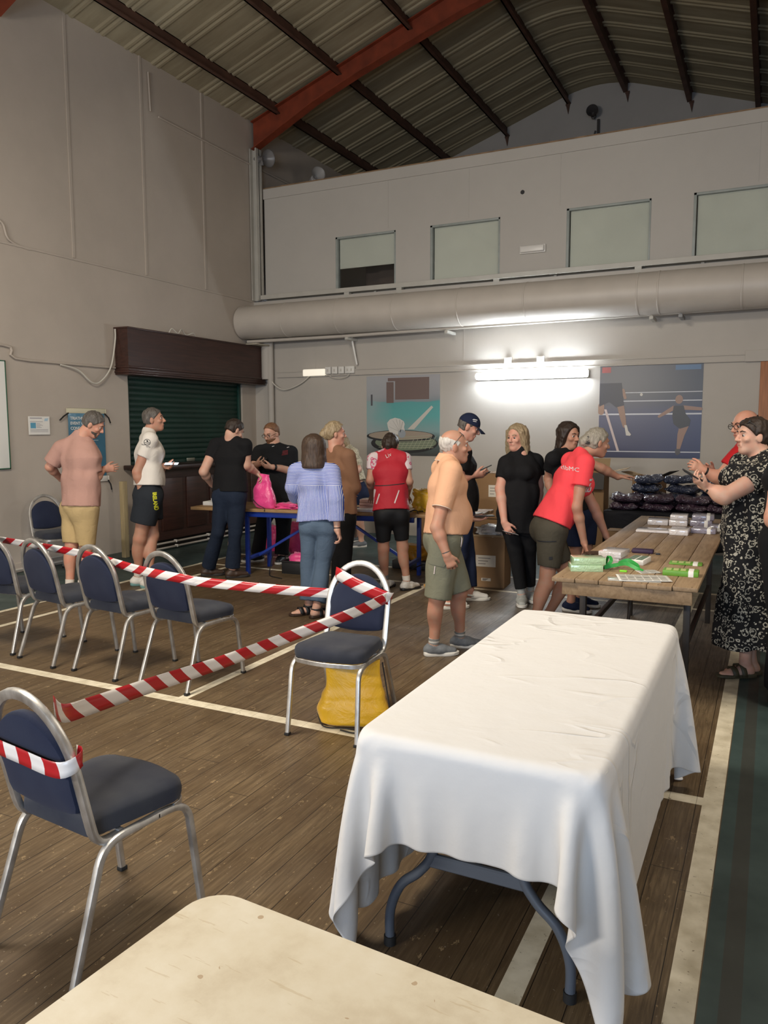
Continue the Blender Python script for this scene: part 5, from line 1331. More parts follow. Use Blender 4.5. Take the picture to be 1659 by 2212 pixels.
    def shoes(s, mu, ms, kind='trainer', which='RL', name='shoe', z_=None):
        z = z_ or s.s
        for n in which:
            an, ft = s.J['an'+n], s.J['ft'+n]; sd = np.cross(ft, UZ); g = V3(an[0], an[1], 0.0); out = []
            pr = ((-0.075, 0.0), (-0.068, 0.026), (-0.03, 0.036), (0.03, 0.036), (0.09, 0.045), (0.14, 0.043), (0.175, 0.028), (0.190, 0.0))
            pts = [(a, b) for a, b in pr]+[(a, -b) for a, b in reversed(pr[1:-1])]
            pr2 = smooth_closed(pts, 3)
            root = thing if False else None
            b = MB(); hz = 0.026 if kind != 'sandal' else 0.020
            P = lambda a, c, zz, k=1.0: g+ft*(a*z*k)+sd*(c*z*k*1.08)+UZ*zz
            b.ring_loft([[P(a, c, 0.001, 0.97) for a, c in pr2], [P(a, c, 0.006, 1.03) for a, c in pr2], [P(a, c, hz+(0.006 if a < 0 else 0.0), 1.03) for a, c in pr2], [P(a, c, hz+0.003+(0.006 if a < 0 else 0.0), 0.98) for a, c in pr2]])
            if kind == 'sandal':
                so = b.build(name, ms, s.root, 50, world=True)
                for a0, a1, h0 in ((0.055, 0.095, 0.062), (0.0, 0.035, 0.075)):
                    q = MB(); q.grid(lambda u, v: P(a0+(a1-a0)*u+0.012*math.sin(v*pi), math.cos(pi*v)*0.046, 0.012+math.sin(pi*v)**0.8*h0), 3, 14)
                    st = q.build('strap', mu, so, 60, world=False); st.parent = so; sm = st.modifiers.new('thick', 'SOLIDIFY'); sm.thickness = 0.005
                if s.ankle_strap:
                    q = MB(); q.tube([V3(*an)+V3(math.cos(a)*0.043, math.sin(a)*0.043, -0.02) for a in np.linspace(0, 2*pi, 18)[:-1]], 0.009, 6, closed=True); q.build('ankle_strap', mu, so, 60)
                continue
            so = b.build('sole', ms, None, 50)
            fd = Field(g-np.array([0.30, 0.30, 0.02]), g+np.array([0.30, 0.30, 0.20]), 0.005)
            fd.cone(g-ft*0.04*z+UZ*0.045*z, g+ft*0.06*z+UZ*0.045*z, 0.041*z, 0.040*z, 0.02); fd.cone(g+ft*0.04*z+UZ*0.045*z, g+ft*0.150*z+UZ*0.034*z, 0.040*z, 0.026*z, 0.02, 1.40, sd)
            if kind == 'boot': fd.cone(an-UZ*0.02, lerp(an, s.J['kn'+n], 0.14), 0.048*z, 0.050*z, 0.02, flat_b=True)
            else: fd.cone(g-ft*0.012+UZ*0.05, lerp(g-ft*0.012, an, 0.8)+UZ*0.012, 0.044*z, 0.046*z, 0.02, flat_b=True)
            fd.plane(g+UZ*0.018, -UZ)
            if kind == 'clog':
                fd.plane(g+ft*0.015*z+UZ*0.055, nrm(-ft*0.8+UZ*0.35), g-0.2, g+0.2)
            up = fd.build(name, mu, s.root); so.parent = up; so.name = 'sole'
            if kind == 'clog':
                q = MB(); q.tube(smooth_path([P(0.03, 0.045, 0.055), P(-0.03, 0.047, 0.062), P(-0.072, 0.025, 0.064), P(-0.083, 0.0, 0.064), P(-0.072, -0.025, 0.064), P(-0.03, -0.047, 0.062), P(0.03, -0.045, 0.055)]), 0.010, 8); st = q.build('heel_strap', mu, up)
    ankle_strap = False
    def hair(s, kind, m, thick=0.012, seed=5, cut_f=0.040, cut_u=0.030, nape=-0.06, length=0.0, name='hair', amp=0.006):
        F, U, S, hc, hs = s.Hf, s.Hu, s.Hs, s.J['hd'], s.hs; A = (S, F, U)
        fd = Field(hc-np.array([0.26, 0.26, 0.20+length]), hc+np.array([0.26, 0.26, 0.22]), 0.0055)
        fd.ell(hc-F*0.013*hs+U*0.030*hs, (0.077*hs+thick, 0.097*hs+thick, 0.089*hs+thick), A, 0.01)
        if kind == 'short':
            fd.ell(hc-F*0.04*hs-U*0.02*hs, (0.066*hs+thick, 0.062*hs+thick, 0.07*hs), A, 0.02)
        if kind == 'fringe_ring':
            fd.plane(hc+U*0.050*hs-F*0.02*hs, nrm(U+F*0.25))
        if kind in ('bob', 'long'):
            e = -UZ*length; top_ = hc+U*0.04*hs-F*0.03*hs
            fd.cone(top_, hc-F*0.055*hs+e*0.9, 0.085*hs, 0.075*hs+length*0.06, 0.04, 1.25, S)
            for sg in (1, -1): fd.cone(hc+U*0.05*hs+S*sg*0.062*hs+F*0.005*hs, hc+S*sg*(0.072*hs+length*0.12)+F*0.005*hs+e, 0.030*hs, 0.034*hs, 0.03, 1.3, F)
        if kind in ('tied', 'bun', 'pony'):
            fd.ell(hc-F*0.03*hs-U*0.005*hs, (0.072*hs+thick, 0.075*hs+thick, 0.08*hs), A, 0.02)
            if kind == 'bun':
                fd.ell(hc-F*0.115*hs-U*0.01*hs, (0.05*hs, 0.042*hs, 0.055*hs), A, 0.015); fd.cone(hc-F*0.13*hs-U*0.02*hs, hc-F*0.12*hs-U*0.085*hs, 0.032*hs, 0.018*hs, 0.02)
            if kind == 'pony': fd.cone(hc-F*0.10*hs+U*0.0*hs, hc-F*0.115*hs-UZ*0.05*hs, 0.028*hs, 0.030*hs, 0.02); fd.cone(hc-F*0.115*hs-UZ*0.05*hs, hc-F*0.10*hs-UZ*length, 0.030*hs, 0.014*hs, 0.02)
        fd.noise(amp, (45, 45, 26), seed)
        if kind in ('bob', 'long'):
            # open the face
            fd.ell(hc+F*0.10*hs-U*0.030*hs, (0.058*hs, 0.085*hs, 0.093*hs), A, 0.02, sub=True)
            fd.plane(hc-UZ*length, -UZ)
            p = hc+F*0.055*hs+U*0.06*hs
            fd.plane(p, nrm(F*1.0-U*0.25), hc-0.2, hc+0.2)
        else:
            p = hc+F*cut_f*hs+U*cut_u*hs; lo = hc-0.25; hi = hc+0.25
            n = nrm(F*0.80-U*0.62)
            fd.plane(p, n)
            if kind in ('short', 'fringe_ring'): fd.plane(hc+U*nape*hs, -nrm(U+F*0.25))
            if kind in ('tied', 'bun', 'pony'): pass
            # ears stay free
            for sg in (1, -1): fd.ell(hc-F*0.002*hs-U*0.022*hs+S*sg*0.092*hs, (0.02*hs, 0.030*hs, 0.040*hs), A, 0.008, sub=True)
        return fd.build(name, m, s.root)
    def beard(s, m, thick=0.006, low=0.0):
        F, U, S, hc, hs = s.Hf, s.Hu, s.Hs, s.J['hd'], s.hs; A = (S, F, U)
        fd = Field(hc-0.2, hc+0.2, 0.005)
        fd.ell(hc+F*0.022*hs-U*0.035*hs, (0.060*hs+thick, 0.070*hs+thick, 0.082*hs+thick+low), A, 0.02); fd.ell(hc+F*0.064*hs-U*(0.094*hs+low), (0.030*hs+thick, 0.026*hs+thick, 0.022*hs+thick), A, 0.02)
        fd.noise(0.0015, (50, 50, 30), 3)
        fd.plane(hc+F*0.02*hs-U*(0.044 if thick > 0.004 else 0.056)*hs, nrm(U*0.95-F*0.1)); fd.plane(hc+F*0.004*hs, nrm(-F-U*0.25))
        return fd.build('beard', m, s.root)
    def brows(s, m):
        F, U, S, hc, hs = s.Hf, s.Hu, s.Hs, s.J['hd'], s.hs
        for sg in (1, -1):
            b = MB(); b.tube([hc+F*0.0935*hs+U*0.030*hs+S*sg*0.014*hs, hc+F*0.0905*hs+U*0.036*hs+S*sg*0.034*hs, hc+F*0.076*hs+U*0.030*hs+S*sg*0.052*hs], 0.0045*hs, 6, radii=[0.8, 1.0, 0.5]); b.build('eyebrow', m, s.root, 60, world=True)
        b = MB(); b.tube([hc+F*0.094*hs-U*0.0575*hs-S*0.020*hs, hc+F*0.0985*hs-U*0.0565*hs, hc+F*0.094*hs-U*0.0575*hs+S*0.020*hs], 0.0036*hs, 6, radii=[0.6, 1.0, 0.6]); b.build('lips', M_LIP, s.root, 60, world=True)
        return s
    def glasses(s, m, up=0.0, back=0.0, tilt=0.0, lens=None, label=None):
        """worn on the nose (up = 0) or pushed up on the head"""
        F, U, S, hc, hs = s.Hf, s.Hu, s.Hs, s.J['hd'], s.hs; tl = math.radians(tilt)
        F_ = F*math.cos(tl)+U*math.sin(tl); U_ = U*math.cos(tl)-F*math.sin(tl); c = hc+F*(0.103-back)*hs+U*(0.008+up)*hs
        b = MB()
        for sg in (1, -1):
            b.tube([c+S*sg*(0.034+0.027*math.cos(a))*hs+U_*0.019*math.sin(a)*hs for a in np.linspace(0, 2*pi, 18)[:-1]], 0.0022*hs, 6, closed=True)
            b.tube([c+S*sg*0.061*hs, c+S*sg*0.074*hs-F_*0.02*hs, c+S*sg*0.083*hs-F_*0.09*hs, c+S*sg*0.082*hs-F_*0.115*hs-U_*0.02*hs], 0.0022*hs, 6)
        b.tube([c-S*0.008*hs, c+U_*0.004*hs, c+S*0.008*hs], 0.0022*hs, 6)
        g = b.build('glasses', m, s.root, 60, world=True)
        if lens is not None:
            for sg in (1, -1):
                q = MB(); q.ring_loft([[c+F_*zz+S*sg*(0.034+0.0265*math.cos(a))*hs+U_*0.0185*math.sin(a)*hs for a in np.linspace(0, 2*pi, 18)[:-1]] for zz in (-0.0008, 0.0008)]); q.build('lens', lens, g, 60)
        return g
def smooth_closed(pts, n):
    out = []; N = len(pts)
    for i in range(N):
        a, b, c, d = (np.array(pts[(i+j) % N], float) for j in (-1, 0, 1, 2))
        for k in range(n):
            t = k/n; out.append(tuple(0.5*((2*b)+(c-a)*t+(2*a-5*b+4*c-d)*t*t+(3*b-a-3*c+d)*t**3)))
    return out
# ------------------------------------------------------------------ people
from mathutils.bvhtree import BVHTree
def decal(target, me, origin, xd, yd, m, parent, name, off=0.0025):
    """lays a flat mesh on a garment by projecting its vertices onto the surface"""
    M = frame_m(origin, xd, yd); n = M.to_3x3() @ Vector((0, 0, 1)); T = target.data
    bvh = BVHTree.FromPolygons([v.co.copy() for v in T.vertices], [tuple(p.vertices) for p in T.polygons])
    bm = bmesh.new(); bm.from_mesh(me)
    bmesh.ops.triangulate(bm, faces=[f for f in bm.faces if len(f.verts) > 4 or max(e.calc_length() for e in f.edges) > 0.02])
    for _ in range(5):
        es = [e for e in bm.edges if e.calc_length() > 0.016]
        if not es: break
        bmesh.ops.subdivide_edges(bm, edges=es, cuts=1)
        bmesh.ops.triangulate(bm, faces=[f for f in bm.faces if len(f.verts) > 3])
    miss = []
    for v in bm.verts:
        p = M @ Vector((v.co.x, v.co.y, 0)); h = bvh.ray_cast(p+n*0.3, -n)
        if h[0] is None: miss.append(v)
        v.co = (h[0] if h[0] is not None else p)+n*(off+(0.0006 if v.co.z > 0 else 0))
    bmesh.ops.delete(bm, geom=miss, context='VERTS')
    bm.to_mesh(me); bm.free(); me.materials.clear()
    return link(name, me, m, parent, world=True)
def polys_mesh(polys):
    b = MB()
    for p in polys: b.ring_loft([[(x, y, 0) for x, y in p], [(x, y, 0.0005) for x, y in p]])
    return b.mesh('m', 0)
C = lambda *a: (*a, 1)
CL_PINK = m_cloth2('dusty_pink', C(0.42, 0.245, 0.20)); CL_KHAKI = m_cloth2('khaki', C(0.46, 0.34, 0.17), ws=12); CL_WHITE = m_cloth2('white_tee', C(0.66, 0.62, 0.56))
CL_NAVYSH = m_cloth2('dark_navy_shorts', C(0.020, 0.024, 0.030)); CL_BLACK = m_cloth2('black', C(0.008, 0.008, 0.009)); CL_DENIM = m_cloth2('dark_denim', C(0.012, 0.019, 0.036), ws=14, var=0.25)
CL_MIDDENIM = m_cloth2('mid_denim', C(0.075, 0.11, 0.16), ws=12, var=0.25); CL_CHAR = m_cloth2('charcoal_polo', C(0.012, 0.013, 0.015)); CL_BROWN = m_cloth2('tan_sweater', C(0.21, 0.110, 0.065), ws=7)
CL_NAVY = m_cloth2('navy', C(0.012, 0.018, 0.045)); CL_RED = m_cloth2('red_vest', C(0.42, 0.022, 0.035), 0.6, ws=7); CL_BIKE = m_cloth2('black_lycra', C(0.010, 0.010, 0.011), 0.6, wr=0.1)
CL_PEACH = m_cloth2('peach_polo', C(0.64, 0.36, 0.22), ws=7); CL_SAGE = m_cloth2('sage_green', C(0.175, 0.175, 0.125), ws=10); CL_CORAL = m_cloth2('coral_red', C(0.84, 0.070, 0.085), ws=7); CL_OLIVE = m_cloth2('olive_grey', C(0.070, 0.062, 0.045), ws=10)
CL_CRIM = m_cloth2('crimson', C(0.40, 0.014, 0.018)); CL_SOCKW = mat('white_sock', C(0.62, 0.58, 0.52), 0.9); CL_SOCKG = mat('grey_sock', C(0.16, 0.16, 0.16), 0.9)
SH_WHITE = mat('white_sole', C(0.62, 0.60, 0.55), 0.5); SH_BLACK = mat('black_shoe', C(0.012, 0.012, 0.013), 0.5); SH_GREY = mat('grey_knit_shoe', C(0.13, 0.14, 0.15), 0.8, var=0.15, vs=40)
SH_TEAL = mat('teal_sole', C(0.13, 0.26, 0.25), 0.6); SH_BROWN = mat('brown_leather', C(0.045, 0.024, 0.014), 0.5); SH_OLIVE = mat('olive_leather', C(0.055, 0.045, 0.022), 0.6); SH_LIGHT = mat('light_grey_shoe', C(0.34, 0.35, 0.33), 0.7, var=0.15, vs=40)
def m_stripes(name, c1, c2, ax, yoke_z, per=0.0125):
    m = bpy.data.materials.new(name); t = NT(m); v = t.coord('Object'); X, Y, Z = t.sep(v)
    u = t.math('ADD', t.math('MULTIPLY', X, float(ax[0])), t.math('MULTIPLY', Y, float(ax[1])))
    wob = t.math('MULTIPLY', t.noise(v, 6.0, 2.0), 0.012)
    a = t.math('ADD', u, wob); b2 = t.math('ADD', Z, wob)
    k = t.math('GREATER_THAN', Z, yoke_z)
    w = t.math('ADD', t.math('MULTIPLY', a, t.math('SUBTRACT', 1.0, k)), t.math('MULTIPLY', b2, k))
    s = t.math('GREATER_THAN', t.math('FRACT', t.math('DIVIDE', w, per)), 0.60)
    t.col(t.mix(s, c1, c2)); t.set(Roughness=0.85, Specular_IOR_Level=0.2); t.bump(t.noise(v, 9.0, 4.0, 0.55, 1.3), 0.35, 0.018); return m
def m_floral(name, c0, c1, sc=17.0):
    m = bpy.data.materials.new(name); t = NT(m); v = t.coord('Object')
    w = t.noise(v, 5.0, 2.0, out='Color'); wv = t.n('ShaderNodeVectorMath', operation='MULTIPLY_ADD'); t.L.new(w, wv.inputs[0]); wv.inputs[1].default_value = (0.05, 0.05, 0.05); t.L.new(v, wv.inputs[2]); q = wv.outputs[0]
    d = t.voro(q, sc); p = t.voro(q, sc*3.1); e = t.voro(q, sc*1.7, 'DISTANCE_TO_EDGE')
    rnd = t.sep(t.voro(q, sc, out='Color'))[0]
    band = lambda a, lo, hi: t.math('MULTIPLY', t.math('GREATER_THAN', a, lo), t.math('LESS_THAN', a, hi))
    petals = t.math('MULTIPLY', t.math('LESS_THAN', p, 0.36), band(d, 0.14, 0.50))
    ring = t.math('MULTIPLY', band(d, 0.40, 0.47), t.math('GREATER_THAN', rnd, 0.40)); dot = t.math('LESS_THAN', d, 0.10)
    d2 = t.voro(q, sc*2.3); rnd2 = t.sep(t.voro(q, sc*2.3, out='Color'))[1]
    vein = t.math('MULTIPLY', t.math('MULTIPLY', band(d2, 0.16, 0.34), t.math('GREATER_THAN', rnd2, 0.45)), t.math('GREATER_THAN', d, 0.30))
    f = t.math('MAXIMUM', t.math('MAXIMUM', t.math('MULTIPLY', petals, t.math('GREATER_THAN', rnd, 0.10)), ring), t.math('MAXIMUM', dot, vein))
    t.col(t.mix(t.math('MULTIPLY', f, 0.9), c0, c1)); t.set(Roughness=0.85, Specular_IOR_Level=0.2); t.bump(t.noise(t.mapping(v, (1, 1, 0.25)), 14.0, 3.0), 0.3, 0.02); return m
def phone(name, c, long_, short, label, L=0.148, W=0.072, scr=None, held=True):
    o = thing('smartphone', label, 'phone', tuple(c)); M = frame_m(Vector(c), long_, short)
    b = MB(); b.box((-L/2, -W/2, -0.004), (L/2, W/2, 0.004), 0.003, M); b.build('phone_body', M_BLACK, o, world=True)
    b = MB(); b.box((-L/2+0.004, -W/2+0.004, 0.0041), (L/2-0.004, W/2-0.004, 0.0048), 0.0, M); b.build('screen', scr or mat('phone_glass', C(0.02, 0.02, 0.025), 0.08), o, 0, world=True); return o
SCR = emis('lit_screen', C(0.75, 0.82, 1.0), 1.1)
Z1, Z2, Z3, Z4, Z6 = (0, 820, 3.95), (400, 860, 4.1475), (760, 860, 4.608), (1020, 860, 4.609), (1420, 860, 3.456)
# 1 pink T-shirt man
p = Person('person in dusty pink T-shirt and khaki shorts, head bowed, behind the taped row of chairs', (640, 1850), Z1, 1.02, SK_RED)
p.joints(hd=(797, 380), nk=(690, 488), pv=(680, 1090), elR=(812, 850, -0.02), wrR=(885, 765, 0.14), elL=(425, 745, 0.08), wrL=(520, 850, 0.28), knR=(738, 1425, -0.02), knL=(610, 1410))
p.J['shR'] = p.at(745, 605, -0.03); p.J['shL'] = p.at(528, 592, 0.06); p.feet(R=(700, 1860, 40), L=(597, 1850, 45)); p.frame(52, sw=0.19); p.head(8, 33, 4, 1.02)
p.body(1.10, 0.05, hands={'R': (dirv(20, -5), dirv(110), 0.45), 'L': (dirv(20, 20), dirv(0, 60), 0.4)}); p.brows(HR_GREY); p.hair('short', HR_GREY, 0.008); p.beard(HR_GREY, 0.003)
o = p.top('t_shirt', CL_PINK, p.at(680, 1080), 0.80, 0.030, 1.12, 0.04, slr=0.088, fold=0.010, seed=3)
p.bottoms('shorts', CL_KHAKI, 0.97, 0.030, fat=1.08, fold=0.009, seed=4)
for n in 'RL': p.cuff('sock', CL_SOCKW, n, 0.80, 1.05)
p.shoes(CL_SOCKW, SH_WHITE)
# 2 white T-shirt man
p = Person('person in white T-shirt and dark navy sports shorts, standing in front of green shutter', (1215, 1765), Z1, 1.05, SK_TAN)
p.joints(hd=(1312, 340), nk=(1268, 462), pv=(1265, 985), elR=(1172, 790, -0.16), wrR=(1200, 925, -0.13), elL=(1345, 800, 0.18), wrL=(1405, 735, 0.02), knR=(1190, 1360, -0.06), knL=(1300, 1330, 0.06))
p.feet(R=(1180, 1755, 15), L=(1265, 1775, 10)); p.J['anR'][2] = 0.10; p.frame(22, sw=0.18); p.head(5, -3, 0, 1.02)
p.body(1.0, 0.03, arm=1.12, leg=1.05, hands={'R': (dirv(250, 65), dirv(60), 0.6), 'L': (dirv(330, 5), dirv(250, -40), 0.5)}); p.brows(HR_DARK); p.hair('short', HR_GREY, 0.006)
o = p.top('t_shirt', CL_WHITE, p.at(1265, 905), 0.52, 0.018, 1.10, 0.04, fold=0.008, seed=6, slr=0.070)
sd = p.S
ring = [[(0.032*math.cos(a)*r, 0.032*math.sin(a)*r) for a in np.linspace(0, 2*pi, 21)[:-1]] for r in (1.0, 0.86)]
b = MB(); b.bm.free(); b.bm = bmesh.new()
def ringmesh(r0, r1, n=24, extra=()):
    b = MB(); v = [[b.bm.verts.new((r*math.cos(2*pi*i/n), r*math.sin(2*pi*i/n), 0)) for i in range(n)] for r in (r0, r1)]
    for i in range(n): b.bm.faces.new((v[0][i], v[0][(i+1) % n], v[1][(i+1) % n], v[1][i]))
    for q in extra: b.face([(x, y, 0) for x, y in q])
    return b.mesh('m', 0)
INK = mat('black_print', C(0.015, 0.015, 0.018), 0.7)
xd = nrm(dirv(10)); ctr = p.at(1250, 535, -0.3)
decal(o, ringmesh(0.029, 0.034, extra=[[(-0.03, -0.004), (0.0, 0.004), (0.03, -0.004), (0.03, -0.009), (0.0, -0.001), (-0.03, -0.009)], [(-0.006, 0.022), (0.006, 0.022), (0.014, 0.002), (-0.004, 0.006)], [(-0.02, -0.016), (0.02, -0.012), (0.02, -0.018), (-0.02, -0.021)]]), ctr, xd, UZ, INK, p.root, 'sleeve_logo')
decal(o, text_mesh('TRIM', 0.020), p.at(1195, 560, -0.3), nrm(dirv(10)-UZ*0.1), UZ, INK, p.root, 'sleeve_lettering')
decal(o, text_mesh('CITY', 0.020), p.at(1238, 575, -0.3), nrm(dirv(10)-UZ*0.3), UZ, INK, p.root, 'sleeve_lettering')
decal(o, text_mesh('3', 0.16, bold=0.005), p.at(1085, 622, 0.03), nrm(dirv(325)), UZ, INK, p.root, 'back_number')
sh = p.bottoms('shorts', CL_NAVYSH, 0.62, 0.036, fat=1.08, fold=0.008, seed=8, flare=1.14, leg=1.05)
decal(sh, text_mesh('IRELAND', 0.047, bold=0.002), p.at(1288, 968, -0.3), -UZ+dirv(0)*0.05, nrm(dirv(5)), mat('lime_print', C(0.62, 0.62, 0.03), 0.7), p.root, 'shorts_lettering')
for n in 'RL': p.cuff('sock', CL_SOCKW, n, 0.90, 1.06)
p.shoes(SH_WHITE, SH_TEAL)
hp = p.J['wrL']+nrm(dirv(330))*0.10
phone('phone', hp+UZ*0.02, dirv(0), nrm(dirv(90)+UZ*0.3), 'smartphone with a bright screen in the white T-shirt man hand', scr=SCR)
# 3 black T-shirt man
p = Person('person in black T-shirt and dark jeans seen from behind, reaching for pink bag', (420, 1625), Z2, 1.03, SK_FAIR)
p.joints(hd=(442, 288), nk=(408, 372), pv=(400, 865), elR=(548, 600, -0.02), wrR=(645, 672, 0.18), elL=(165, 660, -0.02), wrL=(235, 770, 0.2), knR=(450, 1210, 0.0), knL=(300, 1200, 0.02))
p.feet(R=(425, 1610, 25, 0.095), L=(205, 1592, 15, 0.095)); p.frame(68, sw=0.185); p.head(40, 32, 0, 1.02)
p.body(1.06, 0.03, arm=1.12, leg=1.05, hands={'R': (dirv(330, 40), dirv(180, 45), 0.75), 'L': (dirv(60, 30), dirv(0), 0.5)}); p.brows(HR_DARK); p.hair('short', HR_DARK, 0.007)
p.top('t_shirt', CL_BLACK, p.at(400, 840), 0.48, 0.015, 1.07, 0.02, fold=0.006, seed=9, slr=0.070)
p.bottoms('jeans', CL_DENIM, 1.96, 0.016, fat=1.05, rad=0.082, fold=0.009, seed=10)
p.shoes(SH_BROWN, mat('dark_sole', C(0.02, 0.016, 0.014), 0.7))
# 4 bearded man in black polo behind the table
p = Person('bearded person with glasses in black polo shirt, looking at a phone behind the plank table', (760, 1475), Z2, 1.06, SK_FAIR)
p.joints(hd=(772, 318), nk=(806, 440), pv=(815, 930), elR=(615, 640, -0.02), wrR=(625, 600, -0.24), elL=(955, 645, -0.05), wrL=(785, 618, -0.26), knR=(680, 1180), knL=(880, 1180))
p.feet(R=(650, 1462, 200), L=(865, 1470, 262)); p.frame(255, sw=0.20); p.head(238, 22, 0, 1.05)
p.body(1.22, 0.10, arm=1.2, leg=1.05, hands={'R': (dirv(20, -15), dirv(90, -30), 0.6), 'L': (dirv(180, -5), dirv(90, -45), 0.5)}); p.brows(HR_GINGER); p.hair('short', HR_GINGER, 0.010, cut_f=0.02, cut_u=0.045); p.beard(HR_GINGER, 0.010, 0.012); p.glasses(mat('wire_frame', C(0.25, 0.2, 0.16), 0.3, 1.0))
o = p.top('polo_shirt', CL_CHAR, p.at(815, 910), 0.62, 0.020, 1.22, 0.12, fold=0.007, seed=12, slr=0.082)
RD = mat('dull_red_print', C(0.16, 0.012, 0.016), 0.7); xr = nrm(dirv(-12))
for i in range(5): decal(o, polys_mesh([[(0, 0), (0.07, 0.012), (0.07, 0.018), (0, 0.006)]]), p.at(800, 520-i*9, -0.4), xr, UZ, RD, p.root, 'chest_print')
for x, y in ((700, 440), (850, 448)): decal(o, polys_mesh([[(-0.014, -0.004), (0.014, 0.004), (0.014, 0.010), (-0.014, 0.003)]]), p.at(x, y, -0.4), xr, UZ, mat('white_print', C(0.6, 0.6, 0.6), 0.7), p.root, 'collar_mark')
p.bottoms('trousers', CL_BLACK, 1.97, 0.020, fat=1.18, rad=0.085, fold=0.008, seed=13, belly=0.05)
p.shoes(SH_BLACK, SH_WHITE); p.cuff('wrist_watch', M_BLACK, 'L', 0.86, 0.97, 0.006, 'arm')
phone('phone', p.J['wrR']+nrm(dirv(20))*0.09+UZ*0.05, nrm(dirv(355, -25)+UZ*0.2), nrm(dirv(70)+UZ*0.4), 'dark smartphone held by the bearded man in black polo')
# 5 woman in striped shirt
p = Person('person in blue striped shirt and wide jeans with brown hair, standing with back to us', (1140, 1950), Z2, 0.97, SK_FAIR)
p.joints(hd=(1155, 455), nk=(1150, 605), pv=(1190, 1130), elR=(1352, 905, -0.10), wrR=(1362, 1180, -0.10), elL=(965, 800, 0.05), wrL=(1010, 925, 0.22), knR=(1235, 1500, 0.0), knL=(1115, 1480, 0.05))
p.feet(R=(1180, 1965, 40, 0.10), L=(1110, 1935, 205, 0.10)); p.frame(82, sw=0.165); p.head(85, 8, 0, 0.98)
p.body(0.86, leg=0.9, hands={'R': (dirv(20, 70), dirv(180), 0.75), 'L': (dirv(60, 20), dirv(0), 0.4)}); p.hair('bob', HR_BROWN, 0.012, length=0.17, amp=0.003)
st = m_stripes('blue_white_stripes', C(0.055, 0.10, 0.40), C(0.62, 0.62, 0.66), p.S, p.at(1150, 775)[2])
p.top('shirt', st, p.at(1150, 1100), 1.72, 0.022, 0.88, fold=0.012, seed=15, hemr=0.135, slr=0.075, sl_end=0.072)
p.bottoms('jeans', CL_MIDDENIM, 1.90, 0.012, fat=0.90, rad=0.078, fold=0.010, seed=16, k=0.012)
p.ankle_strap = True; p.shoes(SH_BLACK, SH_BROWN, 'sandal', name='sandal'); p.cuff('hair_band', M_BLACK, 'R', 0.92, 0.95, 0.005, 'arm')
# 6 woman in tan sweater
p = Person('blonde person in tan brown sweater and black trousers, seen from behind in profile', (1395, 1740), Z2, 1.0, SK_PINK)
p.joints(hd=(1345, 318), nk=(1345, 470), pv=(1385, 1055), elR=(1515, 800, -0.05), wrR=(1480, 850, 0.18), elL=(1270, 760, 0.2), wrL=(1400, 830, 0.4), knR=(1425, 1380, 0), knL=(1385, 1370, 0.04))
p.feet(R=(1425, 1750, 40), L=(1360, 1735, 60)); p.frame(52, sw=0.165); p.head(12, 4, 0, 0.98)
p.body(0.98, bust=0.01, hands={'R': (dirv(80, 5), dirv(0), 0.5), 'L': (dirv(60, 5), dirv(0), 0.5)}); p.brows(HR_BLOND); p.hair('bun', HR_BLOND, 0.014, cut_f=0.03, cut_u=0.04)
p.top('sweater', CL_BROWN, p.at(1400, 1050), 1.9, 0.020, 1.0, bust=0.01, fold=0.010, seed=17, hemr=0.128, slr=0.052)
p.bottoms('trousers', CL_BLACK, 1.95, 0.016, fat=0.98, rad=0.062, fold=0.006, seed=18)
p.shoes(SH_BLACK, SH_BLACK)
# 7 woman in floral top behind
p = Person('person in cream floral top and navy shorts, bending behind the table beyond tan sweater', (1545, 1335), Z2, 0.98, SK_FAIR)
p.joints(hd=(1405, 415), nk=(1468, 455), pv=(1560, 860), elL=(1555, 640, -0.12), wrL=(1490, 700, -0.35), elR=(1450, 640, 0.1), wrR=(1420, 720, -0.2), knL=(1560, 1120, -0.04), knR=(1500, 1110, 0.04))
p.feet(L=(1580, 1335, 195), R=(1525, 1285, 190)); p.frame(200, sw=0.165); p.head(190, 25, 0, 0.98)
p.body(1.02, bust=0.01, hands={'L': (dirv(230, 20), dirv(90, 60), 0.5), 'R': (dirv(230, 20), dirv(90, 60), 0.5)}); p.brows(HR_BLOND); p.hair('tied', HR_BLOND, 0.012)
p.top('blouse', m_floral('cream_floral', C(0.55, 0.50, 0.38), C(0.16, 0.15, 0.09), 30.0), p.at(1560, 740), 0.35, 0.016, 1.05, bust=0.01, fold=0.007, seed=19)
p.bottoms('shorts', CL_NAVY, 0.62, 0.024, fat=1.08, fold=0.007, seed=20, waist=0.16)
p.shoes(SH_GREY, SH_WHITE)
# 8 cyclist in red vest
p = Person('cyclist with ponytail in red gilet and black cycling shorts, back to us at the table', (470, 1925), Z3, 0.97, SK_TAN)
p.joints(hd=(385, 470, 0.12), nk=(370, 555, 0.06), pv=(395, 1140, -0.04), elR=(572, 830, 0.02), wrR=(550, 985, 0.26), elL=(182, 820, 0.02), wrL=(205, 985, 0.26), knR=(505, 1480, 0.02), knL=(315, 1500, 0.03))
p.feet(R=(545, 1910, 40, 0.10), L=(330, 1895, 60, 0.10)); p.frame(92, sw=0.168); p.head(75, 28, 0, 0.98)
p.body(0.96, arm=0.95, hands={'R': (dirv(80, 20), -UZ, 0.3), 'L': (dirv(95, 20), -UZ, 0.3)}); p.brows(HR_DARK); p.hair('pony', HR_DARK, 0.012, length=0.20)
jm = m_floral('pink_white_jersey', C(0.62, 0.52, 0.52), C(0.50, 0.06, 0.14), 9.0)
p.top('jersey', jm, p.at(395, 1090), 0.50, 0.010, 0.98, fold=0.003, seed=21, slr=0.056)
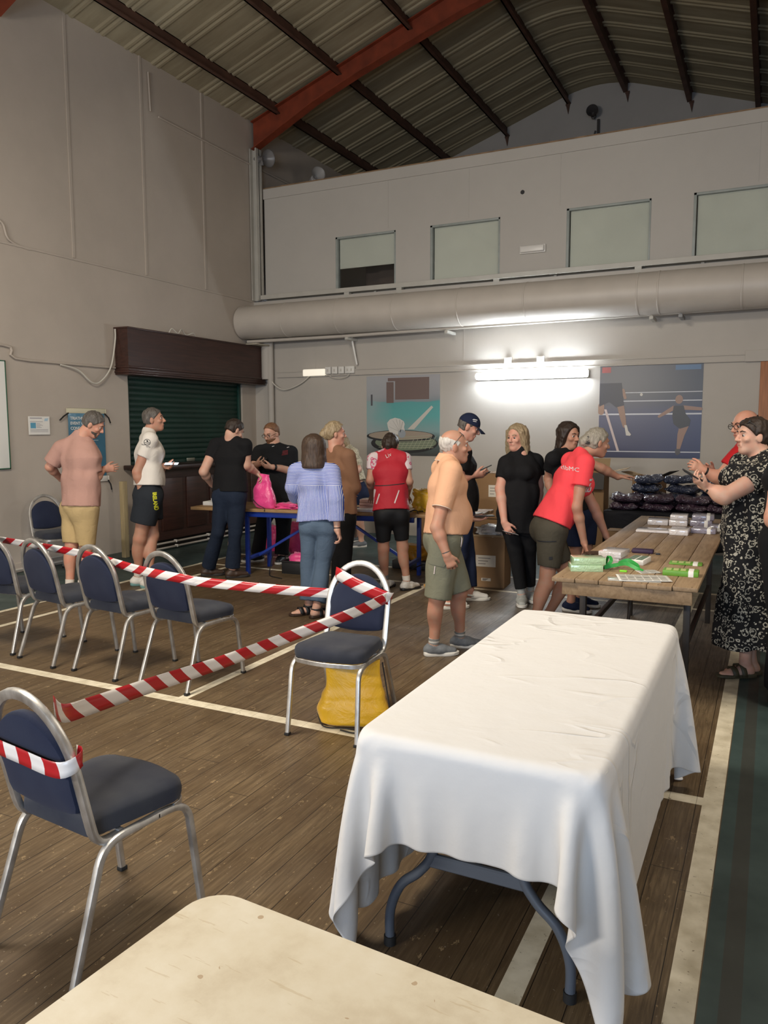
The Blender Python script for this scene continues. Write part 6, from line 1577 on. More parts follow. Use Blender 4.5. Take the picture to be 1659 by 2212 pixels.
v = p.top('gilet', CL_RED, p.at(395, 1128), 0.0, 0.022, 1.0, fold=0.006, seed=22, hipr=0.112)
xr = nrm(dirv(2))
decal(v, polys_mesh([[(0, 0), (0.32, 0.025), (0.32, 0.033), (0, 0.008)]]), p.at(220, 905, -0.4), xr, UZ, INK, p.root, 'gilet_piping')
REFL = mat('reflective_strip', C(0.60, 0.52, 0.50), 0.3)
for (x0, y0, x1, y1) in ((255, 1055, 288, 950), (443, 1048, 492, 915)):
    a = p.at(x0, y0, -0.4); b_ = p.at(x1, y1, -0.4); d = b_-a; L = np.linalg.norm(d)
    decal(v, polys_mesh([[(0, 0), (L, 0), (L, 0.012), (0, 0.012)]]), a, d, np.cross(nrm(dirv(270)), nrm(d)), REFL, p.root, 'reflective_strip')
decal(v, text_mesh('Liv', 0.055), p.at(345, 615, -0.4), nrm(dirv(0)+UZ*0.5), UZ, REFL, p.root, 'gilet_lettering')
p.bottoms('cycling_shorts', CL_BIKE, 0.78, 0.009, fat=1.0, fold=0.002, seed=23, waist=0.06)
for n in 'RL': p.cuff('sock', CL_SOCKW if n == 'R' else CL_SOCKG, n, 0.84, 1.05)
p.shoes(mat('white_cycling_shoe', C(0.52, 0.50, 0.46), 0.4, var=0.2, vs=30), SH_BLACK)
# 9 man in peach polo
p = Person('older bald person in peach polo shirt and sage green cargo shorts beside white tablecloth', (880, 2560), Z3, 0.98, SK_TAN)
p.joints(hd=(1022, 480), nk=(945, 640), pv=(915, 1385), elR=(845, 1290, -0.24), wrR=(945, 1560, -0.26), elL=(1030, 1200, 0.20), wrL=(1165, 1200, 0.12), knR=(850, 1990, -0.06), knL=(1065, 1930, 0.08))
p.feet(R=(815, 2560, 8), L=(1075, 2480, 5)); p.frame(8, sw=0.165, roll=0); p.head(2, 0, 0, 1.03)
p.body(1.08, 0.08, arm=1.06, leg=1.0, hands={'R': (dirv(350, 65), dirv(90, 10), 0.85), 'L': (dirv(0, 5), UZ, 0.30, 0.3)}); p.brows(HR_WHITE); p.hair('fringe_ring', HR_WHITE, 0.004)
o = p.top('polo_shirt', CL_PEACH, p.at(915, 1350), 0.66, 0.022, 1.12, 0.10, fold=0.007, seed=31, slr=0.070, neck=0.0)
# collar
F, S, U = p.Ft, p.S, p.sp; c = p.J['nk']+U*0.035
b = MB(); n = 26
def col(u, v):
    a = math.radians(-155+310*u); r = 0.066+0.030*v; back = math.cos(a)
    return c-F*(math.cos(a)*r*1.02)+S*(math.sin(a)*r*1.05)+U*(0.030-0.052*v+0.004*back)-UZ*(0.03*v*(1-back)/2)+F*0.008
b.grid(col, 40, 5); k = b.build('collar', CL_PEACH, p.root, 180, world=True); sm = k.modifiers.new('t', 'SOLIDIFY'); sm.thickness = 0.004
PIP = mat('pale_piping', C(0.72, 0.62, 0.52), 0.7)
b = MB(); b.tube([col(u, 1.0) for u in np.linspace(0, 1, 40)], 0.0022, 6); b.build('collar_piping', PIP, p.root, 180, world=True)
en = lerp(p.J['shR'], p.J['elR'], 0.655); ax = nrm(p.J['elR']-p.J['shR']); u1 = nrm(np.cross(ax, UZ)); u2 = np.cross(ax, u1)
b = MB(); b.tube([en+(u1*math.cos(a)+u2*math.sin(a))*0.0695 for a in np.linspace(0, 2*pi, 28)[:-1]], 0.0025, 6, closed=True); b.build('sleeve_piping', PIP, p.root, 180, world=True)
sh = p.bottoms('cargo_shorts', CL_SAGE, 1.0, 0.022, fat=1.06, fold=0.010, seed=33, flare=1.16, waist=0.03)
xr = nrm(dirv(0)); 
def quad_on(pts, tgt, m, name, dd=-0.45):
    P = [p.at(x, y, dd) for x, y in pts]; o0 = P[0]; q = [((a-o0) @ IR, (a-o0) @ UZ) for a in P]
    return decal(tgt, polys_mesh([q]), o0, IR, UZ, m, p.root, name, 0.005)
quad_on([(735, 1640), (960, 1665), (965, 1720), (950, 1750), (745, 1720), (735, 1700)], sh, mat('sage_pocket', C(0.155, 0.155, 0.110), 0.9, bump=0.3, bs=12, bd=0.01), 'pocket_flap')
quad_on([(850, 1745), (858, 1745), (850, 1830), (840, 1830)], sh, REFL, 'zip_pull')
b = MB(); b.tube(smooth_path([p.at(1085, 1380, -0.13), p.at(1095, 1400, -0.15), p.at(1090, 1450, -0.15), p.at(1085, 1480, -0.14)]), 0.004, 6); b.build('drawstring', REFL, p.root, 180, world=True)
p.cuff('bracelet', mat('grey_bracelet', C(0.08, 0.07, 0.06), 0.5), 'R', 0.90, 0.94, 0.004, 'arm')
sk = m_stripes('striped_sock', C(0.20, 0.20, 0.19), C(0.52, 0.50, 0.46), (0, 0), -1, 0.03)
for n in 'RL': p.cuff('sock', sk, n, 0.86, 1.06)
p.shoes(SH_GREY, SH_WHITE)
p.glasses(M_GLASSF, up=0.078, back=0.055, tilt=48)
phone('phone', p.J['wrL']+nrm(dirv(0))*0.115+UZ*0.022, dirv(5), dirv(92), 'smartphone lying in the open hand of the peach polo man')
# 10 man in cap
p = Person('person in navy baseball cap and black top behind the peach polo man', (1240, 2015), Z3, 1.03, SK_PINK)
p.joints(hd=(1165, 285), nk=(1075, 475), pv=(1090, 1160), elR=(1060, 830, -0.19), wrR=(1205, 765, -0.12), elL=(1110, 830, 0.18), wrL=(1215, 775, 0.06), knR=(1075, 1560, -0.05), knL=(1140, 1550, 0.05))
p.feet(R=(960, 2095, 10, 0.10), L=(1175, 2010, 0, 0.10)); p.frame(5, sw=0.18); p.head(-8, 25, 0, 1.03)
p.body(1.05, 0.05, hands={'R': (dirv(0, -5), dirv(60, -40), 0.55), 'L': (dirv(340, 0), dirv(300, -60), 0.55)}); p.brows(HR_GREY); p.hair('short', HR_GREY, 0.004)
F, S, U, hc, hs = p.Hf, p.Hs, p.Hu, p.J['hd'], p.hs
fd = Field(hc-0.2, hc+0.25, 0.0055); fd.ell(hc-F*0.010+U*0.030, (0.084*hs, 0.106*hs, 0.100*hs), (S, F, U), 0.01); fd.plane(hc+U*0.028+F*0.0, nrm(-U)); cap = fd.build('cap', CL_NAVY, p.root)
b = MB(); b.grid(lambda u, v: hc+U*(0.034-0.030*v*v-0.016*(2*u-1)**2*v)+F*(0.060+0.115*v*math.sqrt(max(0, 1-0.55*(2*u-1)**2)))+S*(0.080*(2*u-1)*(1-0.12*v)), 17, 7); br = b.build('cap_brim', CL_NAVY, cap, 180); sm = br.modifiers.new('t', 'SOLIDIFY'); sm.thickness = 0.004
decal(cap, polys_mesh([[(0, 0), (0.05, 0.012), (0.05, 0.02), (0.01, 0.012)], [(0.01, -0.012), (0.045, -0.004), (0.045, 0.002), (0.01, -0.006)]]), hc+U*0.075+F*0.02+S*0.12, nrm(F+S*-0.4), U, mat('white_print', C(0.6, 0.6, 0.6), 0.7), cap, 'cap_logo')
p.top('t_shirt', CL_BLACK, p.at(1090, 1130), 0.62, 0.020, 1.08, 0.05, fold=0.008, seed=36)
p.bottoms('jeans', CL_NAVY, 1.93, 0.018, fat=1.05, rad=0.072, fold=0.008, seed=37)
p.shoes(mat('white_clog', C(0.66, 0.64, 0.60), 0.45), SH_WHITE, 'clog', name='clog')
w_ = p.J['wrR']+nrm(dirv(0))*0.13
phone('phone', p.at(1320, 700, -0.10), nrm(dirv(0)+UZ*0.45), dirv(95, 10), 'upper of two dark phones held by the man in cap')
phone('phone', p.at(1305, 760, -0.02), nrm(dirv(0)+UZ*0.35), dirv(95, 10), 'lower of two dark phones held by the man in cap')
# 11 woman in black
p = Person('blonde person in loose black top and leggings facing us, phone in lowered hand', (500, 2055), Z4, 0.99, SK_PINK)
p.joints(hd=(440, 395), nk=(490, 545), pv=(450, 1140), elR=(278, 900, -0.06), wrR=(320, 1235, -0.16), elL=(660, 870, 0.05), wrL=(650, 1150, 0.0), knR=(430, 1500, -0.02), knL=(560, 1500, 0.03))
p.J['shR'] = p.at(338, 650, -0.02); p.J['shL'] = p.at(632, 630, 0.06); p.feet(R=(490, 2050, 262, 0.10), L=(575, 2010, 275, 0.10)); p.frame(252, sw=0.165); p.head(228, 4, 0, 1.0)
p.body(1.06, 0.03, bust=0.01, arm=1.1, leg=1.08, hands={'R': (dirv(320, 60), dirv(60), 0.6), 'L': (dirv(270, 75), dirv(180), 0.5)}); p.brows(HR_BLOND); p.hair('long', HR_BLOND, 0.012, length=0.17)
p.top('tunic', CL_BLACK, p.at(450, 1345), 0.60, 0.018, 1.02, 0.03, bust=0.004, fold=0.009, seed=41, hemr=0.125, slr=0.070, neck=0.042)
p.bottoms('leggings', CL_BLACK, 1.88, 0.010, fat=1.04, leg=1.06, fold=0.002, seed=42)
for n in 'RL': p.cuff('sock', SH_LIGHT, n, 0.85, 1.06)
p.shoes(SH_LIGHT, SH_WHITE)
phone('phone', p.J['wrR']+nrm(dirv(320, 60))*0.11+nrm(dirv(300))*0.015, nrm(dirv(10, 15)), nrm(dirv(90)), 'phone with white case in the lowered hand of the woman in black', scr=mat('white_case', C(0.6, 0.6, 0.62), 0.4))
# 12 dark haired woman behind the coral T-shirt
p = Person('dark haired person with sunglasses on head, behind the woman in coral red T-shirt', (1010, 2085), Z4, 1.0, SK_TAN)
p.joints(hd=(965, 375), nk=(900, 545), pv=(1080, 1150), elL=(1290, 700, 0.0), wrL=(1450, 785, 0.05), elR=(760, 800, 0.05), wrR=(800, 1000, -0.1), knR=(1040, 1560, 0), knL=(1130, 1560, 0.05))
p.feet(R=(980, 2120, 330), L=(1070, 2065, 330)); p.frame(310, sw=0.165); p.head(305, 8, 0, 0.98)
p.J['shL'] = p.at(1060, 600, 0.08)
p.body(0.95, hands={'L': (dirv(5, -5), -UZ, 0.25), 'R': (dirv(270, 60), dirv(0), 0.4)}); p.brows(HR_DARK); p.hair('long', HR_DARK, 0.012, length=0.20)
p.top('t_shirt', CL_BLACK, p.at(1080, 1120), 0.5, 0.016, 1.0, bust=0.01, fold=0.006, seed=45)
sh = p.bottoms('sports_shorts', CL_NAVY, 0.75, 0.022, fold=0.006, seed=46)
for i in range(3):
    a = p.at(975+i*17, 1240, -0.5); L = 0.20
    decal(sh, polys_mesh([[(0, 0), (0.009, 0), (0.009, -L), (0, -L)]]), a, IR, UZ, mat('white_print', C(0.6, 0.6, 0.6), 0.7), p.root, 'side_stripe', 0.003)
p.shoes(CL_NAVY, SH_WHITE); p.glasses(M_GLASSF, up=0.085, back=0.06, tilt=40, lens=mat('dark_lens', C(0.02, 0.02, 0.025), 0.1))
# 13 woman in coral T-shirt
p = Person('person in bright coral red T-shirt and olive shorts, leaning with both hands on plank table', (640, 2240), Z4, 1.0, SK_TAN)
p.joints(hd=(1245, 440), nk=(1075, 575), pv=(770, 1290), elR=(1040, 1085, -0.17), wrR=(1115, 1440, -0.10), elL=(1215, 1090, 0.17), wrL=(1335, 1370, 0.16), knR=(735, 1850, -0.08), knL=(960, 1790, 0.10))
p.feet(R=(620, 2290, 5), L=(760, 2235, 5)); p.frame(8, sw=0.165, hw=0.085); p.head(8, 12, 0, 1.0)
p.body(1.05, 0.02, bust=0.015, arm=1.0, leg=1.08, hands={'R': (dirv(330, 70), dirv(180, 20), 0.55), 'L': (dirv(350, 65), dirv(190, 20), 0.75)}); p.brows(HR_GBLOND); p.hair('bun', HR_GBLOND, 0.010)
F, S, U, hc, hs = p.Hf, p.Hs, p.Hu, p.J['hd'], p.hs
b = MB()
for i in range(5): b.tube(smooth_path([hc-F*0.085+U*(0.02-0.012*i)+S*0.055, hc-F*0.115+U*(0.025-0.014*i)+S*0.045, hc-F*0.13+U*(0.015-0.014*i)+S*0.01]), 0.006, 6)
b.build('claw_clip', M_BLACK, p.root, 180, world=True)
o = p.top('t_shirt', CL_CORAL, p.at(790, 1240), 0.52, 0.020, 1.06, 0.02, bust=0.015, fold=0.008, seed=51, slr=0.080, hemr=0.150)
WP = mat('white_print', C(0.6, 0.6, 0.6), 0.7)
decal(o, text_mesh('dbMC', 0.048), p.at(955, 730, -0.4), nrm(dirv(-4)-UZ*0.12), UZ, WP, p.root, 'sleeve_lettering')
xf = nrm(dirv(55)); of = p.at(1075, 905, -0.02)+p.Ft*0.12
for i, t_ in enumerate(('GI', 'RU')): decal(o, text_mesh(t_, 0.055, bold=0.003), p.at(1078, 880+i*50, -0.10), nrm(dirv(18)), nrm(UZ+dirv(0)*0.1), WP, p.root, 'front_lettering')
decal(o, polys_mesh([[(0, 0), (0.09, 0), (0.09, 0.016), (0, 0.016)]]), p.at(1078, 815, -0.10), nrm(dirv(18)), UZ, WP, p.root, 'front_print')
sh = p.bottoms('shorts', CL_OLIVE, 0.68, 0.024, fat=1.08, leg=1.05, fold=0.007, seed=52)
decal(sh, polys_mesh([[(0, 0), (0.15, 0.012), (0.15, 0.02), (0, 0.01)]]), p.at(720, 1490, -0.45), IR, UZ, INK, p.root, 'pocket_zip', 0.004)
decal(sh, polys_mesh([[(0, 0), (0.028, 0.002), (0.028, 0.026), (0, 0.024)]]), p.at(835, 1665, -0.45), IR, UZ, INK, p.root, 'shorts_tag', 0.004)
p.shoes(SH_GREY, SH_WHITE)
# 14 man in red T-shirt
p = Person('balding person with dark glasses in crimson T-shirt, behind the woman in patterned dress', None or (700, 1640), Z6, 1.02, SK_RED, D=6.35)
p.joints(hd=(655, 205), nk=(700, 345), pv=(735, 860), elL=(465, 600, -0.10), wrL=(345, 540, -0.12), elR=(600, 640, 0.15), wrR=(420, 560, 0.05), knR=(740, 1250, 0.04), knL=(790, 1250, -0.04))
f0 = atd(*p.px(760, 900), 6.35); gz = lambda dx, dd: V3(*(f0+IR*dx+IA*dd)[:2], 0.085)
p.J['anR'] = gz(-0.03, 0.10); p.J['anL'] = gz(0.03, -0.08); p.J['ftR'] = dirv(190); p.J['ftL'] = dirv(190)
for n in 'RL': p.J['kn'+n][:2] = lerp(p.J['pv'], p.J['an'+n], 0.5)[:2]; p.J['kn'+n][2] = 0.50
p.root.location = (f0[0], f0[1], 0)
p.J['shL'] = p.at(610, 435, -0.14); p.J['shR'] = p.at(690, 425, 0.16); p.frame(200, sw=0.185); p.head(192, 10, 0, 1.05)
p.body(1.15, 0.08, arm=1.15, hands={'L': (dirv(185, -25), dirv(90, 10), 0.85), 'R': (dirv(185, -30), dirv(270, 10), 0.85)}); p.brows(HR_DARK); p.hair('fringe_ring', HR_DARK, 0.004); p.glasses(M_GLASSF)
p.top('t_shirt', CL_CRIM, p.at(760, 880), 0.50, 0.020, 1.15, 0.08, fold=0.008, seed=55, slr=0.082)
p.bottoms('trousers', CL_BLACK, 1.95, 0.018, fat=1.12, fold=0.006, seed=56, rad=0.075); p.shoes(SH_BLACK, SH_BLACK)
p.cuff('wrist_watch', M_BLACK, 'L', 0.85, 0.95, 0.006, 'arm')
# 15 woman in patterned dress
p = Person('dark haired person in long black and cream patterned dress, holding phone, right edge', (590, 2085), Z6, 1.0, SK_FAIR)
p.joints(hd=(712, 282), nk=(775, 445), pv=(700, 960), elL=(500, 735, -0.16), wrL=(375, 665, -0.12), elR=(560, 740, 0.15), wrR=(400, 690, 0.05), knR=(680, 1480, 0.08), knL=(680, 1490, -0.06))
p.feet(L=(650, 2080, 182, 0.10), R=(690, 2060, 180, 0.10)); p.frame(192, sw=0.178); p.head(183, 2, 0, 1.0)
p.body(1.22, 0.05, bust=0.03, arm=1.25, leg=1.1, hands={'L': (dirv(182, -28), UZ+IR*0.5+IA*0.3, 0.75), 'R': (dirv(182, -22), UZ+IR*0.5-IA*0.4, 0.8)}); p.brows(HR_DARK); p.hair('bun', HR_DARK, 0.012)
dm = m_floral('black_cream_paisley', C(0.010, 0.010, 0.011), C(0.46, 0.43, 0.35), 22.0)
J = p.J; fd = Field(np.array([min(J[n][0] for n in ('shR', 'shL', 'elL', 'pv'))-0.5, min(J[n][1] for n in ('shR', 'shL', 'elL'))-0.5, 0.10]), np.array([J['pv'][0]+0.6, J['pv'][1]+0.6, J['nk'][2]+0.15]), 0.008)
p.torso(fd, 0.022, 1.22, 0.05, 0.03, hem=J['pv']-UZ*0.1, hemr=0.155)
gm = lerp(J['anR'], J['anL'], 0.5); bot = V3(gm[0]+0.02*IR[0], gm[1]+0.02*IR[1], 0.205)
fd.cone(J['pv'], bot, 0.150, 0.215, 0.05, 1.1, p.Fw, flat_b=True)
fd.noise(0.020, (9, 9, 0.6), 61); fd.noise(0.006, (6, 6, 4), 62); fd.plane(bot+UZ*0.0, -UZ)
for n in 'RL':
    a, e = J['sh'+n], J['el'+n]; en = lerp(a, e, 0.55); fd.cone(a, en, 0.082, 0.086, 0.02, flat_b=True)
c = J['nk']+p.sp*0.050+p.Ft*0.02; fd.plane(c, nrm(p.sp+p.Ft*0.5), c-0.13, c+0.13)
fd.build('dress', dm, p.root)
p.shoes(SH_OLIVE, SH_OLIVE, 'sandal', name='sandal'); p.cuff('smart_watch', M_BLACK, 'L', 0.86, 0.96, 0.006, 'arm'); p.glasses(M_GLASSF, up=0.088, back=0.05, tilt=45, lens=mat('dark_lens', C(0.02, 0.02, 0.025), 0.1))
phone('phone', p.J['wrL']+nrm(dirv(182, -28))*0.125+nrm(UZ+IR*0.5)*0.022, nrm(dirv(180)+UZ*0.55), dirv(100, -20), 'smartphone with pale case held by the woman in patterned dress')
# 16 person cut by the right edge
p = Person('person in black cut by right edge beside the patterned dress, only bare elbow showing', (1000, 1900), Z6, 1.0, SK_PINK, D=4.6)
p.joints(hd=(1070, 210), nk=(1060, 390), pv=(1060, 1060), elL=(868, 890, -0.05), wrL=(880, 960, -0.25), elR=(1230, 900, 0.0), wrR=(1200, 1080, -0.2), knR=(1060, 1480), knL=(960, 1480))
f0 = atd(*p.px(1060, 1000), 4.6); gz = lambda dx: V3(*(f0+IR*dx)[:2], 0.085)
p.J['anR'] = gz(0.09); p.J['anL'] = gz(-0.07); p.J['ftR'] = dirv(270); p.J['ftL'] = dirv(265); p.root.location = (f0[0], f0[1], 0)
p.frame(262, sw=0.18); p.head(200, 8); p.J['shR'], p.J['shL'] = p.at(1190, 480), p.at(945, 490)
p.J['elR'], p.J['elL'] = p.J['elL'], p.J['elR']; p.J['wrR'], p.J['wrL'] = p.J['wrL'], p.J['wrR']; p.J['shR'], p.J['shL'] = p.J['shL'], p.J['shR']
for n, dx in (('R', -0.07), ('L', 0.09)): p.J['an'+n] = gz(dx); p.J['kn'+n] = V3(*(f0+IR*dx)[:2], 0.5)
p.body(1.1, 0.03, bust=0.01, arm=1.15, hands={'R': (dirv(300, 20), dirv(0), 0.5), 'L': (dirv(240, 20), dirv(180), 0.5)}); p.brows(HR_DARK); p.hair('bob', HR_DARK, 0.012, length=0.15)
p.top('sleeveless_top', CL_BLACK, p.at(1000, 1080), 0.35, 0.018, 1.12, 0.03, bust=0.01, fold=0.006, seed=71)
p.bottoms('trousers', CL_BLACK, 1.95, 0.024, fat=1.12, rad=0.085, fold=0.008, seed=72); p.shoes(SH_BLACK, SH_BLACK)
# ------------------------------------------------------------------ plank tables
def m_plank(name, ax, c1, c2, c3):
    m = bpy.data.materials.new(name); t = NT(m); v = t.coord('Object'); sc = (2, 26, 26) if ax == 'x' else (26, 2, 26)
    f = t.noise(t.mapping(v, sc), 1.5, 6.0, 0.62, 0.8); g = t.noise(v, 2.3, 4.0)
    t.col(t.mix(t.ramp(g, [(0.35, (0, 0, 0)), (0.75, (0.5, 0.5, 0.5))]), t.ramp(f, [(0.25, c1), (0.55, c2), (0.8, c3)]), (c1[0]*0.8, c1[1]*0.8, c1[2]*0.8, 1)))
    t.set(Roughness=0.6, Specular_IOR_Level=0.3); t.bump(f, 0.15, 0.003); return m
PLK_R = m_plank('pine_planks', 'y', (0.20, 0.130, 0.072), (0.33, 0.23, 0.135), (0.41, 0.30, 0.185)); PLK_L = m_plank('pine_planks_left', 'x', (0.24, 0.13, 0.05), (0.36, 0.22, 0.10), (0.44, 0.29, 0.15))
M_DKST = mat('dark_steel', (0.018, 0.014, 0.012, 1), 0.5, var=0.3); M_BLUE = mat('blue_trestle_paint', (0.010, 0.035, 0.26, 1), 0.4, var=0.15)
RX0, RX1, RY0, RY1, RZ = -1.165, -0.335, 4.665, 8.30, 0.765
rt = thing('plank_table', 'long table of bare pine planks on dark steel legs, right side', 'table', ((RX0+RX1)/2, (RY0+RY1)/2, 0))
np_ = 6; wpl = (RX1-RX0)/np_
for i in range(np_):
    b = MB(); jit = 0.012*random.uniform(-1, 1)
    b.box((RX0+i*wpl+0.0015, RY0+jit, RZ-0.026), (RX0+(i+1)*wpl-0.0015, RY1, RZ), 0.004); b.build('plank', PLK_R, rt, world=True)
b = MB(); b.box((RX0+0.06, RY0+0.015, RZ-0.105), (RX1-0.03, RY0+0.045, RZ-0.027), 0.004); b.build('apron_board', PLK_R, rt, world=True)
for x in (RX0+0.10, RX1-0.09):
    for y in (RY0+0.45, 7.10):
        b = MB(); b.box((x-0.02, y-0.02, 0), (x+0.02, y+0.02, RZ-0.03), 0.003); b.build('leg', M_DKST, rt, world=True)
    b = MB(); b.box((x-0.015, RY0+0.45, 0.30), (x+0.015, 7.10, 0.335), 0.003); b.build('leg_rail', M_DKST, rt, world=True)
    b = MB(); b.box((x-0.015, RY0+0.1, RZ-0.07), (x+0.015, 8.2, RZ-0.03), 0.003); b.build('top_rail', M_DKST, rt, world=True)
b = MB(); b.tube([(-0.75, RY0+0.45, RZ-0.03), (-0.78, RY0+0.46, 0.4), (-0.72, RY0+0.46, 0.34)], 0.012, 8); b.build('leg_brace', M_DKST, rt, world=True)
for i in range(9):
    x = RX0+0.06+i*0.092
    b = MB(); b.cyl((x, RY0+0.032, RZ-0.001), (x, RY0+0.032, RZ+0.001), 0.004, n=8)
    b.build('nail_head', M_DKST, rt, world=True)
LA = math.radians(8.0); LU = Vector((math.cos(LA), math.sin(LA), 0)); LV = Vector((-math.sin(LA), math.cos(LA), 0)); LO = Vector((-5.96, 7.07, 0)); LZ = 0.762; LL, LW = 3.36, 0.74
def lp(u, v, z=LZ): return LO+LU*u+LV*v+Vector((0, 0, z))
LM = Matrix(((LU.x, LV.x, 0, LO.x), (LU.y, LV.y, 0, LO.y), (0, 0, 1, 0), (0, 0, 0, 1)))
lt = thing('plank_table', 'long plank table on blue steel trestle legs in front of the bar', 'table', tuple(lp(LL/2, LW/2, 0)))
for i in range(5):
    b = MB(); b.box((random.uniform(-0.02, 0.02), i*LW/5+0.001, LZ-0.035), (LL+random.uniform(-0.03, 0.03), (i+1)*LW/5-0.001, LZ), 0.004, LM); b.build('plank', PLK_L, lt, world=True)
for u in (0.68, 2.55):
    for v in (0.06, 0.60):
        b = MB(); b.box((u-0.022, v-0.022, 0), (u+0.022, v+0.022, LZ-0.036), 0.003, LM); b.build('leg', M_BLUE, lt, world=True)
    b = MB(); b.box((u-0.018, 0.06, 0.17), (u+0.018, 0.60, 0.21), 0.003, LM); b.build('leg_rail', M_BLUE, lt, world=True)
    b = MB(); b.box((u-0.018, 0.03, LZ-0.085), (u+0.018, 0.70, LZ-0.036), 0.003, LM); b.build('trestle_head', M_BLUE, lt, world=True)
for v in (0.05, 0.61):
    b = MB(); b.box((0.60, v-0.016, LZ-0.095), (2.65, v+0.016, LZ-0.037), 0.003, LM); b.build('top_rail', M_BLUE, lt, world=True)
for a, c in (((0.70, 0.30, 0.19), (1.55, 0.30, LZ-0.07)), ((2.53, 0.30, 0.19), (1.70, 0.30, LZ-0.07))):
    b = MB(); b.sweep([LM @ Vector(a), LM @ Vector(c)], rrect(0.03, 0.03, 0.004, 1)); b.build('diagonal_brace', M_BLUE, lt, world=True)
# ------------------------------------------------------------------ cartons
def m_card(name, c):
    m = bpy.data.materials.new(name); t = NT(m); v = t.coord('Object'); f = t.noise(v, 5.0, 4.0)
    t.col(t.mix(f, dark(c, 0.86), dark(c, 1.1))); t.set(Roughness=0.8, Specular_IOR_Level=0.2); t.bump(t.noise(t.mapping(v, (1, 1, 0.1)), 120.0, 2.0), 0.06, 0.002); return m
CARD = m_card('brown_cardboard', (0.27, 0.165, 0.085, 1)); CARDI = m_card('inner_cardboard', (0.36, 0.26, 0.15, 1)); CARDG = m_card('grey_flap', (0.075, 0.072, 0.070, 1)); LAB = mat('carton_label', (0.62, 0.58, 0.50, 1), 0.6)
def carton(label, p, ang, w, d, h, flaps=None, m=None, labels=(), group=None, z=0.0, tilt=0.0):
    o = thing('cardboard_box', label, 'box', (p[0], p[1], z), 0, group); M = Matrix.Translation((p[0], p[1], z)) @ Matrix.Rotation(ang, 4, 'Z') @ Matrix.Rotation(tilt, 4, 'X')
    m = m or CARD; t = 0.005; b = MB()
    b.box((-w/2, -d/2, 0), (w/2, d/2, t), 0, M)
    for q in ((-w/2, -d/2, w/2, -d/2+t), (-w/2, d/2-t, w/2, d/2), (-w/2, -d/2, -w/2+t, d/2), (w/2-t, -d/2, w/2, d/2)): b.box((q[0], q[1], 0), (q[2], q[3], h), 0, M)
    if flaps is None: b.box((-w/2, -d/2, h-t), (w/2, d/2, h), 0, M)
    b.build('box_body', m, o, 0, world=True)
    for side, an, fm, fl in (flaps or ()):
        a = math.radians(an); L = fl
        F_ = {'f': (Vector((-w/2, -d/2, h)), Vector((w/2, -d/2, h)), Vector((0, -math.cos(a), math.sin(a)))), 'b': (Vector((-w/2, d/2, h)), Vector((w/2, d/2, h)), Vector((0, math.cos(a), math.sin(a)))),
              'l': (Vector((-w/2, -d/2, h)), Vector((-w/2, d/2, h)), Vector((-math.cos(a), 0, math.sin(a)))), 'r': (Vector((w/2, -d/2, h)), Vector((w/2, d/2, h)), Vector((math.cos(a), 0, math.sin(a))))}[side]
        e0, e1, dv = F_; n = (e1-e0).normalized().cross(dv)*0.004; b = MB()
        b.ring_loft([[M @ q for q in (e0, e1, e1+dv*L, e0+dv*L)], [M @ (q+n) for q in (e0, e1, e1+dv*L, e0+dv*L)]]); b.build('flap', fm or CARDI, o, 0, world=True)
    if flaps is None:
        b = MB(); b.box((-w/2, -0.025, h), (w/2, 0.025, h+0.001), 0, M); b.build('packing_tape', mat('tape_tan', (0.34, 0.24, 0.13, 1), 0.3), o, 0, world=True)
    for (side, x0, z0, x1, z1) in labels:
        q = {'f': lambda x, zz, e: (x, -d/2-e, zz), 'r': lambda x, zz, e: (w/2+e, x, zz)}[side]; b = MB()
        b.ring_loft([[M @ Vector(q(x, zz, e)) for x, zz in ((x0, z0), (x1, z0), (x1, z1), (x0, z1))] for e in (0.0005, 0.0015)]); lb = b.build('box_label', LAB, o, 0, world=True)
        b = MB()
        for k in range(3):
            zz = z0+(z1-z0)*(0.25+0.25*k); b.box((x0+(x1-x0)*0.12, -d/2-0.0022, zz-0.004), (x0+(x1-x0)*(0.5+0.12*k), -d/2-0.0016, zz+0.004), 0, M) if side == 'f' else None
        if side == 'f': b.build('label_print', mat('label_ink', (0.20, 0.18, 0.16, 1), 0.6), lb, 0)
    return o
def m_film():
    m = bpy.data.materials.new('clear_film'); t = NT(m); v = t.coord('Object'); t.col((0.80, 0.78, 0.74, 1)); t.set(Roughness=0.12, Specular_IOR_Level=0.8, Alpha=1.0, Coat_Weight=0.8)
    t.bump(t.math('ABSOLUTE', t.math('SUBTRACT', t.noise(v, 16.0, 3.0, 0.5, 1.0), 0.5)), 0.9, 0.03); return m
FILM = m_film()
bx = carton('tall open cardboard box with labels and clear film on top, beside man in cap', (-2.60, 7.86), 0.10, 0.33, 0.32, 0.555, [('f', -62, None, 0.02), ('l', 20, CARD, 0.10), ('r', -50, CARD, 0.10)], labels=[('f', -0.14, 0.22, 0.07, 0.34), ('f', -0.08, 0.07, 0.02, 0.10)])
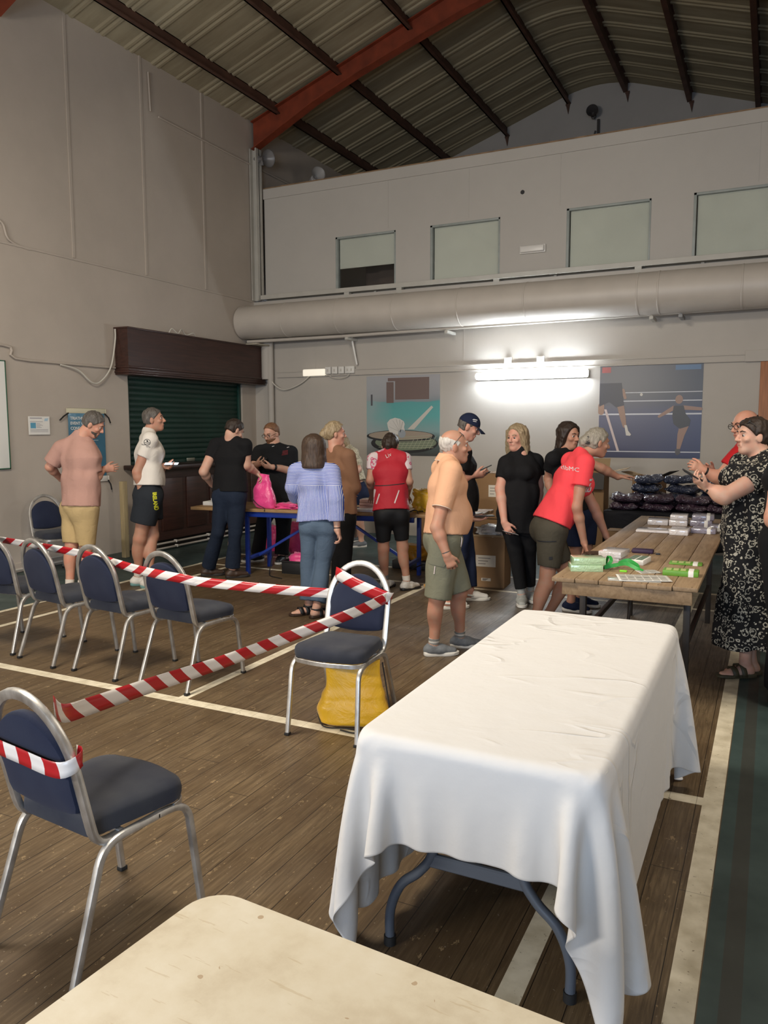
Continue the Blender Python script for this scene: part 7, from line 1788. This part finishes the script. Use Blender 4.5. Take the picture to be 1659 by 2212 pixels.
def lump(name, label, cat, m, c, r, seed, amp=0.25, fr=6.0, rz=0.0, group=None, flatb=True, sub=4, parent=None, pw=0.6):
    b = MB(); q = bmesh.ops.create_icosphere(b.bm, subdivisions=sub, radius=1.0); R_ = Matrix.Rotation(rz, 3, 'Z')
    for v in q['verts']:
        n = v.co.copy(); d = 1+amp*mnoise.noise(n*fr*0.3+Vector((seed, seed*2.3, 1)))+amp*0.5*mnoise.noise(n*fr*0.8+Vector((seed, 1, 2)))
        s3 = Vector([math.copysign(abs(x)**pw, x) for x in n])
        p = Vector((s3.x*r[0], s3.y*r[1], s3.z*r[2]))*d
        if flatb: p.z = max(p.z, -r[2]*0.9)
        v.co = R_ @ p
    bz = min(v.co.z for v in q['verts'])
    me = b.mesh('lump', 180); o = bpy.data.objects.new(name, me); COL.objects.link(o); me.materials.append(m)
    o.location = (c[0], c[1], c[2]-bz) 
    if parent is not None: o.parent = parent; o.matrix_parent_inverse = root_matrix(parent).inverted()
    else: tag(o, label, cat, group)
    return o
lump('plastic_film', 'crumpled clear plastic film piled in the top of tall open carton', 'film', FILM, (-2.60, 7.86, 0.53), (0.15, 0.14, 0.06), 4, 0.35, 9)
stk = 'stacked cartons behind the plank table'
carton('plain cardboard box at bottom of the stack behind the man in cap', (-2.98, 9.05), 0.05, 0.42, 0.40, 0.58, group=stk); carton('labelled cardboard box on top of the stack behind man in cap', (-2.98, 9.05), 0.02, 0.42, 0.40, 0.54, z=0.585, group=stk, labels=[('f', -0.01, 0.26, 0.13, 0.40)])
carton('open brown cardboard box holding yellow bags behind the left plank table', (-3.60, 8.95), -0.05, 0.42, 0.38, 0.90, [('f', -80, CARD, 0.12), ('r', 40, None, 0.12)])
lump('yellow_bag', 'yellow bag bundle sticking out of the open brown carton', 'bag', M_YEL, (-3.57, 8.95, 0.87), (0.15, 0.14, 0.10), 7, 0.3, 8)
carton('big open cardboard box with raised flaps behind woman in coral T-shirt', (-2.00, 9.55), 0.06, 0.50, 0.45, 1.13, [('r', 12, CARDI, 0.25), ('b', 55, CARDI, 0.18), ('f', -70, CARDG, 0.2)])
carton('tilted open carton with dark flap standing on dark cloth table', (-1.27, 9.62), -0.3, 0.30, 0.26, 0.34, [('r', 25, CARDG, 0.16), ('l', 15, CARDI, 0.15)], z=0.755)
carton('tan cardboard box standing in front of the dark cloth table', (-1.33, 8.36), 0.05, 0.34, 0.24, 0.60, group=None)
# ------------------------------------------------------------------ dark cloth table with wrapped garments
DX0, DX1, DY0, DY1, DZ = -1.62, 0.35, 8.78, 9.92, 0.75
dt = thing('trestle_table', 'table covered with a black cloth below the blue court poster', 'table', ((DX0+DX1)/2, (DY0+DY1)/2, 0))
b = MB(); b.box((DX0, DY0, DZ-0.04), (DX1, DY1, DZ-0.004), 0.004); b.build('table_top', PLK_L, dt, world=True)
for x in (DX0+0.1, DX1-0.1):
    for y in (DY0+0.1, DY1-0.1): b = MB(); b.box((x-0.02, y-0.02, 0), (x+0.02, y+0.02, DZ-0.04)); b.build('leg', M_DKST, dt, world=True)
DKC = m_cloth2('black_table_cloth', C(0.010, 0.010, 0.013), 0.7)
b = MB()
def dcl(u, v):
    x = DX0-0.006+(DX1-DX0+0.012)*u
    if v < 0.55:
        t_ = v/0.55; return (x, DY0-0.026-0.012*math.sin(u*38)*t_**0.5*(1-t_*0)-0.015*(1-t_)*0, 0.40+0.05*math.sin(u*9)+(DZ+0.002-0.40-0.05*math.sin(u*9))*t_) if t_ < 1 else (x, DY0-0.01, DZ)
    return (x, DY0-0.026+(DY1-DY0+0.018)*(v-0.55)/0.45, DZ+0.002)
b.grid(dcl, 90, 21); k = b.build('table_cloth', DKC, dt, 180, world=True); sm = k.modifiers.new('t', 'SOLIDIFY'); sm.thickness = 0.002; sm.offset = -1
def m_wrap(name, c):
    m = bpy.data.materials.new(name); t = NT(m); v = t.coord('Object')
    f = t.noise(v, 9.0, 4.0, 0.55, 1.0); t.col(t.mix(f, dark(c, 0.7), dark(c, 1.4))); t.set(Roughness=0.30, Coat_Weight=1.0, Coat_Roughness=0.08, Specular_IOR_Level=0.6)
    r1 = t.math('ABSOLUTE', t.math('SUBTRACT', t.noise(v, 13.0, 3.0, 0.5, 1.5), 0.5)); bp = t.bump(r1, 1.0, 0.06); t.L.new(bp.outputs[0], t.b.inputs['Coat Normal']); return m
W_PUR = m_wrap('wrapped_purple', (0.040, 0.020, 0.036, 1)); W_NAV = m_wrap('wrapped_navy', (0.022, 0.030, 0.060, 1))
def soft_pack(seed, w=0.33, d=0.27, h=0.085):
    b = MB(); q = bmesh.ops.create_cube(b.bm, size=1.0)
    bmesh.ops.subdivide_edges(b.bm, edges=b.bm.edges[:], cuts=17, use_grid_fill=True)
    for v in b.bm.verts:
        x, y, z = v.co*2; f = (1-min(1, abs(x))**6)*(1-min(1, abs(y))**6); e = max(abs(x), abs(y))
        zz = z*(0.35+0.65*math.sqrt(max(f, 0)))
        p = Vector((x*w/2*(1-0.05*z*z), y*d/2*(1-0.05*z*z), zz*h/2)); n = mnoise.noise(p*11+Vector((seed*3.1, seed, 0)))*0.020+mnoise.noise(p*28+Vector((seed, 0, seed)))*0.009
        p += Vector((x*0.6*n, y*0.6*n, (n*1.3 if z > -0.2 else abs(n)*0.3))); v.co = p
    bz = min(v.co.z for v in b.bm.verts)
    for v in b.bm.verts: v.co.z -= bz
    return b.mesh('pack', 180)
PK = [soft_pack(i, 0.34 if i % 2 else 0.31, 0.27, 0.085) for i in range(4)]
PKM = {}
def pack(i, mtl, loc, rz, label, rx=0.0, ry=0.0, strap=False):
    if (i, mtl.name) not in PKM:
        me = PK[i].copy(); me.materials.append(mtl); PKM[i, mtl.name] = me
    o = bpy.data.objects.new('garment_pack', PKM[i, mtl.name]); COL.objects.link(o); o.location = loc; jr = random.Random(len(PKM)*7+int(abs(loc[0])*1000)+int(loc[2]*1000)); o.rotation_euler = (rx+jr.uniform(-0.03, 0.03), ry+jr.uniform(-0.05, 0.05), rz+jr.uniform(-0.18, 0.18))
    tag(o, label, 'garment pack', 'wrapped garment packs on the dark table'); return o
rows = [(-1.43, 'far left'), (-1.09, 'second from left'), (-0.74, 'third from left'), (-0.40, 'fourth from left'), (-0.06, 'far right')]
for k, (x, w) in enumerate(rows):
    pack(k % 4, W_PUR, (x, 8.97, DZ+0.003), 0.06*(k % 3-1), 'purple wrapped garment pack, bottom front row, '+w)
    pack((k+1) % 4, W_PUR, (x+0.01, 8.97, DZ+0.093), -0.08*(k % 3-1), 'purple wrapped garment pack, upper front row, '+w)
for k, (x, w) in enumerate(((-1.22, 'left'), (-0.86, 'centre'), (-0.50, 'right'))):
    for j, lv in enumerate(('lowest', 'second')): pack((k+j) % 4, W_PUR if j == 0 else W_NAV, (x, 9.28, DZ+0.003+0.09*j), 0.05*j, ('purple' if j == 0 else 'navy')+' wrapped garment pack, back row '+w+', '+lv+' layer')
pack(0, W_NAV, (-1.24, 9.24, DZ+0.190), 0.10, 'navy wrapped garment pack, third layer at left of the heap'); pack(1, W_NAV, (-0.86, 9.25, DZ+0.185), -0.1, 'navy wrapped garment pack, third layer at middle of the heap')
pack(2, W_NAV, (-1.22, 9.22, DZ+0.285), 0.2, 'navy wrapped garment pack near the top of the heap, tilted', 0.0, -0.10); pack(3, W_NAV, (-0.88, 9.27, DZ+0.290), 0.1, 'topmost navy wrapped garment pack of the heap, under reaching hand', 0.0, -0.04)
pack(1, W_NAV, (-0.50, 9.20, DZ+0.185), 0.03, 'navy wrapped garment pack, lower of right stack'); tp = pack(0, W_NAV, (-0.50, 9.20, DZ+0.278), -0.03, 'navy wrapped garment pack, top of right stack, white strap over it')
b = MB(); b.tube(smooth_path([(0.03, -0.138, -0.09), (0.03, -0.145, 0.03), (0.03, -0.13, 0.085), (0.03, 0.0, 0.098), (0.03, 0.12, 0.085)]), 0.006, 6); b.build('white_strap', M_WHITEP, tp)
pack(2, W_PUR, (-0.14, 9.22, DZ+0.003), 0.1, 'purple wrapped garment pack, back row far right, lowest layer'); pack(3, W_PUR, (-0.14, 9.22, DZ+0.093), 0.05, 'purple wrapped garment pack, back row far right, second layer')
# ------------------------------------------------------------------ things on the right plank table
def slab(name, label, cat, c, w, d, h, rz, m, group=None, bev=0.004, z=RZ, edge=None):
    o = thing(name, label, cat, (c[0], c[1], z), rz, group); b = MB(); b.box((-w/2, -d/2, 0), (w/2, d/2, h), bev); b.build('body', m, o); return o
def wrapm(name, c):
    m = bpy.data.materials.new(name); t = NT(m); v = t.coord('Object'); t.col(c); t.set(Roughness=0.3, Coat_Weight=1.0, Coat_Roughness=0.06)
    t.bump(t.math('ABSOLUTE', t.math('SUBTRACT', t.noise(v, 18.0, 3.0, 0.5, 1.2), 0.5)), 0.6, 0.02); return m
W_GRN = wrapm('pale_green_wrap', (0.42, 0.60, 0.36, 1)); W_WHT = wrapm('white_wrap', (0.62, 0.58, 0.56, 1)); W_LIL = wrapm('lilac_wrap', (0.24, 0.22, 0.27, 1)); W_SAL = wrapm('salmon_wrap', (0.60, 0.34, 0.28, 1))
GRC = mat('green_card', (0.12, 0.30, 0.025, 1), 0.45, var=0.1, vs=20); GRD = mat('green_print', (0.10, 0.16, 0.10, 1), 0.5)
for j in range(2): slab('leaflet_pack', ['lower', 'upper'][j]+' pale green shrink-wrapped leaflet pack at near left table corner', 'leaflet pack', (-1.03+0.012*j, 4.985+0.01*j), 0.20, 0.14, 0.042, 0.35+0.03*j, W_GRN, 'green leaflet packs', z=RZ+0.043*j)
for j in range(2): slab('paper_pack', ['lower', 'upper'][j]+' white plastic-wrapped paper block beside the coral T-shirt woman hand', 'paper block', (-0.93+0.012*j, 5.36), 0.15, 0.21, 0.042, -0.12, W_WHT, 'white paper blocks', z=RZ+0.043*j)
o = slab('card_stack', 'stack of white cards printed with green panels beside white paper block', 'cards', (-0.765, 5.40), 0.115, 0.20, 0.035, -0.12, M_PAPER)
b = MB()
for i in range(3):
    for j in range(2): b.box((-0.05+0.053*j, -0.09+0.062*i, 0.035), (-0.006+0.053*j, -0.035+0.062*i, 0.0358))
b.build('printed_panels', GRD, o, 0)
slab('zip_pouch', 'small dark purple pouch lying on planks behind white paper block', 'pouch', (-0.80, 5.84), 0.15, 0.075, 0.03, 0.02, mat('dark_purple', (0.035, 0.015, 0.05, 1), 0.6), bev=0.010)
lump('glove', 'dark brown leather glove under the left hand of the coral T-shirt woman', 'glove', SH_BROWN, (-1.08, 5.50, RZ), (0.045, 0.08, 0.02), 3, 0.3, 9, -0.5)
b = MB(); b.box((-0.015, -0.012, 0), (0.015, 0.012, 0.012), 0.003, Matrix.Translation((-0.69, 5.80, RZ))); tag(b.build('binder_clip', M_BLACK), 'small black binder clip right of the purple pouch', 'clip')
# green lanyard
LAN = mat('green_ribbon', (0.02, 0.30, 0.045, 1), 0.5); b = MB(); L0 = Vector((-0.83, 5.09, RZ))
for pts, w in (([(-0.10, -0.02, 0.006), (-0.06, 0.0, 0.05), (-0.085, 0.05, 0.075), (-0.10, 0.03, 0.02)], 0.022), ([(-0.10, -0.03, 0.01), (-0.03, -0.02, 0.03), (0.03, 0.03, 0.035), (0.10, 0.01, 0.012), (0.14, -0.03, 0.006)], 0.024), ([(-0.02, 0.06, 0.03), (0.03, 0.08, 0.05), (0.09, 0.05, 0.03), (0.11, 0.02, 0.01)], 0.024)):
    b.sweep([L0+p for p in smooth_path(pts, 8)], [(-0.001, -w/2), (0.001, -w/2), (0.001, w/2), (-0.001, w/2)], up=(0, 0.3, 1))
la = b.build('lanyard', LAN); tag(la, 'bundle of bright green lanyard ribbon on the plank table', 'lanyard')
b = MB(); b.box((-0.022, -0.01, 0), (0.022, 0.01, 0.012), 0.003, Matrix.Translation(L0+Vector((0.03, -0.075, 0)))); b.build('lime_toggle', mat('lime_plastic', (0.22, 0.65, 0.02, 1), 0.4), la)
b = MB(); b.tube([L0+Vector((-0.10, -0.03, 0.008)), L0+Vector((-0.115, -0.05, 0.006))], 0.009, 8); b.build('metal_clip', M_GLASSF, la)
def sheet(label, c, w, d, rz, z, grid_=None):
    o = thing('label_sheet', label, 'paper', (c[0], c[1], z), rz, 'paper sheets on the plank table'); b = MB(); b.grid(lambda u, v: ((u-0.5)*w, (v-0.5)*d, 0.0015+0.004*u*u*(1-v)), 9, 9); k = b.build('sheet', M_PAPER, o); sm = k.modifiers.new('t', 'SOLIDIFY'); sm.thickness = 0.0006
    b = MB(); nx, ny = grid_
    for i in range(nx):
        for j in range(ny):
            x0 = -w*0.46+i*w*0.92/nx; y0 = -d*0.44+j*d*0.88/ny; b.face([(x0, y0, 0.0062), (x0+w*0.78/nx, y0, 0.0062), (x0+w*0.78/nx, y0+d*0.74/ny, 0.0062), (x0, y0+d*0.74/ny, 0.0062)])
    k = b.build('printed_labels', mat('label_grey', (0.40, 0.39, 0.35, 1), 0.7), o, 0, recalc=False); sm = k.modifiers.new('t', 'SOLIDIFY'); sm.thickness = 0.0004; return o
sheet('large white label sheet with two rows of printed labels, front of plank table', (-0.655, 4.84), 0.30, 0.21, 0.28, RZ+0.003, (6, 2))
sheet('small white printed slip between the lanyard and green booklets', (-0.66, 5.08), 0.13, 0.11, 0.5, RZ, (2, 2))
slab('clear_sleeve', 'thin clear plastic sleeve lying under the large label sheet', 'sleeve', (-0.70, 4.78), 0.30, 0.12, 0.002, 0.2, mat('clear_sleeve', (0.45, 0.44, 0.40, 1), 0.1), bev=0.0005)
for (c, h, lab) in (((-0.475, 5.48), 0.012, 'thin green booklet with a white band, farther of the two'), ((-0.465, 5.06), 0.034, 'thick green booklet stack with a white band, nearer of the two')):
    o = slab('green_booklet', lab, 'booklet', c, 0.205, 0.105, h, 0.03, GRC, 'green booklets')
    b = MB(); b.box((0.045, -0.0535, -0.0), (0.075, 0.0535, h+0.001), 0.0005); b.build('paper_band', M_PAPER, o)
    b = MB()
    for i in range(3):
        for j in range(2): b.box((-0.085+0.042*i, -0.035+0.04*j, h), (-0.055+0.042*i, -0.008+0.04*j, h+0.0007))
    b.build('printed_marks', mat('cream_print', (0.50, 0.52, 0.22, 1), 0.5), o, 0)
pks = [((-0.86, 7.08), 0.33, 0.20, 0.022, 0.03, 0, 'flat clear-wrapped leaflet pack, front left of the far cluster', W_WHT), ((-0.665, 7.02), 0.15, 0.24, 0.050, 0.0, 0, 'white wrapped leaflet pack, front middle of the far cluster', W_WHT), ((-0.485, 7.18), 0.20, 0.16, 0.045, -0.05, 0, 'lilac wrapped leaflet pack, front right of the far cluster', W_LIL),
       ((-0.92, 7.66), 0.18, 0.24, 0.05, 0.08, 0, 'white wrapped leaflet pack, back left of the far cluster', W_WHT), ((-0.735, 7.66), 0.16, 0.22, 0.055, 0.0, 0, 'white leaflet pack at bottom of the far cluster stack', W_WHT), ((-0.735, 7.66), 0.15, 0.21, 0.045, 0.04, 0.056, 'white leaflet pack on top of the far cluster stack', W_WHT),
       ((-0.545, 7.72), 0.19, 0.24, 0.055, 0.0, 0, 'lilac wrapped leaflet pack, back row beside the white stack', W_LIL), ((-0.535, 7.74), 0.19, 0.23, 0.045, 0.05, 0.056, 'lilac leaflet pack resting on another beside the white stack', W_LIL), ((-0.40, 7.40), 0.10, 0.17, 0.05, 0.0, 0, 'narrow lilac wrapped leaflet pack at right edge of planks', W_LIL)]
for c, w, d, h, rz, dz, lab, mm in pks:
    o = slab('leaflet_pack', lab, 'leaflet pack', c, w, d, h, rz, mm, 'wrapped leaflet packs', z=RZ+dz, bev=0.008)
    if mm is W_LIL: b = MB(); b.box((w*0.15, -d/2-0.001, 0), (w*0.15+0.03, d/2+0.001, h+0.001), 0.001); b.build('paper_band', M_PAPER, o)
# ------------------------------------------------------------------ things on and under the left plank table
def lpos(px, py, z): p = onz(px, py, z); return Vector(p)
for j, (u, w, h) in enumerate(((0.20, 0.34, 0.045), (0.27, 0.26, 0.04))): slab('paper_pack', ['long white paper pack at left end of the left plank table', 'shorter white paper pack on top of the long pack'][j], 'paper block', lp(u, 0.30)[:2], w, 0.22, h, LA, M_PAPER, 'white packs at the table end', z=LZ+0.046*j)
pb_ = lp(0.88, 0.10)
pbag = soft_bag('drawstring_bag', 'bright pink bag standing on left plank table, held open by man in black', M_PINK, (pb_.x, pb_.y, LZ), (1.0, 0.12, 0), 0.27, 0.38, 0.13, [(0, 0.80, 0.8), (0.1, 1.0, 1.0), (0.4, 0.92, 0.9), (0.75, 0.66, 0.6), (1.0, 0.42, 0.35)], 5, 0.022, 'pink bags', tilt=-0.18)
b = MB(); b.tube(smooth_path([pb_+Vector((-0.12, -0.075, 0.12)), pb_+Vector((-0.03, -0.085, 0.045)), pb_+Vector((0.05, -0.08, 0.008)), pb_+Vector((0.07, -0.11, -0.02))]), 0.004, 6); b.build('cord', M_CORD, pbag, world=True)
def heap(lab, c, r, seed, m=M_PINK, g='pink bags', name='drawstring_bag', cat='bag', rz=0.0, amp=0.4, fr=9): return lump(name, lab, cat, m, c, r, seed, amp, fr, rz, g)
heap('pink bag lying flat on left plank table beside the standing pink bag', lp(1.16, 0.22), (0.17, 0.16, 0.030), 11); heap('second pink bag lying flat on left plank table, further right', lp(1.50, 0.28), (0.15, 0.15, 0.045), 12)
slab('paper_pack', 'thin white paper pack under the pink bags on the table', 'paper block', lp(1.15, 0.50)[:2], 0.26, 0.16, 0.035, LA, M_PAPER, z=LZ)
for j in range(3): slab('leaflet_pack', 'salmon wrapped leaflet pack, '+('bottom', 'middle', 'top')[j]+' of the pile beside the red gilet cyclist', 'leaflet pack', lp(2.03, 0.44)[:2], 0.20, 0.22, 0.036, LA+0.04*j, W_SAL, 'salmon leaflet packs', z=LZ+0.037*j, bev=0.005)
slab('paper_pack', 'flat clear-wrapped white paper pack between tan sweater and red gilet', 'paper block', lp(2.02, 0.17)[:2], 0.34, 0.24, 0.030, LA, W_WHT, z=LZ, bev=0.006)
YB_ = [(lp(2.72, 0.36), (0.15, 0.14, 0.13), 21, 'yellow bag bundle on left plank table beside the red gilet cyclist'), (lp(3.02, 0.58), (0.12, 0.13, 0.10), 22, 'yellow bag bundle on the table hidden partly by peach polo man')]
for c, r, sd_, lab in YB_: heap(lab, c, r, sd_, M_YEL, 'yellow bags', rz=0.3)
o = slab('notebook', 'open white notebook at right end of the left plank table', 'notebook', lp(3.20, 0.24)[:2], 0.24, 0.17, 0.012, LA-0.1, M_PAPER, z=LZ, bev=0.003)
b = MB(); b.tube([Vector((-0.06, -0.09, 0.020)), Vector((0.06, -0.08, 0.020))], 0.004, 6); b.build('pen', M_BLACK, o)
b = MB(); b.tube(smooth_path([lp(2.58, 0.05, LZ+0.006), lp(2.62, 0.10, LZ+0.03), lp(2.68, 0.06, LZ+0.03), lp(2.70, 0.02, LZ+0.006)]), 0.006, 6); tag(b.build('strap', M_BLACK), 'small black strap loop near front edge of plank table', 'strap')
# black crate with pink bags
cc = Vector((-4.80, 7.60, 0)); ck = thing('crate', 'black plastic crate of pink bags on floor under left plank table', 'crate', tuple(cc), 0.1); M = Matrix.Rotation(0.1, 4, 'Z')
b = MB(); W_, D_, H_ = 0.40, 0.28, 0.15
b.box((-W_/2, -D_/2, 0), (W_/2, D_/2, 0.008))
for q in ((-W_/2, -D_/2, W_/2, -D_/2+0.008), (-W_/2, D_/2-0.008, W_/2, D_/2), (-W_/2, -D_/2, -W_/2+0.008, D_/2), (W_/2-0.008, -D_/2, W_/2, D_/2)): b.box((q[0], q[1], 0), (q[2], q[3], H_), 0.002)
b.build('crate_body', M_BLACK, ck)
for s in (-1, 1): b = MB(); b.box((-W_/2-0.008, s*D_/2-0.008, H_-0.02), (W_/2+0.008, s*D_/2+0.008, H_), 0.003); b.build('rim', M_BLACK, ck)
lump('drawstring_bag', 'pink bag bulging out of the black crate on the floor', 'bag', M_PINK, (cc.x, cc.y, 0.02), (0.15, 0.10, 0.11), 31, 0.25, 7, 0.1, 'pink bags')
heap('large pink bag on the floor behind blue trestle, left of striped shirt woman', (-5.52, 8.72, 0), (0.16, 0.15, 0.23), 32, amp=0.2); heap('small pink bag on the floor between the legs of bearded man', (-6.02, 8.80, 0), (0.11, 0.10, 0.18), 33, amp=0.2)
heap('pink bag scrap on the floor right of the black crate', (-4.20, 7.46, 0), (0.06, 0.05, 0.04), 34)
GOLD = m_nylon('gold_foil_nylon', (0.66, 0.30, 0.012, 1), 0.25)
heap('yellow bag pile on floor beside the right shoe of the cyclist', (-3.02, 7.56, 0), (0.15, 0.17, 0.10), 41, GOLD, 'yellow bags'); heap('yellow bag crumpled at front of the floor pile near peach polo man', (-2.98, 7.30, 0), (0.12, 0.10, 0.05), 42, GOLD, 'yellow bags')
o = slab('tray', 'dark shallow tray on the floor behind the right blue trestle leg', 'tray', (-3.78, 8.45), 0.44, 0.30, 0.10, 0.1, M_BLACK, z=0.0, bev=0.01); heap('yellow bag bundle heaped on the dark tray under the table', (-3.78, 8.45, 0.10), (0.17, 0.13, 0.09), 43, GOLD, 'yellow bags')
cable('cable', [(-5.22, 7.62, 0.19), (-5.18, 7.50, 0.06), (-5.1, 7.36, 0.006), (-4.98, 7.22, 0.006), (-4.80, 7.16, 0.006)], 0.006, M_BLACK, 'thin black cable trailing on floor from the blue trestle'); cable('cable', [(-3.60, 7.9, 0.05), (-3.40, 7.75, 0.16), (-3.25, 7.62, 0.20), (-3.12, 7.70, 0.10), (-3.0, 7.95, 0.01)], 0.006, M_BLACK, 'black cable looping by the right trestle under table')
